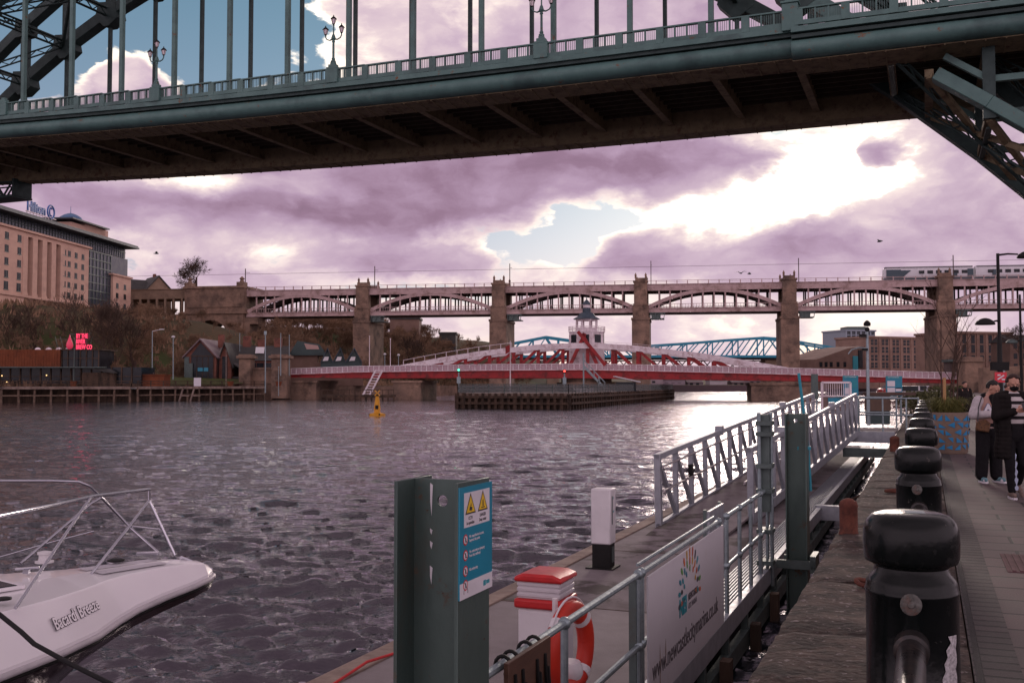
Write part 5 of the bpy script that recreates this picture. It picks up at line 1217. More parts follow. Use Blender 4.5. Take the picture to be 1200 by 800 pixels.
# distant ridge
b = MB(); vs = []; 
xs = [-1400+i*60 for i in range(60)]
for Y_, f in ((900, 0), (960, 1), (1300, 1)):
    for x in xs: vs.append((x, Y_, 0 if not f else 15+6*noise.noise(V((x*.004, 3, 0)))+max(0, -x*.012)))
n_ = len(xs); b.add(vs, [(i, i+1, n_+i+1, n_+i) for i in range(n_-1)]+[(n_+i, n_+i+1, 2*n_+i+1, 2*n_+i) for i in range(n_-1)]); tag(b.build('distant_ridge', M['far'], smooth=60), kind='structure')
b = MB(); b.add([(-2500, 480, .2), (2500, 480, .2), (2500, 3400, 6), (-2500, 3400, 6)], [(0, 1, 2, 3)]); tag(b.build('upstream_plain', M['far']), kind='structure')
# ================================================================== train
TRZ = zr_top+.45
tr = thing('passenger_train', HF @ V((130, 4.5, TRZ)), 'white and dark grey passenger train crossing the railway bridge at the right', 'train')
M['trainwhite'] = mat('train_white', (.62, .61, .64), (.55, .54, .57), .35, 0, .5, 0, 5); M['traindark'] = plain('train_dark_blue', (.02, .05, .07), .35); M['trainroof'] = plain('train_roof_grey', (.14, .14, .15), .6)
def s_h(px): k = (px-600)/1200.; A2 = HA+HN*4; return (k*A2.y-A2.x)/(HD.x-k*HD.y)
s0 = s_h(1037); car = 24.5
for ci in range(3):
    c0 = s0+ci*(car+.7); b = MB(HF); pr = [(3.2, .8), (3.1, 2.2), (3.3, 3.2), (3.9, 3.75), (4.6, 3.9), (5.3, 3.75), (5.9, 3.2), (6.1, 2.2), (6.0, .8)]
    vs = [(s, d_, TRZ+z) for s in ([c0+.9, c0+car] if ci == 0 else [c0, c0+car]) for d_, z in pr]; k = len(pr)
    if ci == 0: vs += [(c0, d_*.9+.46, TRZ+z*.86+.1) for d_, z in pr]
    fs = [(i, (i+1) % k, (i+1) % k+k, i+k) for i in range(k)] + [tuple(range(k, 2*k))]
    fs += [(i+2*k, (i+1) % k+2*k, (i+1) % k, i) for i in range(k)]+[tuple(range(2*k, 3*k))[::-1]] if ci == 0 else [tuple(range(k))[::-1]]
    b.add(vs, fs); cr_ = b.build('carriage', M['trainwhite'], tr)
    b = MB(HF)
    if ci == 0: b.ab((c0+.6, 3.02, TRZ+.9), (c0+4.6, 3.12, TRZ+3.15)); b.prism([(c0+4.6, 3.05, TRZ+.9), (c0+5.2, 3.05, TRZ+.9), (c0+7.5, 3.05, TRZ+2.9), (c0+4.6, 3.05, TRZ+2.9)], (0, .08, 0))
    b.ab((c0+car-1.6, 3.02, TRZ+.9), (c0+car, 3.1, TRZ+3.1)); b.ab((c0, 3.4, TRZ+.2), (c0+car, 5.8, TRZ+.8)); b.build('dark_livery', M['traindark'], cr_)
    b = MB(HF); b.ab((c0+.4, 3.7, TRZ+3.72), (c0+car, 5.5, TRZ+4.0)); b.build('carriage_roof', M['trainroof'], cr_)
    for i in range(6 if ci == 0 else 8):
        s = c0+(9.6 if ci == 0 else 3.2)+i*2.35; b = MB(HF); b.ab((s, 2.96, TRZ+1.85), (s+1.5, 3.1, TRZ+2.75)); b.build('window', M['glassdark'], cr_)
    for s in (c0+car*.2, c0+car*.8):
        b = MB(HF); b.ab((s-.5, 2.98, TRZ+1.0), (s+.5, 3.08, TRZ+2.8)); b.build('door', M['traindark'], cr_)
b = MB(HF)
for ci in range(3):
    for w_ in (2.2, 4.6, car-4.6, car-2.2): b.T = HF @ Matrix.Translation((s0+ci*(car+.7)+w_, 3.7, TRZ+.3)) @ Matrix.Rotation(math.pi/2, 4, 'X'); b.lathe([(.42, -.1), (.42, .1)], n=12)
b.build('wheels', M['blackmatt'], tr)
# ================================================================== lamps and poles on the far bank
def pole(name, px, ytop, ybase, Y, lb, head='ball', m='galv', cat='street lamp', w=.12):
    p = W(px, ybase, Y); q = W(px, ytop, Y); o = thing(name, p, lb, cat); b = MB(); b.tube(p-EZ*1.5, q, w, w*.7, 6); b.build('pole', M[m], o)
    b = MB()
    if head == 'ball': b.lathe([(.1, 0), (.34, .1), (.36, .35), (.1, .5)], q, 8)
    elif head == 'arm': b.bar(q, q+V((1.7, 0, .35)), .12); b.box(q+V((2.0, 0, .4)), (.9, .3, .18))
    elif head == 'box': b.box(q, (.5, .4, .8))
    else: b.ball(q, .15, 6)
    b.build('lamp_head' if cat == 'street lamp' else 'finial', M['whiteplastic'] if cat == 'street lamp' else M[m], o); return o
pole('street_lamp', 203, 396, 436, 209, 'thick pale street lamp standing left of the glazed gable house')
pole('street_lamp', 178.5, 388, 432, 214, 'slender street lamp with a side arm left of the thick pale one', 'arm')
pole('mast', 311, 390, 452, 219, 'tall grey mast with small boxes between the two far gate piers', 'box', cat='mast', w=.16)
pole('mast', 281, 391, 404, 236, 'short pale mast above the long slate roof', 'none', cat='mast', w=.1)
pole('mast', 329, 391, 432, 221, 'pale tapering mast on the right far gate pier', 'none', cat='mast', w=.12)
pole('mast', 339, 393, 432, 223, 'pale mast at the left tip of the red bridge', 'none', cat='mast', w=.12)
pole('mast', 433, 394, 430, 227, 'white mast on the red bridge left of the access stair', 'none', 'whitepaint', 'mast', .1)
pole('mast', 457.5, 397, 430, 227, 'white mast on the red bridge above the left pier', 'none', 'whitepaint', 'mast', .1)
pole('street_lamp', 451, 416, 432, 250, 'short street lamp behind the red bridge between the two white masts')
pole('street_lamp', 467, 417, 432, 250, 'short street lamp behind the bowed chord of the red bridge')
pole('mast', 265, 411, 452, 216, 'thin bare sapling stake in front of the narrow gable house', 'none', 'timberlight', 'post', .1)
pole('mast', 326.5, 430, 455, 206, 'thin post rising from the orange tub below the gate pier', 'none', 'galv', 'post', .08)
for (x, lb) in ((270, 'orange planter tub on the wharf below the narrow gable house'), (326.5, 'orange planter tub on the wharf below the right gate pier')):
    p = W(x, 452, 207 if x < 300 else 212); b = MB(); b.lathe([(.45, 0), (.7, .95)], (p.x, p.y, 1.2), 10); tag(b.build('plant_tub', M['corten']), lb, 'plant tub', 'tubs on the wharf')
p = W(233, 450, 205); b = MB(); b.ab((p.x-.7, 204, 1.2), (p.x+.7, 204.15, 2.9)); tag(b.build('notice_board', M['signwhite']), 'white notice board on the wharf railing below the glazed gable', 'notice board')
# ================================================================== trees
def tree_mesh(b, base, h, seed, spread=.42, depth=6, r0=.22, twig=.03, n0=4, lean=0, rmin=.018, first=.22, m=0, up=.25):
    rd = random.Random(seed)
    def grow(p, d, ln, r, lv):
        k = 3 if lv < 3 else 2; pts = [p]; rad = [r]; q = V(p); dd = V(d)
        for i in range(k):
            dd = (dd+V((rd.uniform(-1, 1), rd.uniform(-1, 1), rd.uniform(-.4, .8)))*.16).normalized(); q = q+dd*ln/k; pts.append(V(q)); rad.append(max(rmin, r*(1-.42*(i+1)/k)))
        b.path(pts, rad, 6 if lv == 0 else (4 if lv < 3 else 3), m)
        if lv >= depth: return
        nb = rd.choice([2, 3, 3]) if lv else n0
        for i in range(nb):
            a = rd.uniform(0, 6.283); t = rd.uniform(.45, 1) if i else 1
            base_ = pts[0].lerp(pts[-1], t) if t < 1 else pts[-1]
            sp = spread*rd.uniform(.7, 1.5); x = dd.cross(V((0, 0, 1)));
            if x.length < .1: x = V((1, 0, 0))
            x.normalize(); y = x.cross(dd)
            nd = (dd+(x*math.cos(a)+y*math.sin(a))*sp*1.5+V((0, 0, up))).normalized()
            grow(base_, nd, ln*rd.uniform(.62, .86), max(rmin, rad[-1]*rd.uniform(.6, .85)), lv+1)
    grow(V(base)-EZ*.5, V((lean, 0, 1)).normalized(), h*first+.5, r0, 0)
def bare_tree(name, base, h, seed, lb, cat='tree', group=None, **k):
    o = thing(name, base, lb, cat, group); b = MB(); b2 = MB()
    kk = dict(k); tree_mesh(b2, base, h, seed, **kk)
    # split trunk (first chain) from crown
    b2.build('crown', M['bark'], o, smooth=0)
    b.path([V(base)-EZ*.6, V(base)+EZ*h*.12, V(base)+EZ*h*.2], [k.get('r0', .22)*1.35, k.get('r0', .22)*1.12, k.get('r0', .22)*.9], 8); b.build('trunk', M['bark'], o); return o
for i, (px_, yb, Y, h, lb) in enumerate(((97, 440, 228, 19, 'bare tree with forked trunk in front of the glass bay of the hotel'), (118, 440, 226, 20, 'tallest bare tree in front of the hotel, right of the forked one'), (136, 442, 228, 18.5, 'bare tree in front of the right end of the hotel'), (42, 425, 226, 15, 'bare tree behind the bar roof left of the neon drop'), (158, 440, 232, 17, 'bare tree below the colonnaded viaduct approach'), (14, 425, 228, 14, 'bare tree behind the bar roof near the left edge'))):
    p = W(px_, yb, Y); bare_tree('bare_tree', p, h, 40+i, lb, group='bare trees on the slope below the hotel', depth=6, r0=.34, spread=.36, rmin=.032, first=.26)
p = W(230, 337, 380); bare_tree('skyline_tree', p-EZ*1, 25, 3, 'round crowned bare tree standing alone on the skyline above the abutment', depth=7, r0=.36, spread=.62, rmin=.034, first=.15, n0=7, up=.12)
p = W(1196, 425, 250); bare_tree('bare_tree', p, 14, 66, 'bare tree at the far right edge behind the street wall', depth=6, r0=.25, spread=.5, rmin=.03)
p = W(474, 430, 330); bare_tree('pale_tree', p-EZ*3, 20, 9, 'pale barked bare tree on the wooded hill between the first two stone piers', depth=6, r0=.3, spread=.5, rmin=.04)
# the wood on the slope: one mass of bare crowns
def woodland():
    tmpl = []
    for s in range(7):
        b = MB(); tree_mesh(b, (0, 0, 0), 9.0, 100+s, depth=6, r0=.16, spread=.5, rmin=.034, first=.2, n0=4)
        v = np.array([tuple(q) for q in b.v]); tmpl.append((v, b.f))
    rd = random.Random(2); V_ = []; F_ = []; off = 0; cnt = 0; tries = 0
    while cnt < 540 and tries < 20000:
        tries += 1; x = rd.uniform(-190, 75); y = rd.uniform(200, 440); d = bank_d(x, y)
        if d < 17 or d > 100: continue
        px_ = 600+1200*x/y
        if px_ < -60 or px_ > 620: continue
        if px_ < 150 and d > 46: continue
        if 150 < px_ < 300 and y > 322 and y < 360: continue
        if d < 30 and px_ < 90: continue
        if x > -60 and y < 305 and d < 30: continue
        q = (V((x, y, 0))-HA); s = q.dot(HD); dd = q.dot(HN)
        if -3 < dd < 15 and s > -90: continue
        if 225 < px_ < 345 and y < 252: continue
        if 218 < px_ < 300 and 285 < y < 350: continue
        if 330 < px_ < 432 and y < 262: continue
        v, f = tmpl[rd.randrange(7)]; k = rd.uniform(.65, 1.1)*(1 if x < -30 else .8)*(.72 if px_ < 150 and d > 32 else 1)*(.55 if 150 < px_ < 310 and y > 262 else 1); a = rd.uniform(0, 6.28)
        c, sn = math.cos(a)*k, math.sin(a)*k; R_ = np.array([[c, sn, 0], [-sn, c, 0], [0, 0, k]])
        V_.append(v @ R_+np.array([x, y, ground_z(x, y)])); F_.append(np.array([list(t) for t in f if len(t) == 4])+off); off += len(v); cnt += 1
    co = np.concatenate(V_); fa = np.concatenate(F_)
    me = bpy.data.meshes.new('woodland'); me.vertices.add(len(co)); me.vertices.foreach_set('co', co.ravel().astype(np.float32))
    me.loops.add(fa.size); me.loops.foreach_set('vertex_index', fa.ravel().astype(np.int32)); me.polygons.add(len(fa))
    me.polygons.foreach_set('loop_start', np.arange(0, fa.size, 4, dtype=np.int32)); me.polygons.foreach_set('loop_total', np.full(len(fa), 4, dtype=np.int32)); me.update(calc_edges=True)
    me.materials.append(M['twig']); o = bpy.data.objects.new('woodland', me); col.objects.link(o); tag(o, kind='stuff'); print('woodland', cnt, len(fa))
woodland()
# undergrowth on the slope
def scrub(name, n, region, hgt, mt, seed, lab=None):
    rd = random.Random(seed); b = MB()
    for _ in range(n):
        x, y = region(rd); z = ground_z(x, y) if y > 150 else 0
        for k in range(4):
            a = rd.uniform(0, 6.28); w_ = rd.uniform(.3, .9); h = rd.uniform(.5, 1)*hgt; t = V((math.cos(a)*w_, math.sin(a)*w_, 0)); u_ = V((rd.uniform(-.5, .5), rd.uniform(-.5, .5), h))
            c = V((x+rd.uniform(-1, 1), y+rd.uniform(-1, 1), z-.2)); b.add([c-t*.6, c+t*.6, c+u_+t*.2], [(0, 1, 2)])
    o = b.build(name, mt, smooth=0); tag(o, kind='stuff'); return o
def reg(rd):
    while True:
        x = rd.uniform(-170, 40); y = rd.uniform(195, 420); d = bank_d(x, y); p_ = 600+1200*x/y
        if 12 < d < 85 and -40 < p_ < 600 and not (x > -62 and y < 262 and d < 26) and not (190 < p_ < 340 and y < 250) and not (220 < p_ < 292 and y > 262): return x, y
scrub('undergrowth', 2600, reg, 1.9, M['twig'], 4)
# gulls
def gull(px_, py_, Y, lb, rz, sz=1.0):
    p = W(px_, py_, Y); o = thing('gull', p, lb, 'gull', 'gulls in the air'); o.rotation_euler = (0, 0, rz); o.scale = (sz,)*3
    mb = MB()
    sec = [(-.32, .01, .015), (-.2, .05, .045), (0, .085, .08), (.15, .07, .07), (.24, .05, .055), (.3, .02, .02)]
    vs = []; n = 8
    for (x, ry, rz_) in sec:
        for j in range(n): a = 6.283*j/n; vs.append(p+V((x, ry*math.cos(a), rz_*math.sin(a))))
    fs = [(i*n+j, i*n+(j+1) % n, (i+1)*n+(j+1) % n, (i+1)*n+j) for i in range(len(sec)-1) for j in range(n)]+[tuple(range(n)), tuple(range(5*n, 6*n))[::-1]]
    for s_ in (-1, 1):
        k = len(vs); top_ = [(.12, .06, .02), (.16, .35, .22), (-.02, .72, .12), (-.1, .7, .11), (-.02, .33, .18), (-.12, .06, .0)]
        vs += [p+V((x, y*s_, z)) for x, y, z in top_]+[p+V((x, y*s_, z-.018)) for x, y, z in top_]
        fs += [tuple(k+i for i in (0, 1, 4, 5)), tuple(k+i for i in (1, 2, 3, 4)), tuple(k+i+6 for i in (5, 4, 1, 0)), tuple(k+i+6 for i in (4, 3, 2, 1))]+[(k+i, k+(i+1) % 6, k+(i+1) % 6+6, k+i+6) for i in range(6)]
    mb.add(vs, fs); mb.build('body', M['galvdark'], o)
gull(868, 320, 110, 'gull flying just above the railway bridge parapet near the middle', .9, 1.0)
gull(1031, 283, 100, 'gull high above the train', 2.4, .9)
gull(183, 297, 130, 'dark gull flying above the gabled stone house at the left', .2, 1.1)
gull(878, 321, 118, 'gull just right of the one above the railway bridge parapet', -.5, .8)
# ================================================================== quay furniture
BU = [5.32, 10.9, 15.5, 20.0, 24.4, 28.9, 33.4, 37.9, 42.4]; BRr = -.08
BL = ['nearest black bollard with a chipped cap, white paint patch and fat tube rail', 'second black bollard from the camera, below the walkers', 'third black bollard from the camera', 'fourth black bollard from the camera', 'fifth black bollard, in line with the patterned planter', 'sixth black bollard from the camera, just past the planter', 'seventh black bollard from the camera', 'eighth black bollard from the camera', 'farthest black bollard beside the curved end of the platform railing']
def bollard():
    o = thing('bollard', (0, 0, 0), BL[0], 'bollard', 'black bollards along the quay edge'); b = MB()
    b.lathe([(.25, 0), (.25, .03), (.222, .06), (.218, .40), (.219, .60), (.223, .606), (.223, .62), (.218, .626), (.216, .655), (.205, .675), (.182, .70), (.172, .73)], n=40); b.build('shaft', M['black'], o, smooth=50)
    b = MB(); b.lathe([(.172, .728), (.19, .742), (.218, .755), (.226, .775), (.229, .85), (.226, .905), (.212, .945), (.185, .972), (.14, .985), (.06, .990)], n=40); b.build('cap', M['black'], o, smooth=60)
    b = MB(); b.T = Matrix.Translation((0, -.212, .585)) @ Matrix.Rotation(math.pi/2, 4, 'X'); b.lathe([(.050, -.01), (.050, .008), (.040, .011), (.018, .012), (.014, .022)], n=20); b.build('boss', M['bosschip'], o, smooth=50)
    return o
M['bosschip'] = mat('chipped_boss', (.05, .05, .045), (.14, .14, .13), .6, 0, 30, .3, 60, (.14, .06, .04), 20)
B0 = bollard()
for i, (u, lb) in enumerate(zip(BU, BL)):
    o = B0 if i == 0 else dup(B0, label=lb); o.location = Q(BRr, u); o.rotation_euler = (.006*math.sin(i*2), .008*math.sin(i*3+1) if i else 0, -TH + (.07*math.sin(i*5) if i else 0)); o.scale = (.96, .96, 1)
# marks on the nearest bollard
c = Q(BRr, BU[0])
def on_shaft(a, z, r=.2215): return c+Matrix.Rotation(-TH, 3, 'Z') @ V((r*math.sin(a), -r*math.cos(a), z))
b = MB(); n_ = 14; rd = random.Random(8); vs = []
for i in range(n_+1):
    z = .0+.44*i/n_; e = .52+.30*(i/n_)**1.5+.14*rd.random()*(i % 2)
    vs += [on_shaft(e+(1.12-.05*(i % 3 == 0)-e)*q/6, z, .2225) for q in range(7)]
b.add(vs, [(7*i+q, 7*i+q+1, 7*i+q+8, 7*i+q+7) for i in range(n_) for q in range(6)]); k_ = b.build('paint_patch', mat('white_scrape', (.55, .53, .55), (.2, .2, .2), .7, 0, 60, .1, 60), None, smooth=0)
def adopt(o, root):    # world-built mesh becomes a part of root
    mi = (Matrix.Translation(root.location) @ root.rotation_euler.to_matrix().to_4x4()).inverted(); o.data.transform(mi); o.parent = root; return o
adopt(k_, B0)
b = MB(); top_ = c+V((-.0, -.06, .9905)); b.T = Matrix.Translation(top_) @ Matrix.Rotation(-.1, 4, 'Z') @ Matrix.Rotation(R(8), 4, 'X'); b.ab((-.045, -.018, 0), (.045, .03, .002)); b.ab((-.03, -.008, .002), (.03, .0, .003)); adopt(b.build('sticker', mat('worn_sticker', (.22, .30, .32), (.3, .33, .33), .5, 0, 60, 0), None), B0)
for i, (ua, ub) in enumerate(((BU[0], 0.6), (BU[1], BU[0]))):
    b = MB(); a = Q(BRr, ua-.19, .395); e = Q(BRr, ub+.19 if i else ub, .395)
    b.path([a, a+(e-a)*.03, a+(e-a)*.031, e], [.078, .078, .062, .062], 20); o = b.build('quay_rail', M['railtube'] if 'railtube' in M else M.setdefault('railtube', mat('worn_black_tube', (.012, .011, .011), (.022, .02, .02), .28, .2, 4, .1, 30, (.07, .05, .042), 9)), smooth=50)
    tag(o, ['fat worn black tube running toward the camera from the nearest bollard', 'fat black tube hidden between the first and second bollards'][i], 'rail')
# rust stub posts, rings, chain eyes on the coping
for i, (r, u, h, w_, lb) in enumerate(((-.80, 11.7, .36, .095, 'rounded rusty iron stub post on the coping beside the steel guide pile'), (-.72, 26.2, .36, .11, 'farther rusty iron stub post on the coping near the platform'))):
    b = MB(); b.lathe([(w_*1.15, -.02), (w_, .02), (w_, h*.75), (w_*1.06, h*.8), (w_*.9, h*.93), (w_*.5, h), (.01, h+.01)], Q(r, u), 16); tag(b.build('mooring_stub', M['rust'], smooth=50), lb, 'mooring post')
b = MB(); p = Q(-.38, 8.7, .03); b.path([p+V((.17*math.cos(a*.349), .11*math.sin(a*.349), .012*math.sin(a))) for a in range(18)], .02, 8, closed=True); tag(b.build('mooring_ring', M['rust']), 'rusty mooring ring lying on the coping behind the nearest bollard', 'mooring ring')
b = MB(); p = Q(-.42, 16.2, .03); b.path([p+V((.17*math.cos(a*.349), .11*math.sin(a*.349), .0)) for a in range(18)], .022, 8, closed=True); tag(b.build('mooring_ring', M['rust']), 'rusty mooring ring on the coping left of the third bollard', 'mooring ring')
# ================================================================== pontoon walkway
PW_ = thing('pontoon_walkway', Q(-3.5, 12, -1), 'grey floating walkway running along the quay with a textured deck', 'pontoon')
M['grip'] = mat('grip_deck', (.22, .19, .20), (.17, .145, .15), .75, 0, 1.4, 0, 60, (.24, .20, .19), 9, ga=(.70, .74))
n = M['grip'].node_tree.nodes; l = M['grip'].node_tree.links
ck = n.new('ShaderNodeTexChecker'); ck.inputs['Scale'].default_value = 36; t_ = n.new('ShaderNodeTexCoord'); l.new(t_.outputs['Object'], ck.inputs['Vector'])
bp = n.new('ShaderNodeBump'); bp.inputs['Strength'].default_value = .8; bp.inputs['Distance'].default_value = .008; l.new(ck.outputs['Fac'], bp.inputs['Height']); l.new(bp.outputs[0], n['Principled BSDF'].inputs['Normal'])
b = MB(QF); b.ab((-4.78, -6, -1.12), (-2.32, 11.5, -1.0)); b.build('grip_deck', M['grip'], PW_)
b = MB(QF); b.ab((-4.78, 11.51, -1.12), (-2.56, 46, -1.0)); b.build('concrete_deck', M['deck'], PW_)
b = MB(QF)
for u in (3.2, 7.4, 11.5, 15.6, 19.7, 23.8, 28, 33): b.ab((-4.78, u-.012, -1.0), (-2.56, u+.012, -.996))
b.build('deck_joints', M['timber'], PW_)
b = MB(QF); b.ab((-5.02, -6, -1.2), (-4.78, 46, -.975)); b.build('timber_edge', M['timberlight'], PW_, bevel=.01)
b = MB(QF); b.ab((-5.10, -6, -1.35), (-5.02, 46, -1.05)); b.ab((-2.32, -6, -1.22), (-2.08, 11.5, -.985)); b.ab((-2.18, 11.5, -1.22), (-2.08, 46, -.985)); b.build('edge_channel', M['alu'], PW_, bevel=.006)
b = MB(QF)
for i in range(9): b.ab((-2.54+i*.04, 11.55, -1.03), (-2.522+i*.04, 46, -.99))
for u in range(12, 46): b.ab((-2.56, u-.01, -1.04), (-2.18, u+.01, -1.005))
b.build('drain_grating', M['alu'], PW_)
b = MB(QF)
for i in range(17):
    u = -5+i*3; b.ab((-4.7, u-1.3, -2.1), (-2.3, u+1.3, -1.12))
b.build('floats', M['blackmatt'], PW_)
b = MB(QF)
for i in range(36): u = -4+i*1.3; b.bar((-2.12, u, -1.22), (-2.12, u, -1.42), .08)
b.ab((-2.16, -6, -1.6), (-2.06, 46, -1.4)); b.build('under_beam', M['galvdark'], PW_)
# dark mooring fenders/piles between walkway and wall
for i, u in enumerate((7.2, 9.0, 10.9, 12.9, 14.6)):
    b = MB(QF); b.ab((-2.04, u-.09, -4), (-1.93, u+.09, -1.28-.05*(i % 2))); tag(b.build('fender_pile', M['timber'], frame=None), 'dark timber fender pile beside the quay wall, %s' % ['nearest below the banner', 'second, below the middle of the banner', 'third, below the far end of the banner', 'fourth, below the ribbed drain strip', 'farthest, beside the steel guide pile'][i], 'pile', 'fender piles in the gap beside the quay')
b = MB(); rd = random.Random(3)
for _ in range(240):
    u = rd.uniform(5, 30); r = rd.uniform(-1.9, -.95); p = Q(r, u, -1.66); a = rd.uniform(0, 3.14); w_ = rd.uniform(.02, .09); t = V((math.cos(a), math.sin(a), rd.uniform(-.2, .5)))*w_
    s_ = V((-t.y, t.x, 0))*.5; b.add([p-t, p+s_, p+t, p-s_], [(0, 1, 2, 3)])
tag(b.build('flotsam', mat('river_litter', (.18, .15, .12), (.08, .06, .05), .8, 0, 4, 0), smooth=0), kind='stuff')
# railing: tubes with ball fittings
def fitting(b, p, r=.042): b.ball(p, (r, r, r*1.05), 10)
RZ, RM, RF = .10, -.46, -1.0; RR = -2.13
def railing(name, us, lb, z0=RZ, mid=True, r=RR, ext0=0, ext1=0):
    o = thing(name, Q(r, (us[0]+us[-1])/2, RF), lb, 'railing')
    b = MB(); b.path([Q(r, us[0]-ext0, z0), Q(r, us[-1]+ext1, z0)], .026, 10); b.build('top_rail', M['galv'], o)
    b = MB(); b.path([Q(r, us[0]-ext0, RM), Q(r, us[-1]+ext1, RM)], .024, 10); b.build('mid_rail', M['galv'], o)
    for u in us:
        b = MB(); b.tube(Q(r, u, RF-.22), Q(r, u, z0), .025, n=10); fitting(b, Q(r, u, z0)); fitting(b, Q(r, u, RM)); b.box(Q(r-.0, u, RF-.1), (.07, .09, .2)); b.build('post', M['galv'], o)
    return o
railing('handrail', [6.15, 7.93], 'galvanised tube handrail between the large guide pile and the white banner', ext0=4.6)
railing('handrail', [8.02, 11.30], 'galvanised tube handrail carrying the white banner')
railing('handrail', [11.78, 12.65, 13.5, 14.35, 15.0], 'galvanised tube handrail between the white banner and the far guide pile', ext1=.45)
# banner
bn = thing('marina_banner', Q(-2.09, 9.7, -.5), 'large white banner board with a ring of coloured dashes and a web address', 'banner')
b = MB(QF); b.ab((-2.096, 8.06, -1.10), (-2.082, 11.33, .065)); b.build('board', mat('banner_white', (.56, .55, .58), (.52, .51, .54), .5, 0, 1, .03, 20, (.42, .37, .34), 2.5, ga=(.6, .85)), bn)
BMx = face_m(Q(-2.079, 8.06, -1.10), -EU, EZ)  # placeholder, replaced below
# the face looks toward +r; reading left to right runs along +u
FM = lambda u, z, r=-2.079: face_m(Q(r, u, z), EU, EZ)
def on_banner(m_): return m_
M['txt'] = plain('banner_text', (.10, .09, .10), .6)
text('www.newcastlecitymarina.co.uk', .235, M['txt'], bn, FM(8.17, -.79), 'web_address', .001, .001, xs=.92)
text('NEI', .20, M['inkteal'], bn, FM(9.15, -.48), 'logo_letters', .012, .001, xs=1.0)
text('NEWCASTLE', .088, M['txt'], bn, FM(9.52, -.405), 'logo_lettering', .002, .001, xs=.82)
text('CITY MARINA', .075, M['inkgrey'], bn, FM(9.52, -.485), 'logo_lettering', 0, .001, xs=.82)
cols = [(.55, .12, .03), (.02, .25, .3), (.6, .2, .04), (.12, .3, .08), (.05, .05, .06), (.5, .3, .05), (.02, .2, .28), (.45, .1, .05)]
cmats = [plain('logo_dash', c_, .5) for c_ in cols]
for ring_, (ra, nn_) in enumerate(((.37, 13), (.29, 11), (.22, 7))):
    for i in range(nn_):
        a = math.radians(-8+196*i/(nn_-1)); cx, cz = 9.60+ra*1.2*math.cos(a), -.34+ra*math.sin(a)
        b = MB(); b.T = FM(cx, cz) @ Matrix.Rotation(a, 4, 'Z'); h_ = .052-.010*ring_; b.prism([(-h_, 0, 0), (-h_*.5, .02, 0), (h_*.6, .022, 0), (h_, 0, 0), (h_*.6, -.022, 0), (-h_*.5, -.02, 0)], (0, 0, .001)); b.build('logo_dash', cmats[(i*3+ring_) % 8], bn, smooth=0)
b = MB(); 
for (u, z, h_) in ((8.42, -.55, .5), (8.62, -.55, .22)): b.T = FM(u, z); b.prism([(0, 0, 0), (.018, -.1, 0), (.012, -h_, 0), (-.01, -h_*.7, 0)], (0, 0, .0006))
b.build('rust_run', mat('rust_stain', (.26, .17, .13), (.34, .26, .22), .8, 0, 20, 0), bn, smooth=0)
b = MB(QF); b.path([(-2.16, 8.02, .16), (-2.16, 11.2, .16)], .014, 6); b.build('top_bar', M['galv'], bn)
# dark edge strip at near end of banner
b = MB(QF); b.ab((-2.2, 7.9, -1.2), (-2.14, 7.98, .06)); tag(b.build('angle_post', M['galvdark']), 'dark steel angle post at the near end of the white banner', 'post')
b = MB(); 
for dz in (.04, -.5):
    b.path([Q(-2.13, 11.33+.04*i, dz-.05*math.sin(math.pi*i/9)) for i in range(10)], .012, 5)
tag(b.build('gate_chain', M['galv']), 'short galvanised chain closing the gap at the far end of the banner', 'chain')
# brown board hung on the handrail
bd = thing('hanging_board', Q(-2.08, 5.6, -.3), 'dark brown board hung on the handrail with black hooks in front of the lifebuoy', 'board')
b = MB(QF); b.ab((-2.085, 5.04, -1.0), (-2.055, 5.69, .135)); b.build('panel', mat('varnished_board', (.09, .045, .028), (.06, .03, .02), .6, 0, 2, .1, 20, stretch=(1, 1, 6)), bd, bevel=.004)
for u in (5.12, 5.23, 5.45, 5.58):
    b = MB(QF); b.path([(-2.12+.045*math.cos(a), u+.0, .10+.05*math.sin(a)) for a in [x*.45-1.4 for x in range(12)]], .011, 6); b.path([(-2.05, u, .06), (-2.04, u, -.1), (-2.03, u+.02, -.14), (-2.04, u+.04, -.1), (-2.045, u+.03, -.02)], .011, 6); b.build('hook', M['blackmatt'], bd)
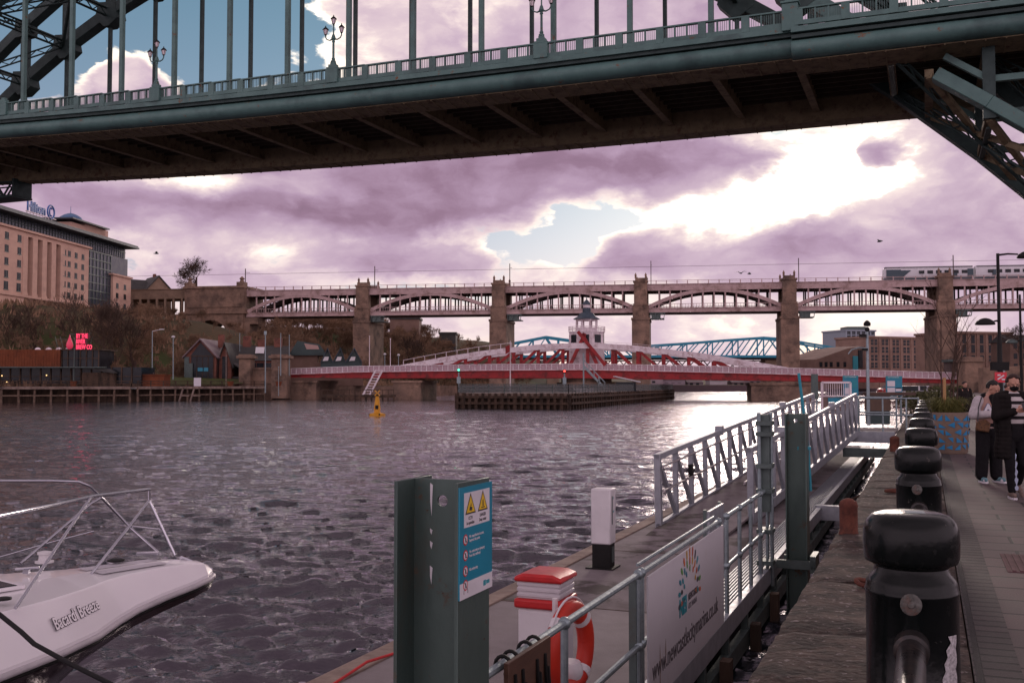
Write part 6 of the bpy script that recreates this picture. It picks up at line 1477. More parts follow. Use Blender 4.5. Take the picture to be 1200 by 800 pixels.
# service pedestals
def pedestal(name, r, u, lb, red):
    o = thing(name, Q(r, u, -1), lb, 'service pedestal'); T = QF @ Matrix.Translation((r, u, -1))
    if red:
        b = MB(T); b.ab((-.19, -.19, 0), (.19, .19, .72)); b.build('body', M['whiteplastic'], o, bevel=.03)
        b = MB(T); b.ab((-.215, -.215, .72), (.215, .215, .80)); b.build('red_band', M['redplastic'], o, bevel=.02)
        b = MB(T); b.ab((-.185, -.185, .80), (.185, .185, .945))
        for z in (.815, .86, .905): b.ab((-.193, -.193, z), (.193, .193, z+.030))
        b.build('lens_block', mat('ribbed_lens', (.55, .52, .54), (.5, .47, .5), .3, 0, 4, 0), o, bevel=.006)
        b = MB(T); b.prism([(-.215, -.215, .94), (.215, -.215, .94), (.215, -.215, .98), (.13, -.215, 1.01), (-.13, -.215, 1.01), (-.215, -.215, .98)], (0, .43, 0)); b.build('red_cap', M['redplastic'], o, bevel=.02)
        b = MB(T); b.ab((.19, -.1, .60), (.20, .02, .70)); b.ab((.19, .05, .62), (.2, .14, .7)); b.build('socket', M['blackmatt'], o)
    else:
        b = MB(T); b.ab((-.14, -.13, .34), (.15, .14, 1.12)); b.build('body', M['whiteplastic'], o, bevel=.02)
        b = MB(T); b.ab((-.125, -.115, 0), (.135, .125, .34)); b.ab((-.2, -.2, 0), (.2, .2, .02)); b.build('base', M['blackmatt'], o)
        b = MB(T); b.ab((.15, -.06, .62), (.156, -.035, 1.02)); b.ab((.135, -.02, .08), (.142, .08, .3)); b.build('panel_slot', M['galvdark'], o)
        b = MB(T); b.prism([(.1505, 0, .78), (.1505, .06, .79), (.1505, .05, .81), (.1505, 0, .80)], (.002, 0, 0)); b.ab((.1505, .0, .97), (.1525, .025, 1.0)); b.build('logo', M['inkteal'], o)
    return o
pedestal('service_pedestal', -4.30, 14.1, 'white service pedestal with a black base standing near the outer edge of the walkway', False)
pedestal('red_capped_pedestal', -3.04, 8.3, 'white pedestal with red cap and red band behind the orange lifebuoy', True)
# lifebuoy: torus with four white bands hanging behind the rail
lb_ = thing('lifebuoy', Q(-2.36, 6.62, -.33), 'orange lifebuoy with white bands hanging behind the handrail', 'lifebuoy')
def torus(mb, c, ax, R0, r0, a0, a1, n, m=8, flat=1.0):
    ex = EU; ey = EZ; ez = ax; vs = []; fs = []
    for i in range(n+1):
        a = a0+(a1-a0)*i/n
        for j in range(m):
            t = 2*math.pi*j/m; rr = R0+r0*math.cos(t); vs.append(c+ex*rr*math.cos(a)+ey*rr*math.sin(a)+ez*r0*flat*math.sin(t))
    for i in range(n):
        for j in range(m): fs.append((i*m+j, i*m+(j+1) % m, (i+1)*m+(j+1) % m, (i+1)*m+j))
    fs += [tuple(range(m)), tuple(range(n*m, n*m+m))[::-1]]
    mb.add(vs, fs)
c_ = Q(-2.36, 6.93, -.27); axr = (ER*.98-EU*.12+EZ*.05).normalized(); EUo = EU; EU = (EU*.99+ER*.12).normalized()
b = MB(); torus(b, c_, axr, .27, .074, 0, 2*math.pi, 48, 14, .8); b.build('ring', M['orange'], lb_, smooth=60)
M['band'] = plain('reflective_band', (.62, .60, .62), .35)
for k in range(4):
    b = MB(); a = math.pi/4+k*math.pi/2; torus(b, c_, axr, .27, .077, a-.11, a+.11, 5, 14, .82); b.build('reflective_band', M['band'], lb_, smooth=60)
for k in range(4):
    b = MB(); a = k*math.pi/2+math.pi/4; pts = [c_+EU*(.35+.02*math.sin(i*.35))*math.cos(a+1.57*i/9)+EZ*(.35+.015*math.sin(i*.35))*math.sin(a+1.57*i/9) for i in range(10)]; b.path(pts, .008, 6); b.build('grab_line', M['band'], lb_)
EU = EUo
hk = MB(); hk.tube(Q(-2.47, 6.93, -1), Q(-2.47, 6.93, .08), .02, n=8); hk.bar(Q(-2.47, 6.93, 0), Q(-2.38, 6.93, 0), .03); hk.bar(Q(-2.47, 6.93, -.5), Q(-2.40, 6.93, -.5), .03); hk.lathe([(.09, 0), (.11, .04), (.11, .09), (.09, .13)], Q(-2.40, 7.0, -.50), 14)
tag(hk.build('lifebuoy_stand', M['whiteplastic']), 'white stand with throwing line holding the orange lifebuoy', 'stand')
# ================================================================== steel guide piles (H sections)
def hpile(name, r0, u0, w, d, top, lb, stain=False):
    o = thing(name, Q(r0, u0+d/2, WATER), lb, 'pile'); tf = .018
    b = MB(QF); b.ab((r0-tf, u0, -6), (r0, u0+d, top)); b.build('flange', M['pile'], o, bevel=.003)
    b = MB(QF); b.ab((r0-w, u0, -6), (r0-w+tf, u0+d, top)); b.build('flange', M['pile'], o, bevel=.003)
    # web with a round lifting hole
    uc = u0+d*.5; hr = .028; hx = r0-.165; hz = top-.105; x0, x1 = r0-w+tf, r0-tf; b = MB(QF); n_ = 16
    circ = [(hx+hr*math.cos(2*math.pi*i/n_), hz+hr*math.sin(2*math.pi*i/n_)) for i in range(n_)]
    def sq(i):
        a = 2*math.pi*i/n_; c, s = math.cos(a), math.sin(a); k = .055/max(abs(c), abs(s)); return (hx+c*k, hz+s*k)
    for i in range(n_):
        j = (i+1) % n_; p = [circ[i], circ[j], sq(j), sq(i)]
        b.prism([(x, uc-.008, z) for x, z in p], (0, .016, 0))
    q = .055
    b.ab((x0, uc-.008, -6), (x1, uc+.008, hz-q)); b.ab((x0, uc-.008, hz-q), (hx-q, uc+.008, hz+q)); b.ab((hx+q, uc-.008, hz-q), (x1, uc+.008, hz+q)); b.ab((x0, uc-.008, hz+q), (x1, uc+.008, top-.001))
    b.build('web', M['pile'], o)
    if stain:
        b = MB(QF); rd = random.Random(4)
        for (z, ln_) in ((top-.02, .16), (top-.24, .03), (top-.30, .04), (top-.42, .09)):
            x = x0+.092; b.prism([(x-.006, uc-.0095, z), (x+.008, uc-.0095, z-.01), (x+.006+rd.uniform(-.002, .003), uc-.0095, z-ln_*.5), (x+.002, uc-.0095, z-ln_), (x-.005, uc-.0095, z-ln_*.6)], (0, .001, 0))
        b.build('white_streak', M['signwhite'], o)
    return o
M['pile'] = mat('weathered_pile_steel', (.085, .125, .112), (.06, .09, .082), .42, .35, 1.8, .12, 18, (.085, .075, .055), 2.2, ga=(.55, .78), stretch=(1, 1, .4)); speck('pile', 3.2, .60, .66, (.12, .08, .055), .8); speck('pile', 14, .66, .70, (.10, .055, .035), .8)
hp = hpile('guide_pile', -2.02, 4.33, .335, .37, 1.14, 'large grey green steel H guide pile with a teal safety sign at the front', True)
hpile('guide_pile', -1.62, 15.35, .30, .37, 1.17, 'farther grey green steel H guide pile beside the gangway')
b = MB(QF); b.ab((-2.05, 15.27, -1.05), (-1.5, 15.33, -.93)); b.ab((-1.58, 15.27, -1.1), (-1.5, 15.8, -.86)); b.ab((-2.0, 15.74, -1.05), (-1.5, 15.8, -.93)); tag(b.build('pile_bracket', M['galvdark']), 'dark steel guide bracket round the foot of the farther H pile', 'bracket')
# safety sign on the big pile
sg = thing('safety_sign', Q(-2.0, 4.5, .9), 'teal safety sign with two yellow warning triangles fixed on the large guide pile', 'sign')
s_u0, s_u1, sz0, sz1 = 4.335, 4.715, .600, 1.118
b = MB(QF); b.ab((-2.02, s_u0, sz0), (-2.012, s_u1, sz1)); b.build('panel', M['sign'], sg)
SM = lambda du, z: face_m(Q(-2.0115, s_u0+du, z), EU, EZ)
def sbox(a, c, z0, z1, m_, nm='panel_field', d=.0006):
    b = MB(SM(0, 0)); b.ab((a, z0, 0), (c, z1, d)); return b.build(nm, m_, sg, smooth=0)
sbox(.045, .345, 1.118-.19, 1.118-.028, M['signwhite']); sbox(0, .38, sz0, sz0+.075, M['signwhite'])
for i, cx in enumerate((.118, .262)):
    b = MB(SM(cx, .988)); b.prism([(-.06, 0, .0008), (.06, 0, .0008), (.0, .098, .0008)], (0, 0, .0004)); o1 = b.build('warning_triangle', M['ink'], sg, smooth=0)
    b = MB(SM(cx, .988)); b.prism([(-.048, .007, .0013), (.048, .007, .0013), (.0, .086, .0013)], (0, 0, .0004)); b.build('triangle_face', M['signyellow'], o1, smooth=0)
    b = MB(SM(cx, .988))
    if i == 0: b.prism([(-.018, .018, .0019), (.012, .014, .0019), (.018, .03, .0019), (-.008, .036, .0019)], (0, 0, .0003)); b.prism([(-.004, .036, .0019), (.008, .036, .0019), (.004, .052, .0019)], (0, 0, .0003))
    else: b.prism([(-.02, .014, .0019), (.02, .014, .0019), (.02, .019, .0019), (-.02, .019, .0019)], (0, 0, .0003)); b.prism([(-.006, .022, .0019), (.008, .022, .0019), (.004, .056, .0019), (-.004, .05, .0019)], (0, 0, .0003))
    b.build('pictogram', M['ink'], o1, smooth=0)
for s_, cx, zz in (('CCTV', .118, .962), ('In operation', .118, .94), ('DANGER', .262, .962), ('Deep water', .262, .94)):
    text(s_, .021, M['ink'], sg, SM(cx, zz) @ Matrix.Translation((0, 0, .0008)), 'sign_lettering', .0006, .0003, 'CENTER', .85)
rows = [('No unauthorised access\nbeyond this point', .872), ('No swimming or jumping\nfrom this walkway', .800), ('No swimming', .727), ('No diving', .662)]
for s_, zz in rows:
    b = MB(SM(.062, zz)); b.T = b.T; n_ = 20
    b.prism([(.026*math.cos(2*math.pi*i/n_), .026*math.sin(2*math.pi*i/n_), .0004) for i in range(n_)], (0, 0, .0004)); o1 = b.build('prohibition_roundel', M['signred'], sg, smooth=0)
    b = MB(SM(.062, zz)); b.prism([(.019*math.cos(2*math.pi*i/n_), .019*math.sin(2*math.pi*i/n_), .0009) for i in range(n_)], (0, 0, .0003)); b.build('roundel_face', M['signwhite'], o1, smooth=0)
    b = MB(SM(.062, zz)); b.ball((0, .009, .0012), (.004, .004, .0005), 8); b.prism([(-.005, -.013, .0012), (.006, -.012, .0012), (.007, .004, .0012), (-.004, .005, .0012)], (0, 0, .0003)); b.bar((-.013, .013, .0016), (.013, -.013, .0016), .0035, .0004); b.build('pictogram', M['ink'], o1, smooth=0)
    text(s_, .0185, M['signwhite'], sg, SM(.105, zz+(.004 if '\n' in s_ else -.006)) @ Matrix.Translation((0, 0, .0004)), 'sign_lettering', .0004, .0003, 'LEFT', .95)
b = MB(SM(.27, sz0+.022)); b.ab((0, 0, .0007), (.03, .026, .0012)); b.ab((.035, .004, .0007), (.075, .022, .001)); b.build('logo', M['inkteal'], sg, smooth=0)
b = MB(SM(.065, sz0+.03)); b.path([(.022*math.cos(a*.35), .022*math.sin(a*.35), .0007) for a in range(-1, 11)], .0022, 4); b.build('logo', M['inkgrey'], sg)
# ================================================================== gate mast (twin tubes) on the railing line
gm = thing('gate_mast', Q(-2.13, 15.2, -1), 'tall twin tube gate mast on the walkway railing in front of the gangway', 'gate post')
for r, u in ((-2.2, 14.75), (-2.06, 14.95)):
    b = MB(); b.tube(Q(r, u, -1.25), Q(r, u, 1.2), .028, n=10); b.build('tube', M['galv'], gm)
b = MB(QF)
for z in (1.05, .9, .45, .1, -.46, -.9): b.ab((-2.24, 14.7, z-.03), (-2.02, 15.0, z+.03))
b.ab((-2.19, 14.82, -.2), (-2.07, 14.9, 1.17)); b.build('cross_bracket', M['galvdark'], gm)
gp = thing('grey_cabinet', Q(-3.0, 17, -1), 'flat grey panel beside the foot of the gangway', 'panel')
b = MB(QF); b.ab((-2.62, 13.1, -1.0), (-2.58, 14.1, -.02)); b.build('panel', M['alu'], gp)
b = MB(QF); b.ab((-2.66, 13.08, -1.0), (-2.62, 13.14, .0)); b.ab((-2.66, 14.06, -1.0), (-2.62, 14.12, .0)); b.build('leg', M['galvdark'], gp)
# teal gauge pole
tg = thing('teal_pole', Q(-1.95, 15.2, 0), 'thin leaning teal pole with a small teal step beside the farther H pile', 'pole')
b = MB(); a = W(947, 523, 15.2); e = W(936, 437, 15.2); b.path([W(950, 575, 15.2), a, e], .022, 6); b.build('pole', M['tealpaint'] if 'tealpaint' in M else M.setdefault('tealpaint', mat('teal_paint', (.03, .28, .36), (.025, .22, .3), .5)), tg)
b = MB(); p = W(941, 524, 15.15); b.ab((p.x-.11, p.y-.1, p.z-.03), (p.x+.09, p.y+.12, p.z+.02)); b.build('step', M['tealpaint'], tg)
# ================================================================== gangway
GA0, GA1 = Q(-3.82, 18.1, -.93), Q(-2.86, 36.0, 0.02)
gw = thing('gangway', GA0, 'pale grey aluminium gangway with truss side panels rising to the quay platform', 'gangway')
GF = frame(GA0, GA1-GA0); GL = (GA1-GA0).length; GH = 1.28
# local x along, y: left (+), z up
def side(y, s0, s1, name):
    b = MB(GF); b.ab((s0, y-.05, GH-.1), (s1, y+.05, GH)); o = b.build('top_chord', M['alu'], gw, bevel=.008)
    b = MB(GF); b.ab((s0, y-.05, -.16), (s1, y+.05, .04)); b.build('bottom_chord', M['alu'], gw, bevel=.008)
    k = round((s1-s0)/1.12)
    b = MB(GF)
    for i in range(k+1):
        s = s0+.06+(s1-s0-.12)*i/k; w_ = .06 if i in (0, k) else .038
        if i: b = MB(GF); b.ab((s-w_, y-.045, .04), (s+w_, y+.045, GH-.1)); b.build('upright', M['alu'], gw)
    b = MB(GF); b.ab((s0-.0, y-.055, -.05-.12), (s0+.12, y+.055, GH-.01)); b.build('end_post', M['alu'], gw)
    for i in range(k):
        a = s0+.06+(s1-s0-.12)*i/k; e = s0+.06+(s1-s0-.12)*(i+1)/k; b = MB(GF); b.bar((a+.03, y, GH-.12), (e-.03, y, .05), .07, .075); b.build('diagonal', M['alu'], gw)
    sgn = -1 if y > 0 else 1; yy = y+sgn*.11
    for h in (GH-.22, .62):
        b = MB(GF); b.path([(s0+.1, yy, h-.06), (s0+.02, yy, h-.03), (s0+.05, yy, h), (s1-.1, yy, h)], .021, 8)
        for i in range(k): s = s0+.3+(s1-s0-.12)*i/k; b.bar((s, yy, h), (s, y, h-.04), .02)
        b.build('handrail_tube', M['chromegrey'], gw)
M['chromegrey'] = mat('brushed_tube', (.42, .38, .39), (.34, .31, .32), .3, .85, 8, 0)
side(.68, 0, GL, 'left'); side(-.68, 1.4, GL+.1, 'right')
b = MB(GF); b.ab((-.3, -.66, -.04), (GL, .66, .0)); b.build('walkway_deck', M['deck'], gw)
b = MB(GF); b.prism([(-.3, -.66, .0), (-1.5, -.66, -.06), (-1.5, -.66, -.09), (-.3, -.66, -.05)], (0, 1.32, 0)); b.build('ramp_flap', M['deck'], gw)
b = MB(GF)
for i in range(16): b.ab((.5+i*1.12, -.66, -.14), (.6+i*1.12, .66, -.04))
b.build('cross_beams', M['galvdark'], gw)
b = MB(GF); b.ab((1.9, .56, .62), (2.05, .63, .85)); b.ab((2.5, -.74, .62), (2.62, -.62, .85)); b.build('latch_box', M['blackmatt'], gw)
b = MB(GF)
for s in (4.7, 12.3):
    for y in (.68, -.68): b.ab((s-.09, y-.08, GH-.12), (s+.09, y+.08, GH+.09))
b.build('joint_plate', M['alu'], gw)
# ================================================================== platform at the head of the gangway
pf = thing('quay_platform', Q(-2, 37.4, 0), 'pale grey steel landing platform between the gangway and the quay', 'platform')
b = MB(QF); b.ab((-3.9, 36.1, -.06), (-.95, 39.4, .03)); b.build('deck', M['deck'], pf)
b = MB(QF); b.ab((-3.95, 36.02, -.34), (-.98, 36.1, .04)); b.ab((-3.98, 36.1, -.34), (-3.9, 39.4, .04)); b.build('edge_beam', M['alu'], pf)
b = MB(QF); b.ab((-2.4, 33, -.62), (-.98, 33.25, -.35)); b.build('strut', M['galvdark'], pf)
b = MB(QF); b.ab((-2.2, 22.5, -1.25), (-1.0, 22.75, -.95)); tag(b.build('mooring_strut', M['alu']), 'grey steel strut bracing the walkway off the quay wall beyond the farther H pile', 'strut')
b = MB(QF)
for (r, u) in ((-3.7, 36.3), (-3.7, 39.2)): b.tube((r, u, -5), (r, u, -.1), .14, n=10)
b.build('support_pile', M['pile'], pf)
def tube_rail(name, pts, lb, hs=(1.1, .55), posts=None, rad=.03):
    o = thing(name, V(pts[0]), lb, 'railing'); b = MB()
    for h in hs: b.path([V(p)+EZ*h for p in pts], rad, 8)
    b.build('rails', M['galv'], o)
    for p in (posts or pts): b = MB(); b.tube(V(p), V(p)+EZ*hs[0], rad, n=8); b.build('post', M['galv'], o)
tube_rail('platform_railing', [Q(-2.1, 36.2, .03), Q(-1.5, 36.2, .03), Q(-.6, 36.2, .03), Q(-.25, 36.5, .03), Q(-.25, 37.0, .03)], 'tube railing along the near side of the platform curving in at the bollards', posts=[Q(-2.1, 36.2, .03), Q(-1.35, 36.2, .03), Q(-.62, 36.2, .03), Q(-.25, 36.75, .03)])
tube_rail('platform_railing', [Q(-3.85, 39.3, .03), Q(-2.5, 39.3, .03), Q(-1.0, 39.3, .03)], 'tube railing along the far side of the platform')
# gate frame, boards and posts
def board_on_posts(name, px0, px1, py0, py1, Y, lb, style, cat='sign', legs=True):
    a = W(px0, py0, Y); c = W(px1, py1, Y); o = thing(name, V(((a.x+c.x)/2, Y, 0)), lb, cat); b = MB(); b.ab((a.x, Y, c.z), (c.x, Y+.05, a.z)); pn = b.build('panel', M['sign'] if style in (1, 2) else M['galvdark'], o)
    if legs:
        for x in (a.x+.04, c.x-.04): b = MB(); b.bar((x, Y+.08, -.0), (x, Y+.08, a.z), .06); b.build('leg', M['galv'], o)
    w_, h_ = c.x-a.x, a.z-c.z
    def fld(u0, u1, v0, v1, m_, nm='notice'): b = MB(); b.ab((a.x+w_*u0, Y-.012, c.z+h_*v0), (a.x+w_*u1, Y-.001, c.z+h_*v1)); b.build(nm, m_, pn)
    if style == 2:
        fld(.06, .54, .48, .76, M['signwhite']); fld(.06, .54, .06, .42, M['signwhite']); fld(.58, .94, .24, .42, M['signwhite']); fld(.58, .94, .05, .2, M['inkteal']); fld(.58, .94, .37, .42, M['signred']); fld(0, 1, .88, 1.0, M['inkteal'], 'header')
    if style == 1:
        fld(.58, .92, .4, .78, M['inkteal']); fld(0, 1, .88, 1.0, M['inkteal'], 'header'); fld(.1, .45, .1, .4, M['signwhite'])
    if style in (1, 2): text('CITY MARINA', h_*.09, M['signwhite'], pn, face_m(V((a.x+w_*.1, Y-.014, c.z+h_*.91)), V((1, 0, 0)), EZ), 'header_lettering', 0, .001)
    return o
board_on_posts('information_board', 988, 1006, 440, 464, 41, 'teal information board left of the tall camera pole', 1)
board_on_posts('information_board', 1038.5, 1057.5, 440.5, 464, 42, 'teal information board with white notices right of the tall camera pole', 2)
board_on_posts('grey_notice_plate', 951, 959, 438, 468, 37, 'plain grey upright plate at the left side of the gangway head', 0, 'panel')
gt = thing('platform_gate', Q(-3.2, 36.3, 0), 'white framed tan gate with a teal label at the head of the gangway', 'gate')
a = W(963, 448, 37.6); c = W(997, 485, 37.6); b = MB()
for x in (a.x, c.x): b.bar((x, 37.6, c.z), (x, 37.6, a.z), .07)
b.bar((a.x, 37.6, a.z), (c.x, 37.6, a.z), .07); b.bar((a.x, 37.6, a.z-.5), (c.x, 37.6, a.z-.5), .05)
for i in range(1, 13): x = a.x+(c.x-a.x)*i/13; b.bar((x, 37.62, a.z-.5), (x, 37.62, a.z), .018)
b.build('frame', M['whitepaint'], gt); b = MB(); b.ab((a.x+.04, 37.6, c.z), (c.x-.04, 37.63, a.z-.5)); b.build('infill', mat('tan_panel', (.20, .14, .12), (.16, .11, .1), .7), gt)
p = W(971, 466, 37.5); q = W(987, 472, 37.5); b = MB(); b.ab((p.x, 37.56, q.z), (q.x, 37.59, p.z)); b.build('label', M['sign'], gt)
# brown cabinet below the right information board
a = W(1020, 463, 41); c = W(1044, 500, 41); cb = thing('ticket_cabinet', V((a.x, 41, 0)), 'tall brown cabinet with a dark base behind the platform railing', 'cabinet')
b = MB(); b.ab((a.x, 41, a.z-.62), (c.x, 41.7, a.z)); b.build('upper', mat('brown_panel', (.13, .085, .06), (.10, .065, .05), .7), cb); b = MB(); b.ab((a.x+.02, 41.02, -.0), (c.x-.02, 41.68, a.z-.62)); b.build('base', M['greenroof'], cb)
b = MB(); b.ab((a.x-.05, 40.95, a.z), (c.x+1.0, 41.75, a.z+.12)); b.build('top_shelf', mat('brown_shelf', (.10, .06, .045), (.08, .05, .04), .7), cb)
# tall camera pole with lamp arm
cp = thing('camera_pole', V((W(1017.5, 475, 40).x, 40, 0)), 'tall grey pole with a camera on top and a curved lamp arm to the left', 'camera pole'); x = W(1017.5, 475, 40).x; zt_ = W(1017.5, 383, 40).z
b = MB(); b.tube((x, 40, 0), (x, 40, zt_), .075, .05, 10); b.build('pole', M['galv'], cp)
b = MB(); b.lathe([(.04, 0), (.13, .02), (.14, .12), (.08, .2), (.02, .24)], (x, 40, zt_+.02), 12); b.ball((x, 40, zt_-.1), .1, 8); b.box((x-.2, 39.95, zt_-.35), (.24, .12, .12)); b.build('camera', M['blackmatt'], cp)
b = MB(); p0 = V((x, 40, W(1017, 408, 40).z)); b.path([p0, p0+V((-.35, 0, .02)), p0+V((-.62, 0, -.06)), p0+V((-.75, 0, -.22))], .03, 8); b.build('arm', M['galv'], cp)
b = MB(); b.box(p0+V((-.1, 0, -.05)), (.2, .14, .1)); b.build('bracket', M['blackmatt'], cp)
# ================================================================== planter with sapling and grasses
pc = Q(.46, 26.0, 0)
pl = thing('patterned_planter', pc, 'round tan street planter covered with bright blue triangles', 'planter')
b = MB(); b.lathe([(.395, 0), (.42, .04), (.455, .90), (.45, .95), (.40, .95), (.39, .85)], pc, 36); b.build('tub', mat('tan_tub', (.22, .16, .125), (.18, .13, .10), .7), pl, smooth=50)
M['tri'] = plain('blue_triangle', (.01, .20, .42), .5); rd = random.Random(12); b = MB()
for row in range(5):
    for cidx in range(15):
        if rd.random() < .16: continue
        a0 = cidx*2*math.pi/15+(row % 2)*.1; z0 = .10+row*.165; w_ = rd.uniform(.26, .38); h_ = rd.uniform(.10, .15)
        k = rd.choice([((0, 0), (1, 0), (1, 1)), ((0, 0), (1, 0), (0, 1)), ((0, 1), (1, 1), (1, 0)), ((0, .5), (1, 1), (1, 0))])
        vs = []
        for (fx_, fz) in k:
            a = a0+fx_*w_; z = z0+fz*h_; r_ = .422+.036*z/.9+.013; vs.append(pc+V((r_*math.cos(a), r_*math.sin(a), z)))
        mid = (vs[0]+vs[1]+vs[2])/3
        b.add(vs, [(0, 1, 2)])
b.build('triangle_pattern', M['tri'], pl, smooth=0)
b = MB(); b.lathe([(.39, .80), (.05, .86)], pc, 20); b.build('soil', M['slope'], pl)
gr = thing('ornamental_grass', pc+EZ*.85, 'yellow green ornamental grass spilling over the patterned planter', 'plant'); b = MB(); rd = random.Random(5)
for i in range(620):
    a = rd.uniform(0, 6.28); r_ = rd.uniform(0, .33); p = pc+V((r_*math.cos(a), r_*math.sin(a), .82)); a2 = a+rd.uniform(-.8, .8); ln_ = rd.uniform(.25, .62); t = V((math.cos(a2), math.sin(a2), 0)); s_ = V((-t.y, t.x, 0))*.007
    q = p+t*ln_*.45+EZ*ln_*.8; e = p+t*ln_*(.9+rd.random()*.4)+EZ*ln_*rd.uniform(.35, .9); b.add([p-s_, p+s_, q+s_*.8, q-s_*.8, e], [(0, 1, 2, 3), (3, 2, 4)])
b.build('blades', mat('yellow_green_blades', (.14, .13, .03), (.09, .10, .03), .8, 0, 8, 0), gr, smooth=0)
sp = thing('planted_sapling', pc+EZ*.85, 'leafless multi stem sapling rising from the patterned planter', 'tree'); b = MB(); rd = random.Random(21)
def twig(b, p, d, ln_, r_, lv):
    pts = [p]; q = V(p); dd = V(d)
    for i in range(4): dd = (dd+V((rd.uniform(-1, 1), rd.uniform(-1, 1), rd.uniform(-.1, .5)))*.09).normalized(); q = q+dd*ln_/4; pts.append(V(q))
    b.path(pts, [r_, r_*.88, r_*.76, r_*.64, r_*.5], 6 if lv == 0 else 4)
    if lv < 4:
        for i in range([5, 3, 3, 2][lv]):
            t = rd.uniform(.25, .98); k = min(3, int(t*4)); base_ = pts[k].lerp(pts[k+1], t*4-k); a = rd.uniform(0, 6.28)
            twig(b, base_, (dd*.85+V((math.cos(a), math.sin(a), 0))*.65+EZ*.25).normalized(), ln_*rd.uniform(.32, .5), r_*(.5-.05*lv), lv+1)
for (dx, dy, ln_) in ((-.10, 0, 2.3), (.06, .1, 2.55), (.02, -.12, 1.9), (.2, .05, 2.1)):
    p = pc+V((dx, dy, .8)); twig(b, p, V((dx*.25+.05, dy*.2, 1)).normalized(), ln_, .021, 0)
b.build('stems', M['bark'], sp)
st = MB(); st.tube(pc+V((-.12, -.1, .7)), pc+V((-.10, -.08, 1.75)), .038, n=8); tag(st.build('tree_stake', mat('pale_stake', (.42, .26, .12), (.34, .2, .09), .8)), 'pale round timber stake standing in the patterned planter', 'stake')
# shrubs behind the planter along the quay
def bush(px_, Y, w_, h, seed, lb, mt):
    p = W(px_, 452, Y); p.z = 0; o = thing('shrub', p, lb, 'shrub'); rd = random.Random(seed); b = MB()
    for i in range(1500):
        a = rd.uniform(0, 6.28); r_ = w_*rd.random()**.6; z = h*rd.random(); k = 1-.5*(z/h)**2+.25*noise.noise(V((a*1.3, z, seed)))
        c = p+V((r_*k*math.cos(a), r_*k*math.sin(a), z)); s_ = rd.uniform(.05, .13); d1 = V((rd.uniform(-1, 1), rd.uniform(-1, 1), rd.uniform(-1, 1))).normalized()*s_; d2 = V((rd.uniform(-1, 1), rd.uniform(-1, 1), rd.uniform(-1, 1))).normalized()*s_*.6
        b.add([c-d1, c+d2, c+d1, c-d2], [(0, 1, 2, 3)])
    b.build('foliage', mt, o, smooth=0)
M['olive'] = mat('olive_leaves', (.07, .07, .025), (.045, .05, .02), .8, 0, 1, 0)
for i, (px_, Y, w_, h, lb) in enumerate(((1092, 50, 1.6, 1.2, 'olive shrub just behind the sapling left of the planter'), (1112, 56, 1.8, 1.5, 'taller olive shrub behind the planter'), (1074, 70, 1.5, 1.1, 'small olive shrub near the farthest bollards'))): bush(px_, Y, w_, h, i, lb, M['olive'])
# parked cars blurred far down the quay
def car_thing(px_, Y, rz, lb, body):
    p = W(px_, 452, Y); p.z = 0; o = thing('parked_car', p, lb, 'car', 'cars parked along the far quay'); T = Matrix.Translation(p) @ Matrix.Rotation(rz, 4, 'Z')
    b = MB(T); prof = [(-2.1, .35), (-2.15, .75), (-1.95, .95), (-1.5, 1.0), (-.9, 1.42), (.7, 1.45), (1.35, 1.02), (2.0, .9), (2.15, .7), (2.1, .35)]
    b.prism([(x, -.85, z) for x, z in prof], (0, 1.7, 0)); bd_ = b.build('body', body, o, bevel=.06)
    b = MB(T); b.prism([(-1.35, -.862, 1.02), (-.85, -.862, 1.36), (.62, -.862, 1.38), (1.15, -.862, 1.02)], (0, 1.724, 0)); b.build('side_glass', M['glassdark'], bd_)
    b = MB(T); b.prism([(-1.56, -.7, 1.0), (-.96, -.7, 1.40), (-.98, -.7, 1.43), (-1.6, -.7, 1.02)], (0, 1.4, 0)); b.build('windscreen', M['glassdark'], bd_)
    for x in (-1.35, 1.35):
        for y in (-.8, .8):
            b = MB(T @ Matrix.Translation((x, y, .33)) @ Matrix.Rotation(math.pi/2, 4, 'X')); b.lathe([(.22, -.09), (.32, -.1), (.33, 0), (.32, .1), (.22, .09)], n=16); b.build('wheel', M['blackmatt'], o)
    for y in (-.6, .6): b = MB(T); b.box((-2.13, y, .72), (.06, .3, .14)); b.build('headlight', M['whiteplastic'], bd_)
M['carwhite'] = mat('white_car_paint', (.6, .58, .6), (.55, .53, .56), .25, 0, 1, 0, coat=.4); M['carsilver'] = mat('silver_car_paint', (.3, .3, .33), (.26, .26, .3), .3, .4, 1, 0, coat=.4); M['carred'] = mat('red_car_paint', (.35, .02, .02), (.3, .02, .02), .3, 0, 1, 0, coat=.4)
car_thing(1066, 92, 1.2, 'white car parked far down the quay below the red bridge', M['carwhite']); car_thing(1078, 104, 1.1, 'silver car behind the white one under the red bridge', M['carsilver']); car_thing(1046, 150, .3, 'red car under the right end of the red bridge', M['carred'])
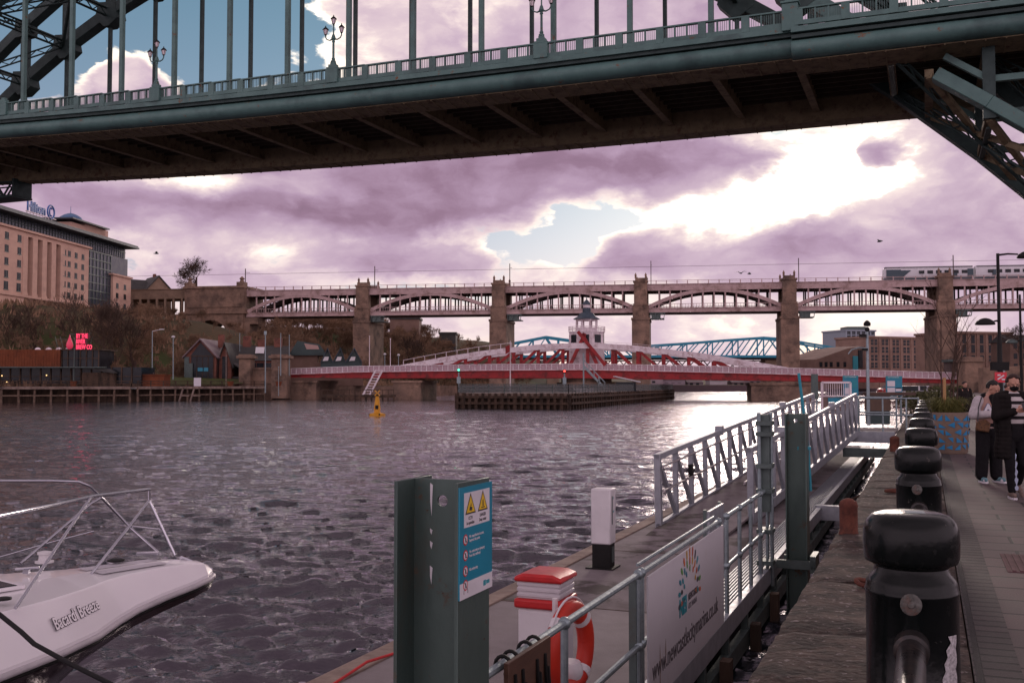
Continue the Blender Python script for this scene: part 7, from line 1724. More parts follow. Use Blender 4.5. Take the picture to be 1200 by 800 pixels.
# ================================================================== street lamps and signs at the right
def lantern_arm(b, hd, a, e, sgn):
    b.path([a, a+(e-a)*.5+EZ*.03, e], [.04, .035, .03], 8)
    hd.lathe([(.05, .20), (.16, .17), (.30, .08), (.36, -.02), (.34, -.05), (.05, -.06)][::-1], e+V((sgn*.34, 0, -.08)), 20)
x = W(1172, 440, 38).x; dl = thing('double_arm_lamp', V((x, 38, 0)), 'tall black lamp post with a high right arm and a lower left arm', 'street lamp'); zt_ = W(1172, 297, 38).z; zl_ = W(1172, 377, 38).z
b = MB(); b.lathe([(.16, 0), (.16, .9), (.1, 1.0), (.085, 3.2), (.06, 3.3), (.055, zt_)], (x, 38, 0), 14); b.build('post', M['blackmatt'], dl)
b = MB(); hd = MB(); lantern_arm(b, hd, V((x, 38, zt_-.06)), V((x+.75, 38, zt_-.03)), 1); lantern_arm(b, hd, V((x, 38, zl_)), V((x-.18, 38, zl_+.02)), -1); b.build('arm', M['blackmatt'], dl); hd.build('lamp_shade', M['blackmatt'], dl, smooth=50)
b = MB(); b.ab((x-.32, 37.9, W(0, 434, 38).z), (x+.3, 38.1, W(0, 424, 38).z)); b.build('control_box', M['blackmatt'], dl)
x = W(1197, 440, 62).x; o = thing('single_arm_lamp', V((x, 62, 0)), 'farther black lamp post with a white shaded lamp to its left at the right edge', 'street lamp'); z_ = W(0, 345, 62).z; z2_ = W(0, 400, 62).z
b = MB(); b.tube((x, 62, 0), (x, 62, z_), .1, .06, 10); b.build('post', M['blackmatt'], o); b = MB(); hd = MB(); lantern_arm(b, hd, V((x, 62, z2_)), V((x-.2, 62, z2_+.02)), -1); b.build('arm', M['blackmatt'], o); hd.build('lamp_shade', M['galvdark'], o, smooth=50)
a = W(1166, 436, 30); c = W(1180, 448, 30); o = thing('red_road_sign', V((c.x, 30, 0)), 'small red sign with white marks behind the masked walker', 'sign'); b = MB(); b.ab((a.x, 30, c.z), (c.x, 30.03, a.z)); pn = b.build('panel', M['signredb'] if 'signredb' in M else M.setdefault('signredb', plain('bright_red_sign', (.62, .03, .05), .4)), o)
b = MB(); w_ = c.x-a.x; h_ = a.z-c.z
b.bar((a.x+w_*.2, 29.99, c.z+h_*.3), (a.x+w_*.75, 29.99, c.z+h_*.7), .01, .04); b.bar((a.x+w_*.2, 29.99, c.z+h_*.72), (a.x+w_*.45, 29.99, c.z+h_*.72), .01, .04); b.bar((a.x+w_*.55, 29.99, c.z+h_*.3), (a.x+w_*.82, 29.99, c.z+h_*.3), .01, .04); b.build('white_mark', M['signwhite'], pn)
b = MB(); b.tube((c.x-.05, 30.06, 0), (c.x-.05, 30.06, a.z+.05), .03, n=8); b.build('post', M['galv'], o)
# ================================================================== the white boat
BO = V((-3.06, 10.35, 0)); Hh = V((.62, .785, 0)).normalized(); Bn = V((Hh.y, -Hh.x, 0))    # bow, heading, starboard
boat = thing('motor_boat', BO-Hh*3.5+EZ*WATER, 'white motor boat with steel bow rails and dark hull bottom moored at the left', 'boat')
def BP(s, b_, z): return BO-Hh*s+Bn*b_+EZ*z
st_ = [0, .12, .35, .7, 1.05, 1.3, 1.6, 2.0, 2.6, 3.3, 4.2, 5.4, 6.6, 7.6]
def lerpt(x, xs, ys):
    for i in range(len(xs)-1):
        if x <= xs[i+1]: return ys[i]+(ys[i+1]-ys[i])*(x-xs[i])/(xs[i+1]-xs[i])
    return ys[-1]
hb = lambda s: lerpt(s, [0, .12, .35, .7, 1.05, 1.3, 1.6, 2.0, 2.6, 3.3, 4.2, 5.4, 7.6], [.10, .20, .29, .37, .46, .58, .76, .95, 1.14, 1.27, 1.35, 1.38, 1.35])
dkb = lambda s: hb(s)-.02-min(.17, .04+.10*s)      # deck edge (inner knuckle)
zr_ = lambda s: lerpt(s, [0, .8, 1.6, 3, 7.6], [-.30, -.38, -.50, -.58, -.64])     # rub rail height
zd = lambda s: lerpt(s, [0, .2, .8, 1.6, 3, 7.6], [-.22, -.13, -.11, -.12, -.13, -.18])
b = MB(); vs = []; fs = []
for s in st_:
    w0 = hb(s)
    u_ = lerpt(s, [0, 1.2, 2.0, 3.0, 7.6], [.30, .32, .55, .74, .86]); zk = lerpt(s, [0, .5, 1.2, 2.0, 2.8, 7.6], [-.36, -.52, -.70, -1.2, -1.55, -1.6])
    for sg_ in (-1, 1):
        vs += [BP(s, sg_*w0, zr_(s)-.03), BP(s, sg_*w0*.93, zr_(s)-.10-.04*min(1, s)), BP(s, sg_*w0*u_, zk*.6+zr_(s)*.4), BP(s, sg_*w0*u_*.45, zk), BP(s+.0, 0, zk-.18*min(1, s/2))]
k = 10
for i in range(len(st_)-1):
    for h in (0, 5):
        for j in range(4): fs.append((i*k+h+j, i*k+h+j+1, (i+1)*k+h+j+1, (i+1)*k+h+j))
fs += [(0, 1, 2, 3, 4, 9, 8, 7, 6, 5)]
b.add(vs, fs); b.build('hull', mat('dark_hull', (.035, .022, .024), (.02, .016, .018), .18, 0, .8, 0, 10, coat=.4), boat, smooth=50)
b = MB(); vs = []; fs = []
for s in st_:
    for sg_ in (-1, 1): vs += [BP(s, sg_*hb(s), zr_(s)-.02), BP(s, sg_*(hb(s)-.005), zr_(s)+.05), BP(s, sg_*(dkb(s)+.015), zd(s)-.012), BP(s, sg_*dkb(s), zd(s)), BP(s, sg_*dkb(s)*.5, zd(s)+.012), BP(s, 0, zd(s)+.018)]
k = 12
for i in range(len(st_)-1):
    for h in (0, 6):
        for j in range(5): fs.append((i*k+h+j, i*k+h+j+1, (i+1)*k+h+j+1, (i+1)*k+h+j))
fs += [(0, 1, 2, 3, 4, 5, 11, 10, 9, 8, 7, 6)]
b.add(vs, fs); b.build('deck', M['white'], boat, smooth=17)
b = MB()
for sg_ in (-1, 1):
    b.path([BP(s, sg_*(hb(s)+.01), zr_(s)) for s in st_], .028, 8); 
b.path([BP(.0, -.10, zr_(0)), BP(-.035, 0, zr_(0)), BP(.0, .10, zr_(0))], .028, 8); b.build('rub_rail', mat('pale_rub_rail', (.5, .47, .49), (.4, .38, .4), .35), boat, smooth=60)
b = MB()
for sg_ in (-1, 1): b.path([BP(s, sg_*(hb(s)-.005), zr_(s)-.045) for s in st_], .014, 6)
b.build('rub_insert', M['blackmatt'], boat)
# bow rails (stainless), port and starboard
def seg(pts, r=.0135, n=8): b = MB(); b.path([V(p) for p in pts], r, n); return b.build('bow_rail', M['chrome'], boat, smooth=60)
Af = W(176, 571, 10.15)
sb_foot1 = BP(.16, .10, zd(.1)); sb_foot2 = W(107, 677, 9.0); sb_foot3 = W(20, 713, 7.85)
def on_deck(px_, py_, inset=.0):      # drop the bearing on the deck plane
    a = ray(px_, py_); t = (-.10-1.6)/a.z; return V((a.x*t, a.y*t, -.10))
f1, f2, f3 = on_deck(205, 650), on_deck(107, 672), on_deck(18, 712); g1, g2 = on_deck(188, 649), on_deck(24, 660)
def up_at(f, px_, py_, dist=None): a = ray(px_, py_); Y = f.y if dist is None else dist; t = Y/a.y; return V((a.x*t, Y, 1.6+a.z*t))
T1 = up_at(f1, 175, 573); T1b = up_at(f1, 175, 586)
seg([up_at(f3, -60, 616, 7.0), up_at(f3, 0, 604, 7.8), up_at(f2, 60, 592, 8.7), up_at(f2, 110, 581, 9.4), T1], .016)
seg([T1, T1b], .0135); seg([T1b, f1]); seg([T1b, up_at(f2, 148, 621, 9.7), f2]); seg([up_at(f2, 106, 583, 9.3), f3])
seg([up_at(g1, -40, 563, 9.6), up_at(g1, 60, 563, 10.3), up_at(g1, 92, 564, 10.5), up_at(g1, 106, 570, 10.6), up_at(g1, 121, 585, 10.8), up_at(g1, 152, 617, 11.0), g1], .0135)
seg([up_at(g1, 118, 583, 10.75), up_at(g1, 106, 590, 10.6), g2]); seg([up_at(g1, 152, 616, 11.0), up_at(f1, 187, 620, f1.y+.05)], .011)
seg([up_at(g2, -20, 658, 12.3), up_at(g2, 60, 635, 12.6), up_at(g2, 110, 622, 12.8)], .008)
# deck gear
p = on_deck(52, 660); b = MB(); b.lathe([(.085, 0), (.085, .015), (.055, .02), (.05, .07), (.065, .08), (.065, .10), (.02, .11)], p+EZ*.01, 20); b.build('windlass', M['whiteplastic'], boat, smooth=50)
for (px_, py_, w_) in ((136, 660, .08), (4, 706, .06)):
    p = on_deck(px_, py_); b = MB(); b.lathe([(w_, 0), (w_, .012), (w_*.6, .02)], p+EZ*.025, 20); b.build('deck_filler', M['blackmatt'], boat)
b = MB(); p = on_deck(31, 673); b.path([p+V((-.1, 0, .05)), p+V((.1, .03, .06))], .012, 6); b.box(p+EZ*.03, (.05, .04, .04)); b.build('cleat', M['chrome'], boat)
b = MB(); p = on_deck(160, 652); q = on_deck(186, 651); b.bar(p+EZ*.03, q+EZ*.03, .09, .02); b.build('anchor_channel', M['chrome'], boat)
b = MB()
b.path([BP(-.04, .02, zr_(0)+.04), BP(.3, .0, zd(.3)+.03)], .02, 6); b.build('anchor_roller', M['chrome'], boat)
b = MB()     # non-slip panels, hatch and seams on the foredeck
for (s0_, s1_, y0_, y1_) in ((.55, 1.25, .05, .22), (.55, 1.25, -.22, -.05), (2.9, 3.5, .1, .75), (2.9, 3.5, -.75, -.1)):
    b.add([BP(s0_, y0_*.8, zd(s0_)+.022), BP(s0_, y1_*.8, zd(s0_)+.020), BP(s1_, y1_, zd(s1_)+.022), BP(s1_, y0_, zd(s1_)+.024)], [(0, 1, 2, 3)])
b.build('nonslip_panel', mat('nonslip_grey', (.50, .48, .52), (.44, .42, .46), .8, 0, 30, .3, 120), boat)
hc = BP(2.25, 0, zd(2.25)+.02); b = MB(face_m(hc, Hh, Bn*-1)); b.ab((-.24, -.24, 0), (.24, .24, .035)); b.build('hatch', M['glassdark'], boat, bevel=.02)
b = MB(face_m(hc, Hh, Bn*-1)); 
for a_, c_2 in (((-.28, -.28, 0), (.28, -.24, .03)), ((-.28, .24, 0), (.28, .28, .03)), ((-.28, -.24, 0), (-.24, .24, .03)), ((.24, -.24, 0), (.28, .24, .03))): b.ab(a_, c_2)
b.build('hatch_frame', M['white'], boat, bevel=.008)
# cabin and windscreen further aft (out of the picture)
b = MB(); vs = []
for s, w_, z in ((3.6, .55, -.05), (4.6, .85, .42), (6.2, .9, .55), (6.3, .95, -.1)):
    vs += [BP(s, -w_, z), BP(s, w_, z)]
b.add(vs+[BP(3.6, -.9, -.1), BP(3.6, .9, -.1)], [(0, 1, 3, 2), (2, 3, 5, 4), (4, 5, 7, 6), (1, 7, 5, 3), (0, 2, 4, 6), (0, 6, 7, 1)]); b.build('cabin', M['white'], boat)
b = MB(); b.add([BP(4.5, -.88, .42), BP(4.5, .88, .42), BP(5.2, .8, .9), BP(5.2, -.8, .9)], [(0, 1, 2, 3), (3, 2, 1, 0)]); b.build('windscreen', M['glassdark'], boat)
# the painted name on the starboard topside
s_n0 = 2.12
pa = BP(1.95, hb(1.95)-.005, zr_(1.95)+.05); pb = BP(1.38, hb(1.38)-.005, zr_(1.38)+.05); pu = BP(1.95, dkb(1.95)+.03, zd(1.95)-.035)
ex_ = (pb-pa).normalized(); ey_ = (pu-pa); ey_ = (ey_-ex_*ey_.dot(ex_)).normalized(); nz_ = ex_.cross(ey_)
M['nameink'] = plain('boat_name_dark', (.05, .04, .06), .4); M['namewhite'] = plain('boat_name_white', (.85, .82, .85), .3)
for m_, off, bl, zx in ((M['nameink'], .010, .007, 0), (M['namewhite'], .0135, .0025, .002)):
    text('Bacardi Breeze', .142, m_, boat, face_m(pa+ey_*.14-ex_*.06+nz_*off, ex_, ey_), 'name_lettering', bl, .0006, xs=.70)
# mooring rope
b = MB(); p0 = W(-30, 700, 7.5); p1 = W(40, 754, 7.2); p2 = W(140, 806, 7.0); b.path([p0, W(0, 720, 7.4), W(25, 740, 7.3), p1, W(80, 776, 7.1), p2, W(200, 850, 6.9), Q(-4.85, 3.0, -.98)], .017, 8); tag(b.build('mooring_rope', M['rope'], smooth=60), 'black mooring rope crossing the side of the white boat', 'rope')
b = MB(); b.path([W(380, 808, 8.2), W(430, 775, 8.6), W(462, 765, 8.8)], .012, 6); tag(b.build('mooring_line', M['redplastic']), 'thin red line on the near end of the pontoon', 'rope')
dr = MB(); rd = random.Random(33)
for k in range(3):
    a = Q(-1.9+.3*k, 27.5+k*1.6, -1.35+.1*k); twig(dr, a, V((.8, .25*(1-k), .18)).normalized(), 1.9, .03, 1)
tag(dr.build('drift_branch', M['bark']), 'tangle of dark drift branches caught in the water between walkway and quay', 'branch')
# ================================================================== people
def remesh(mb, name, mt, parent, vox=.008, sm=3, T=None):
    me = bpy.data.meshes.new(name+'_src'); me.from_pydata([tuple(v) for v in mb.v], [], mb.f); bm = bmesh.new(); bm.from_mesh(me); bmesh.ops.recalc_face_normals(bm, faces=bm.faces); bm.to_mesh(me); bm.free()
    o = bpy.data.objects.new(name+'_src', me); col.objects.link(o)
    m = o.modifiers.new('r', 'REMESH'); m.mode = 'VOXEL'; m.voxel_size = vox; m.use_smooth_shade = True
    s = o.modifiers.new('s', 'SMOOTH'); s.iterations = sm; s.factor = .5
    bpy.context.view_layer.update(); out = bpy.data.meshes.new_from_object(o.evaluated_get(dg())); bpy.data.objects.remove(o)
    if T: out.transform(T)
    out.name = name
    out.materials.clear(); out.materials.append(mt)
    for p in out.polygons: p.use_smooth = True
    r = bpy.data.objects.new(name, out); col.objects.link(r); r.parent = parent; ORG[r.name] = V((0, 0, 0)); return r
def limb(b, pts, rs, n=12):
    pts = [V(p) for p in pts]
    for i in range(len(pts)-1):
        k = max(2, int((pts[i+1]-pts[i]).length/.03)); b.path([pts[i].lerp(pts[i+1], j/k) for j in range(k+1)], [rs[i]+(rs[i+1]-rs[i])*j/k for j in range(k+1)], n)
    for p, r in zip(pts, rs): b.ball(p, r, 12)
def hand(b, wrist, d, palm_n, hold=.6):
    d = V(d).normalized(); pn = V(palm_n).normalized(); sd_ = d.cross(pn).normalized()
    for j in range(5): limb(b, [wrist, wrist+d*.04+sd_*(.028-.014*j), wrist+d*.085+sd_*(.032-.016*j)], [.02, .015, .0135], 8)
    for j, ln_ in enumerate((.068, .078, .073, .058)):
        p = wrist+d*.088+sd_*(.030-.020*j); d1 = (d+pn*hold*.5).normalized(); d2 = (d+pn*hold*1.6).normalized(); q = p+d1*ln_*.5; e = q+d2*ln_*.5; limb(b, [p, q, e], [.0098, .009, .0078], 8)
    p = wrist+d*.03+sd_*.03; q = p+(d*.6+sd_*.8+pn*.3).normalized()*.04; e = q+(d*.9+sd_*.1+pn*.5).normalized()*.032; limb(b, [p, q, e], [.014, .0115, .0095], 8)
def head(b, c, face, up):
    # c: centre of skull; face: facing direction
    f = V(face).normalized(); u = V(up); u = (u-f*u.dot(f)).normalized(); s = f.cross(u)
    M_ = Matrix(((s.x, f.x, u.x), (s.y, f.y, u.y), (s.z, f.z, u.z)))
    def el(o, r): 
        k = MB(); k.ball((0, 0, 0), r, 20); b.add([c+M_ @ (V(o)+v) for v in k.v], k.f)
    el((0, -.008, .022), (.075, .094, .088)); el((0, .022, -.035), (.060, .068, .072)); el((0, .045, -.082), (.032, .034, .028))
    el((0, .092, -.018), (.012, .018, .024)); el((0, .096, -.03), (.017, .013, .010))
    for x in (-1, 1): el((x*.029, .079, .008), (.014, .012, .009)); el((x*.03, .083, .026), (.022, .008, .006)); el((x*.077, -.002, -.012), (.011, .020, .031))
    el((0, .084, -.055), (.024, .011, .006)); el((0, .083, -.065), (.021, .011, .006))
    return M_
def eyes(c, M_, root, T):
    b = MB()
    for x in (-1, 1): b.ball(c+M_ @ V((x*.029, .089, .008)), (.010, .007, .0055), 8)
    o = b.build('eyes', M['ink'], None); o.data.transform(T); o.parent = root
skin = mat('skin', (.46, .25, .18), (.42, .22, .16), .5, 0, 20, 0)
cloth = lambda nm, c, c2=None, r=.9: mat(nm, c, c2, r, 0, 14, .25, 120, spec=.12)
def person(loc, rz, lb, build, scale=1.0):
    o = thing('person', V(loc), lb, 'person'); T = Matrix.Translation((0, 0, 0)) @ Matrix.Rotation(rz, 4, 'Z') @ Matrix.Scale(scale, 4); build(o, T); return o
def put(mb, name, mt, root, T, **k): o = mb.build(name, mt, None, **k); o.data.transform(T); o.parent = root; return o
# local: front is -Y, +X is the viewer's right when facing the viewer
def shoe(b, p, d, tilt=0):
    d = V(d).normalized(); n = EZ
    for t, r in ((-.05, .038), (0, .042), (.06, .040), (.12, .038), (.165, .030)): b.ball(p+d*t+n*(.036+tilt*t), (r*.92, r*1.1 if abs(d.y) > .5 else r, .036 if t > .05 else .046), 12)
def sole(b, p, d, tilt=0):
    d = V(d).normalized(); s = V((-d.y, d.x, 0)); out_ = [(-.09, .03), (-.02, .042), (.08, .045), (.16, .04), (.20, .02), (.20, -.02), (.16, -.04), (.08, -.045), (-.02, -.042), (-.09, -.03)]
    b.prism([p+d*t+s*w_+EZ*tilt*t for t, w_ in out_], EZ*.026)
def walker(o, T):      # masked man in the long black coat
    J_ = dict(pel=V((0, 0, .93)), ch=V((0, .0, 1.28)), nk=V((0, -.01, 1.50)))
    hdc = V((.0, -.035, 1.635)); face = V((-.12, -.92, -.28))
    sL, sR = V((-.19, .0, 1.43)), V((.19, .0, 1.43))          # viewer's left / right
    eL, wL = V((-.26, -.05, 1.16)), V((-.07, -.27, 1.25)); eR, wR = V((.27, .02, 1.15)), V((.26, -.10, .93))
    hipL, hipR = V((-.09, 0, .92)), V((.09, 0, .92))
    kL, aL = V((-.08, -.07, .50)), V((-.06, -.06, .09)); kR, aR = V((.13, .0, .50)), V((.16, .28, .17))
    b = MB(); limb(b, [V((0, 0, .95)), V((0, 0, 1.1)), V((0, 0, 1.3)), V((0, 0, 1.42))], [.12, .115, .13, .10]); limb(b, [V((0, .0, 1.42)), V((0, -.015, 1.53)), hdc+V((0, .02, -.06))], [.06, .052, .05])
    for s_, e, w_ in ((sL, eL, wL), (sR, eR, wR)): limb(b, [V((0, 0, 1.40)), s_, e, w_], [.08, .055, .042, .028])
    for h, k, a in ((hipL, kL, aL), (hipR, kR, aR)): limb(b, [h, k, a], [.085, .055, .04])
    hand(b, wL, V((.75, -.25, .15)), V((.1, .7, .4)), .9); hand(b, wR, V((0, -.15, -1)), V((-.6, .2, 0)), .5)
    M_ = head(b, hdc, face, EZ); remesh(b, 'body', skin, o, .0065, 2, T); eyes(hdc, M_, o, T)
    # sweater: striped
    sw = MB(); limb(sw, [V((0, -.01, 1.0)), V((0, -.02, 1.15)), V((0, -.02, 1.32)), V((0, -.01, 1.43))], [.12, .15, .155, .11]); sw.v = [V((v.x*1.08, v.y*.85, v.z)) for v in sw.v]
    swm = cloth('striped_knit', (.5, .46, .46)); n = swm.node_tree.nodes; l = swm.node_tree.links; t = n.new('ShaderNodeTexCoord'); sp_ = n.new('ShaderNodeSeparateXYZ'); l.new(t.outputs['Object'], sp_.inputs[0])
    w_ = n.new('ShaderNodeMath'); w_.operation = 'MULTIPLY'; w_.inputs[1].default_value = 1/.105; l.new(sp_.outputs[2], w_.inputs[0]); fr = n.new('ShaderNodeMath'); fr.operation = 'FRACT'; l.new(w_.outputs[0], fr.inputs[0]); gt_ = n.new('ShaderNodeMath'); gt_.operation = 'GREATER_THAN'; gt_.inputs[1].default_value = .55; l.new(fr.outputs[0], gt_.inputs[0])
    mx = n.new('ShaderNodeMix'); mx.data_type = 'RGBA'; l.new(gt_.outputs[0], mx.inputs[0]); mx.inputs[6].default_value = (.50, .46, .46, 1); mx.inputs[7].default_value = (.018, .016, .018, 1); l.new(mx.outputs[2], n['Principled BSDF'].inputs['Base Color'])
    remesh(sw, 'striped_sweater', swm, o, .01, 4, T)
    # coat: open front, long; built from sleeves and two front halves
    ct = MB(); 
    limb(ct, [V((-.08, .03, 1.44)), sL+V((0, .01, .0)), eL, wL.lerp(eL, .12)], [.10, .085, .07, .058]); limb(ct, [V((.08, .03, 1.44)), sR+V((0, .01, 0)), eR, wR.lerp(eR, .1)], [.10, .085, .07, .058])
    for i in range(15):
        z = .60+i*.06; f = 1.04-.14*(z-.6)+.05*math.sin(i)
        for a in range(9): th = math.pi*a/8; ct.ball(V((.205*f*math.cos(th), .02+.125*f*math.sin(th), z)), (.055, .045, .05), 8)
        ct.ball(V((-.175*f, -.065, z)), (.062, .055, .05), 8); 
        if z < .62 or True: ct.ball(V((-.125*f, -.115, z)), (.055, .04, .05), 8); ct.ball(V((.205*f, -.08, z)), (.05, .05, .05), 8)
    for th in range(8): a = math.pi*th/7; ct.ball(V((.085*math.cos(a), .02+.06*math.sin(a), 1.49)), (.035, .03, .04), 8)
    remesh(ct, 'long_coat', cloth('black_coat', (.016, .013, .013), (.010, .009, .009)), o, .011, 4, T)
    tr_ = MB(); limb(tr_, [V((0, 0, .98)), V((0, 0, .9))], [.14, .14]); limb(tr_, [hipL, kL, aL+EZ*.03], [.105, .078, .058]); limb(tr_, [hipR, kR, aR+V((0, -.03, .04))], [.105, .078, .058]); remesh(tr_, 'trousers', cloth('black_trousers', (.014, .013, .015)), o, .01, 3, T)
    # white and blue print on the shin
    pr_ = MB(); rd = random.Random(2); vs = []
    for i in range(15): z = .12+.54*i/14; c = aL.lerp(kL, min(1, (z-.09)/.41)) if z < .5 else kL.lerp(hipL, (z-.5)/.42); w0 = .018+.014*math.sin(i*2.1); r_ = .066+.02*(z/.66); vs += [V((c.x+.045-w0, c.y-r_*.82, z)), V((c.x+.045+w0, c.y-r_*.72, z))]
    pr_.add(vs, [(2*i, 2*i+1, 2*i+3, 2*i+2) for i in range(14)]); put(pr_, 'leg_print', plain('pale_leg_print', (.34, .40, .52), .7), o, T)
    sh = MB(); shoe(sh, V((-.07, -.06, .02)), V((-.15, -1, 0))); remesh(sh, 'shoe', cloth('grey_suede', (.20, .15, .13)), o, .008, 2, T); q = MB(); sole(q, V((-.07, -.06, .0)), V((-.15, -1, 0))); put(q, 'shoe_sole', M['signwhite'], o, T)
    sh = MB()
    for t, r in ((-.06, .042), (0, .043), (.06, .041), (.12, .036), (.16, .03)): p = V((.17, .27, .13))+V((.10, -.65, -.75)).normalized()*t; sh.ball(p, (r, r, r*1.05), 12)
    remesh(sh, 'shoe', cloth('grey_suede_far', (.20, .15, .13)), o, .008, 2, T)
    hr = MB(); up_ = V((0, 0, 1)); 
    rd = random.Random(6)
    for i in range(170):
        a = rd.uniform(0, 6.28); e = rd.uniform(-.15, 1.5); d = V((math.cos(a)*math.cos(e), math.sin(a)*math.cos(e), math.sin(e)))
        if d.y < -.45 and e < .55: continue
        p = hdc+V((d.x*.084, .012+d.y*.098, .030+d.z*.092)); hr.ball(p, (.024, .024, .02), 6)
    remesh(hr, 'hair', mat('dark_red_hair', (.040, .016, .012), (.02, .01, .008), .6, 0, 40, .4, 90), o, .007, 1, T)
    mk = MB(); 
    def el(o_, r): k = MB(); k.ball((0, 0, 0), r, 20); mk.add([hdc+M_ @ (V(o_)+v) for v in k.v], k.f)
    el((0, .050, -.055), (.060, .056, .046)); el((0, .078, -.035), (.032, .038, .034)); remesh(mk, 'face_mask', cloth('black_mask', (.012, .012, .014)), o, .006, 3, T)
    k = MB(); 
    for s_ in (-1, 1): k.path([hdc+M_ @ V((s_*.05, .06, -.03)), hdc+M_ @ V((s_*.078, .01, -.005))], .003, 4)
    put(k, 'mask_strap', M['ink'], o, T)
    return wL
wk_loc = V((7.08, 14.50, 0)); wk = person(wk_loc, -.05, 'walking person in long black coat, striped sweater and black face mask looking at a phone', walker, .985)
T_ = Matrix.Translation(wk_loc) @ Matrix.Rotation(-.05, 4, 'Z')
b = MB(T_ @ Matrix.Translation((.03, -.325, 1.275)) @ Matrix.Rotation(R(-35), 4, 'X')); b.ab((-.038, -.005, -.05), (.038, .005, .085)); ph = thing('phone', T_ @ V((.03, -.325, 1.27)), 'black phone held in front of the chest by the masked walker', 'phone'); b.build('case', M['ink'], ph, bevel=.004)
b = MB(T_ @ Matrix.Translation((.03, -.325, 1.275)) @ Matrix.Rotation(R(-35), 4, 'X')); b.ab((-.034, .005, -.045), (.034, .0065, .08)); b.build('screen', M['glassdark'], ph)
def student(o, T):     # varsity jacket
    hdc = V((.05, -.09, 1.535)); face = V((.35, -.75, -.55))
    sL, sR = V((-.185, .0, 1.34)), V((.185, .0, 1.34)); eL, wL = V((-.26, -.02, 1.10)), V((-.04, -.25, 1.12)); eR, wR = V((.24, -.03, 1.09)), V((.09, -.27, 1.10))
    hipL, hipR = V((-.09, 0, .88)), V((.09, 0, .88)); kL, aL = V((-.115, -.02, .48)), V((-.13, .0, .09)); kR, aR = V((.11, -.02, .48)), V((.125, .0, .09))
    b = MB(); limb(b, [V((0, 0, .9)), V((0, 0, 1.1)), V((0, 0, 1.25)), V((0, 0, 1.36))], [.12, .115, .125, .095]); limb(b, [V((0, 0, 1.34)), V((.02, -.04, 1.44)), hdc+V((-.01, .03, -.06))], [.06, .05, .05])
    for s_, e, w_ in ((sL, eL, wL), (sR, eR, wR)): limb(b, [V((0, 0, 1.32)), s_, e, w_], [.08, .052, .04, .027])
    for h, k, a in ((hipL, kL, aL), (hipR, kR, aR)): limb(b, [h, k, a], [.085, .055, .04])
    hand(b, wL, V((.85, -.2, .3)), V((0, .6, .3)), .8); hand(b, wR, V((-.5, -.55, .15)), V((-.3, .6, .2)), .9)
    M_ = head(b, hdc, face, EZ); remesh(b, 'body', skin, o, .0065, 2, T); eyes(hdc, M_, o, T)
    jk = MB(); limb(jk, [V((0, .01, .88)), V((0, .01, 1.0)), V((0, .01, 1.2)), V((0, .0, 1.33))], [.165, .17, .165, .12]); jk.v = [V((v.x*1.12, v.y*.88, v.z)) for v in jk.v]
    remesh(jk, 'jacket', cloth('pinkish_tan_jacket', (.40, .25, .21), (.34, .21, .18)), o, .010, 4, T)
    sv = MB(); limb(sv, [sL+V((.03, 0, -.01)), eL, wL.lerp(eL, .12)], [.088, .078, .055]); limb(sv, [sR+V((-.03, 0, -.01)), eR, wR.lerp(eR, .12)], [.088, .078, .055]); remesh(sv, 'sleeves', cloth('white_leather_sleeve', (.52, .48, .50), None, .6), o, .010, 3, T)
    fr = MB(); limb(fr, [V((.04, -.135, .90)), V((.05, -.15, 1.2)), V((.03, -.09, 1.38))], [.035, .04, .06]); limb(fr, [V((-.08, -.01, 1.40)), V((0, .06, 1.41)), V((.08, -.01, 1.40))], [.05, .055, .05]); remesh(fr, 'dark_hood_and_shirt', cloth('dark_shirt', (.015, .014, .016)), o, .009, 3, T)
    for z, h in ((.895, 1),): bb = MB(); bb.path([V((.185*math.cos(a*.35), .01+.148*math.sin(a*.35), z)) for a in range(18)], .018, 6, closed=True); put(bb, 'jacket_hem', cloth('pale_hem', (.36, .27, .25)), o, T)
    t_ = text('A', .13, M['signwhite'], None, T @ face_m(V((-.125, -.150, 1.18)), V((1, -.35, 0)), V((0, -.05, 1))), 'chest_letter', .012, .004); t_.parent = o
    t_ = text('A', .13, plain('letter_edge', (.10, .12, .22), .7), None, T @ face_m(V((-.125, -.147, 1.18)), V((1, -.35, 0)), V((0, -.05, 1))), 'chest_letter_edge', .022, .003); t_.parent = o
    tr_ = MB(); limb(tr_, [V((0, 0, .92)), V((0, 0, .86))], [.15, .15]); limb(tr_, [hipL, kL, aL+EZ*.03], [.115, .105, .095]); limb(tr_, [hipR, kR, aR+EZ*.03], [.115, .105, .095]); remesh(tr_, 'trousers', cloth('black_wide_trousers', (.014, .013, .015)), o, .011, 3, T)
    for x, dx in ((-.13, -.15), (.13, .12)):
        sh = MB(); shoe(sh, V((x, -.02, .02)), V((dx, -1, 0))); s1 = remesh(sh, 'shoe', cloth('teal_white_shoe', (.16, .30, .34)), o, .008, 2, T); q = MB(); sole(q, V((x, -.02, 0)), V((dx, -1, 0))); put(q, 'shoe_sole', M['signwhite'], o, T)
        tc_ = MB(); tc_.ball(V((x+dx*.12, -.155, .045)), (.036, .045, .03), 10); put(tc_, 'toe_cap', M['signwhite'], o, T)
    hr = MB(); rd = random.Random(9)
    for i in range(170):
        a = rd.uniform(0, 6.28); e = rd.uniform(-.3, 1.5); d = V((math.cos(a)*math.cos(e), math.sin(a)*math.cos(e), math.sin(e)))
        if d.y < -.35 and e < .35: continue
        hr.ball(hdc+V((d.x*.083, .012+d.y*.097, .028+d.z*.090)), (.024, .024, .02), 6)
    remesh(hr, 'hair', mat('black_hair', (.014, .011, .010), (.01, .008, .008), .55, 0, 40, .4, 90), o, .007, 1, T)
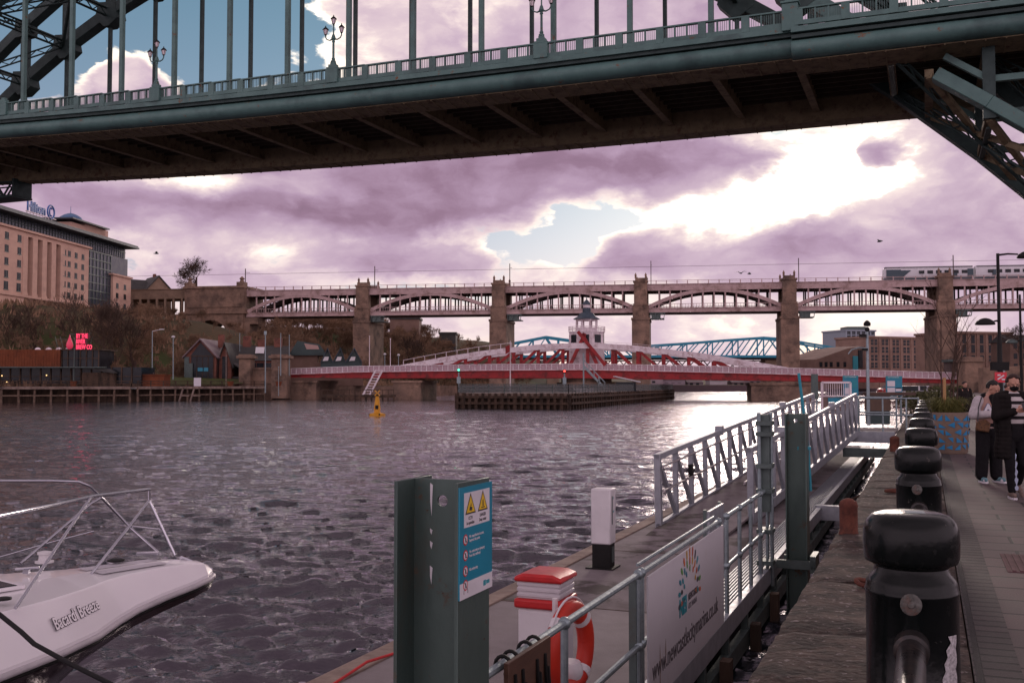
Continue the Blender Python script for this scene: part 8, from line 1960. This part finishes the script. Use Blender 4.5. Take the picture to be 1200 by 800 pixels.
st_loc = V((7.80, 16.82, 0)); stu = person(st_loc, .08, 'standing person in pinkish varsity jacket with white sleeves looking down at a phone', student, 1.0)
bg_ = thing('shoulder_bag', st_loc+V((-.14, -.2, .95)), 'small brown checked bag hanging at the hip of the person in the varsity jacket', 'bag')
b = MB(); p = st_loc+V((-.17, -.20, .92)); b.prism([p+V((-.11, 0, -.07)), p+V((.09, -.02, -.10)), p+V((.12, -.02, .05)), p+V((.05, 0, .11)), p+V((-.09, 0, .07))], (0, .07, 0)); b.build('pouch', mat('brown_check', (.16, .075, .03), (.04, .02, .012), .7, 0, 30, .1), bg_, bevel=.02)
b = MB(); b.path([p+V((-.08, .02, .08)), p+V((-.06, .03, .3)), p+V((.02, .08, .47))], .010, 6); b.build('strap', M['ink'], bg_)
b = MB(Matrix.Translation(st_loc+V((.06, -.36, 1.13))) @ Matrix.Rotation(.1, 4, 'Z') @ Matrix.Rotation(R(-35), 4, 'X')); b.ab((-.036, -.004, -.05), (.036, .004, .08)); ph = thing('phone', st_loc+V((.07, -.35, 1.19)), 'dark phone held by the person in the varsity jacket', 'phone'); b.build('case', M['ink'], ph, bevel=.004)
def plainfig(coat, trous, h=1.0, hairc=(.03, .02, .018)):
    def f(o, T):
        hdc = V((0, -.03, 1.60)); b = MB(); limb(b, [V((0, 0, .93)), V((0, 0, 1.2)), V((0, 0, 1.4))], [.12, .125, .10]); limb(b, [V((0, 0, 1.4)), hdc+V((0, .02, -.05))], [.055, .05])
        arms = [(V((s_*.19, 0, 1.4)), V((s_*.25, .02, 1.12)), V((s_*.2, -.12, .95))) for s_ in (-1, 1)]
        legs = [(V((s_*.09, 0, .9)), V((s_*.1, -.06*s_, .48)), V((s_*.09, .04*s_, .07))) for s_ in (-1, 1)]
        for a in arms: limb(b, [V((0, 0, 1.38))]+list(a), [.08, .052, .04, .028]); hand(b, a[2], V((0, -.2, -1)), V((-a[2].x, 0, 0)), .5)
        for a in legs: limb(b, list(a), [.085, .055, .04])
        M_ = head(b, hdc, V((-.1, -1, -.1)), EZ); remesh(b, 'body', skin, o, .008, 2, T); eyes(hdc, M_, o, T)
        c = MB(); limb(c, [V((0, 0, .80)), V((0, 0, 1.0)), V((0, 0, 1.25)), V((0, 0, 1.41))], [.17, .17, .165, .11]); c.v = [V((v.x*1.15, v.y*.9, v.z)) for v in c.v]
        for a in arms: limb(c, list(a), [.085, .07, .05])
        remesh(c, 'coat', coat, o, .012, 3, T); c = MB()
        for a in legs: limb(c, list(a), [.10, .075, .06])
        remesh(c, 'trousers', trous, o, .012, 3, T); c = MB()
        for a in legs: shoe(c, V((a[2].x, a[2].y, .0)), V((0, -1, 0)))
        remesh(c, 'shoes', cloth('dark_shoes', (.03, .025, .025)), o, .009, 2, T); c = MB(); c.ball(hdc+V((0, .018, .045)), (.088, .098, .082), 16); remesh(c, 'hair', mat('brown_hair', hairc, hairc, .7, 0, 30, .3, 80), o, .009, 1, T)
    return f
dk = cloth('dark_coat', (.022, .018, .018)); dt = cloth('dark_trousers', (.02, .018, .02)); pk = cloth('dull_pink_coat', (.24, .12, .11)); wt = cloth('white_coat', (.4, .38, .4)); 
person((W(1131, 500, 36).x, 36, 0), .2, 'distant person in a dark coat walking just behind the patterned planter', plainfig(dk, dt), .99)
person((W(1196, 500, 21).x, 21.5, 0), .0, 'person in a dull pink coat half hidden behind the masked walker', plainfig(pk, dt), .94)
person((W(1168, 500, 27).x, 27, 0), .4, 'person in a pale coat half hidden between the two front walkers', plainfig(wt, dt), .93)
print('objects', len(bpy.data.objects))
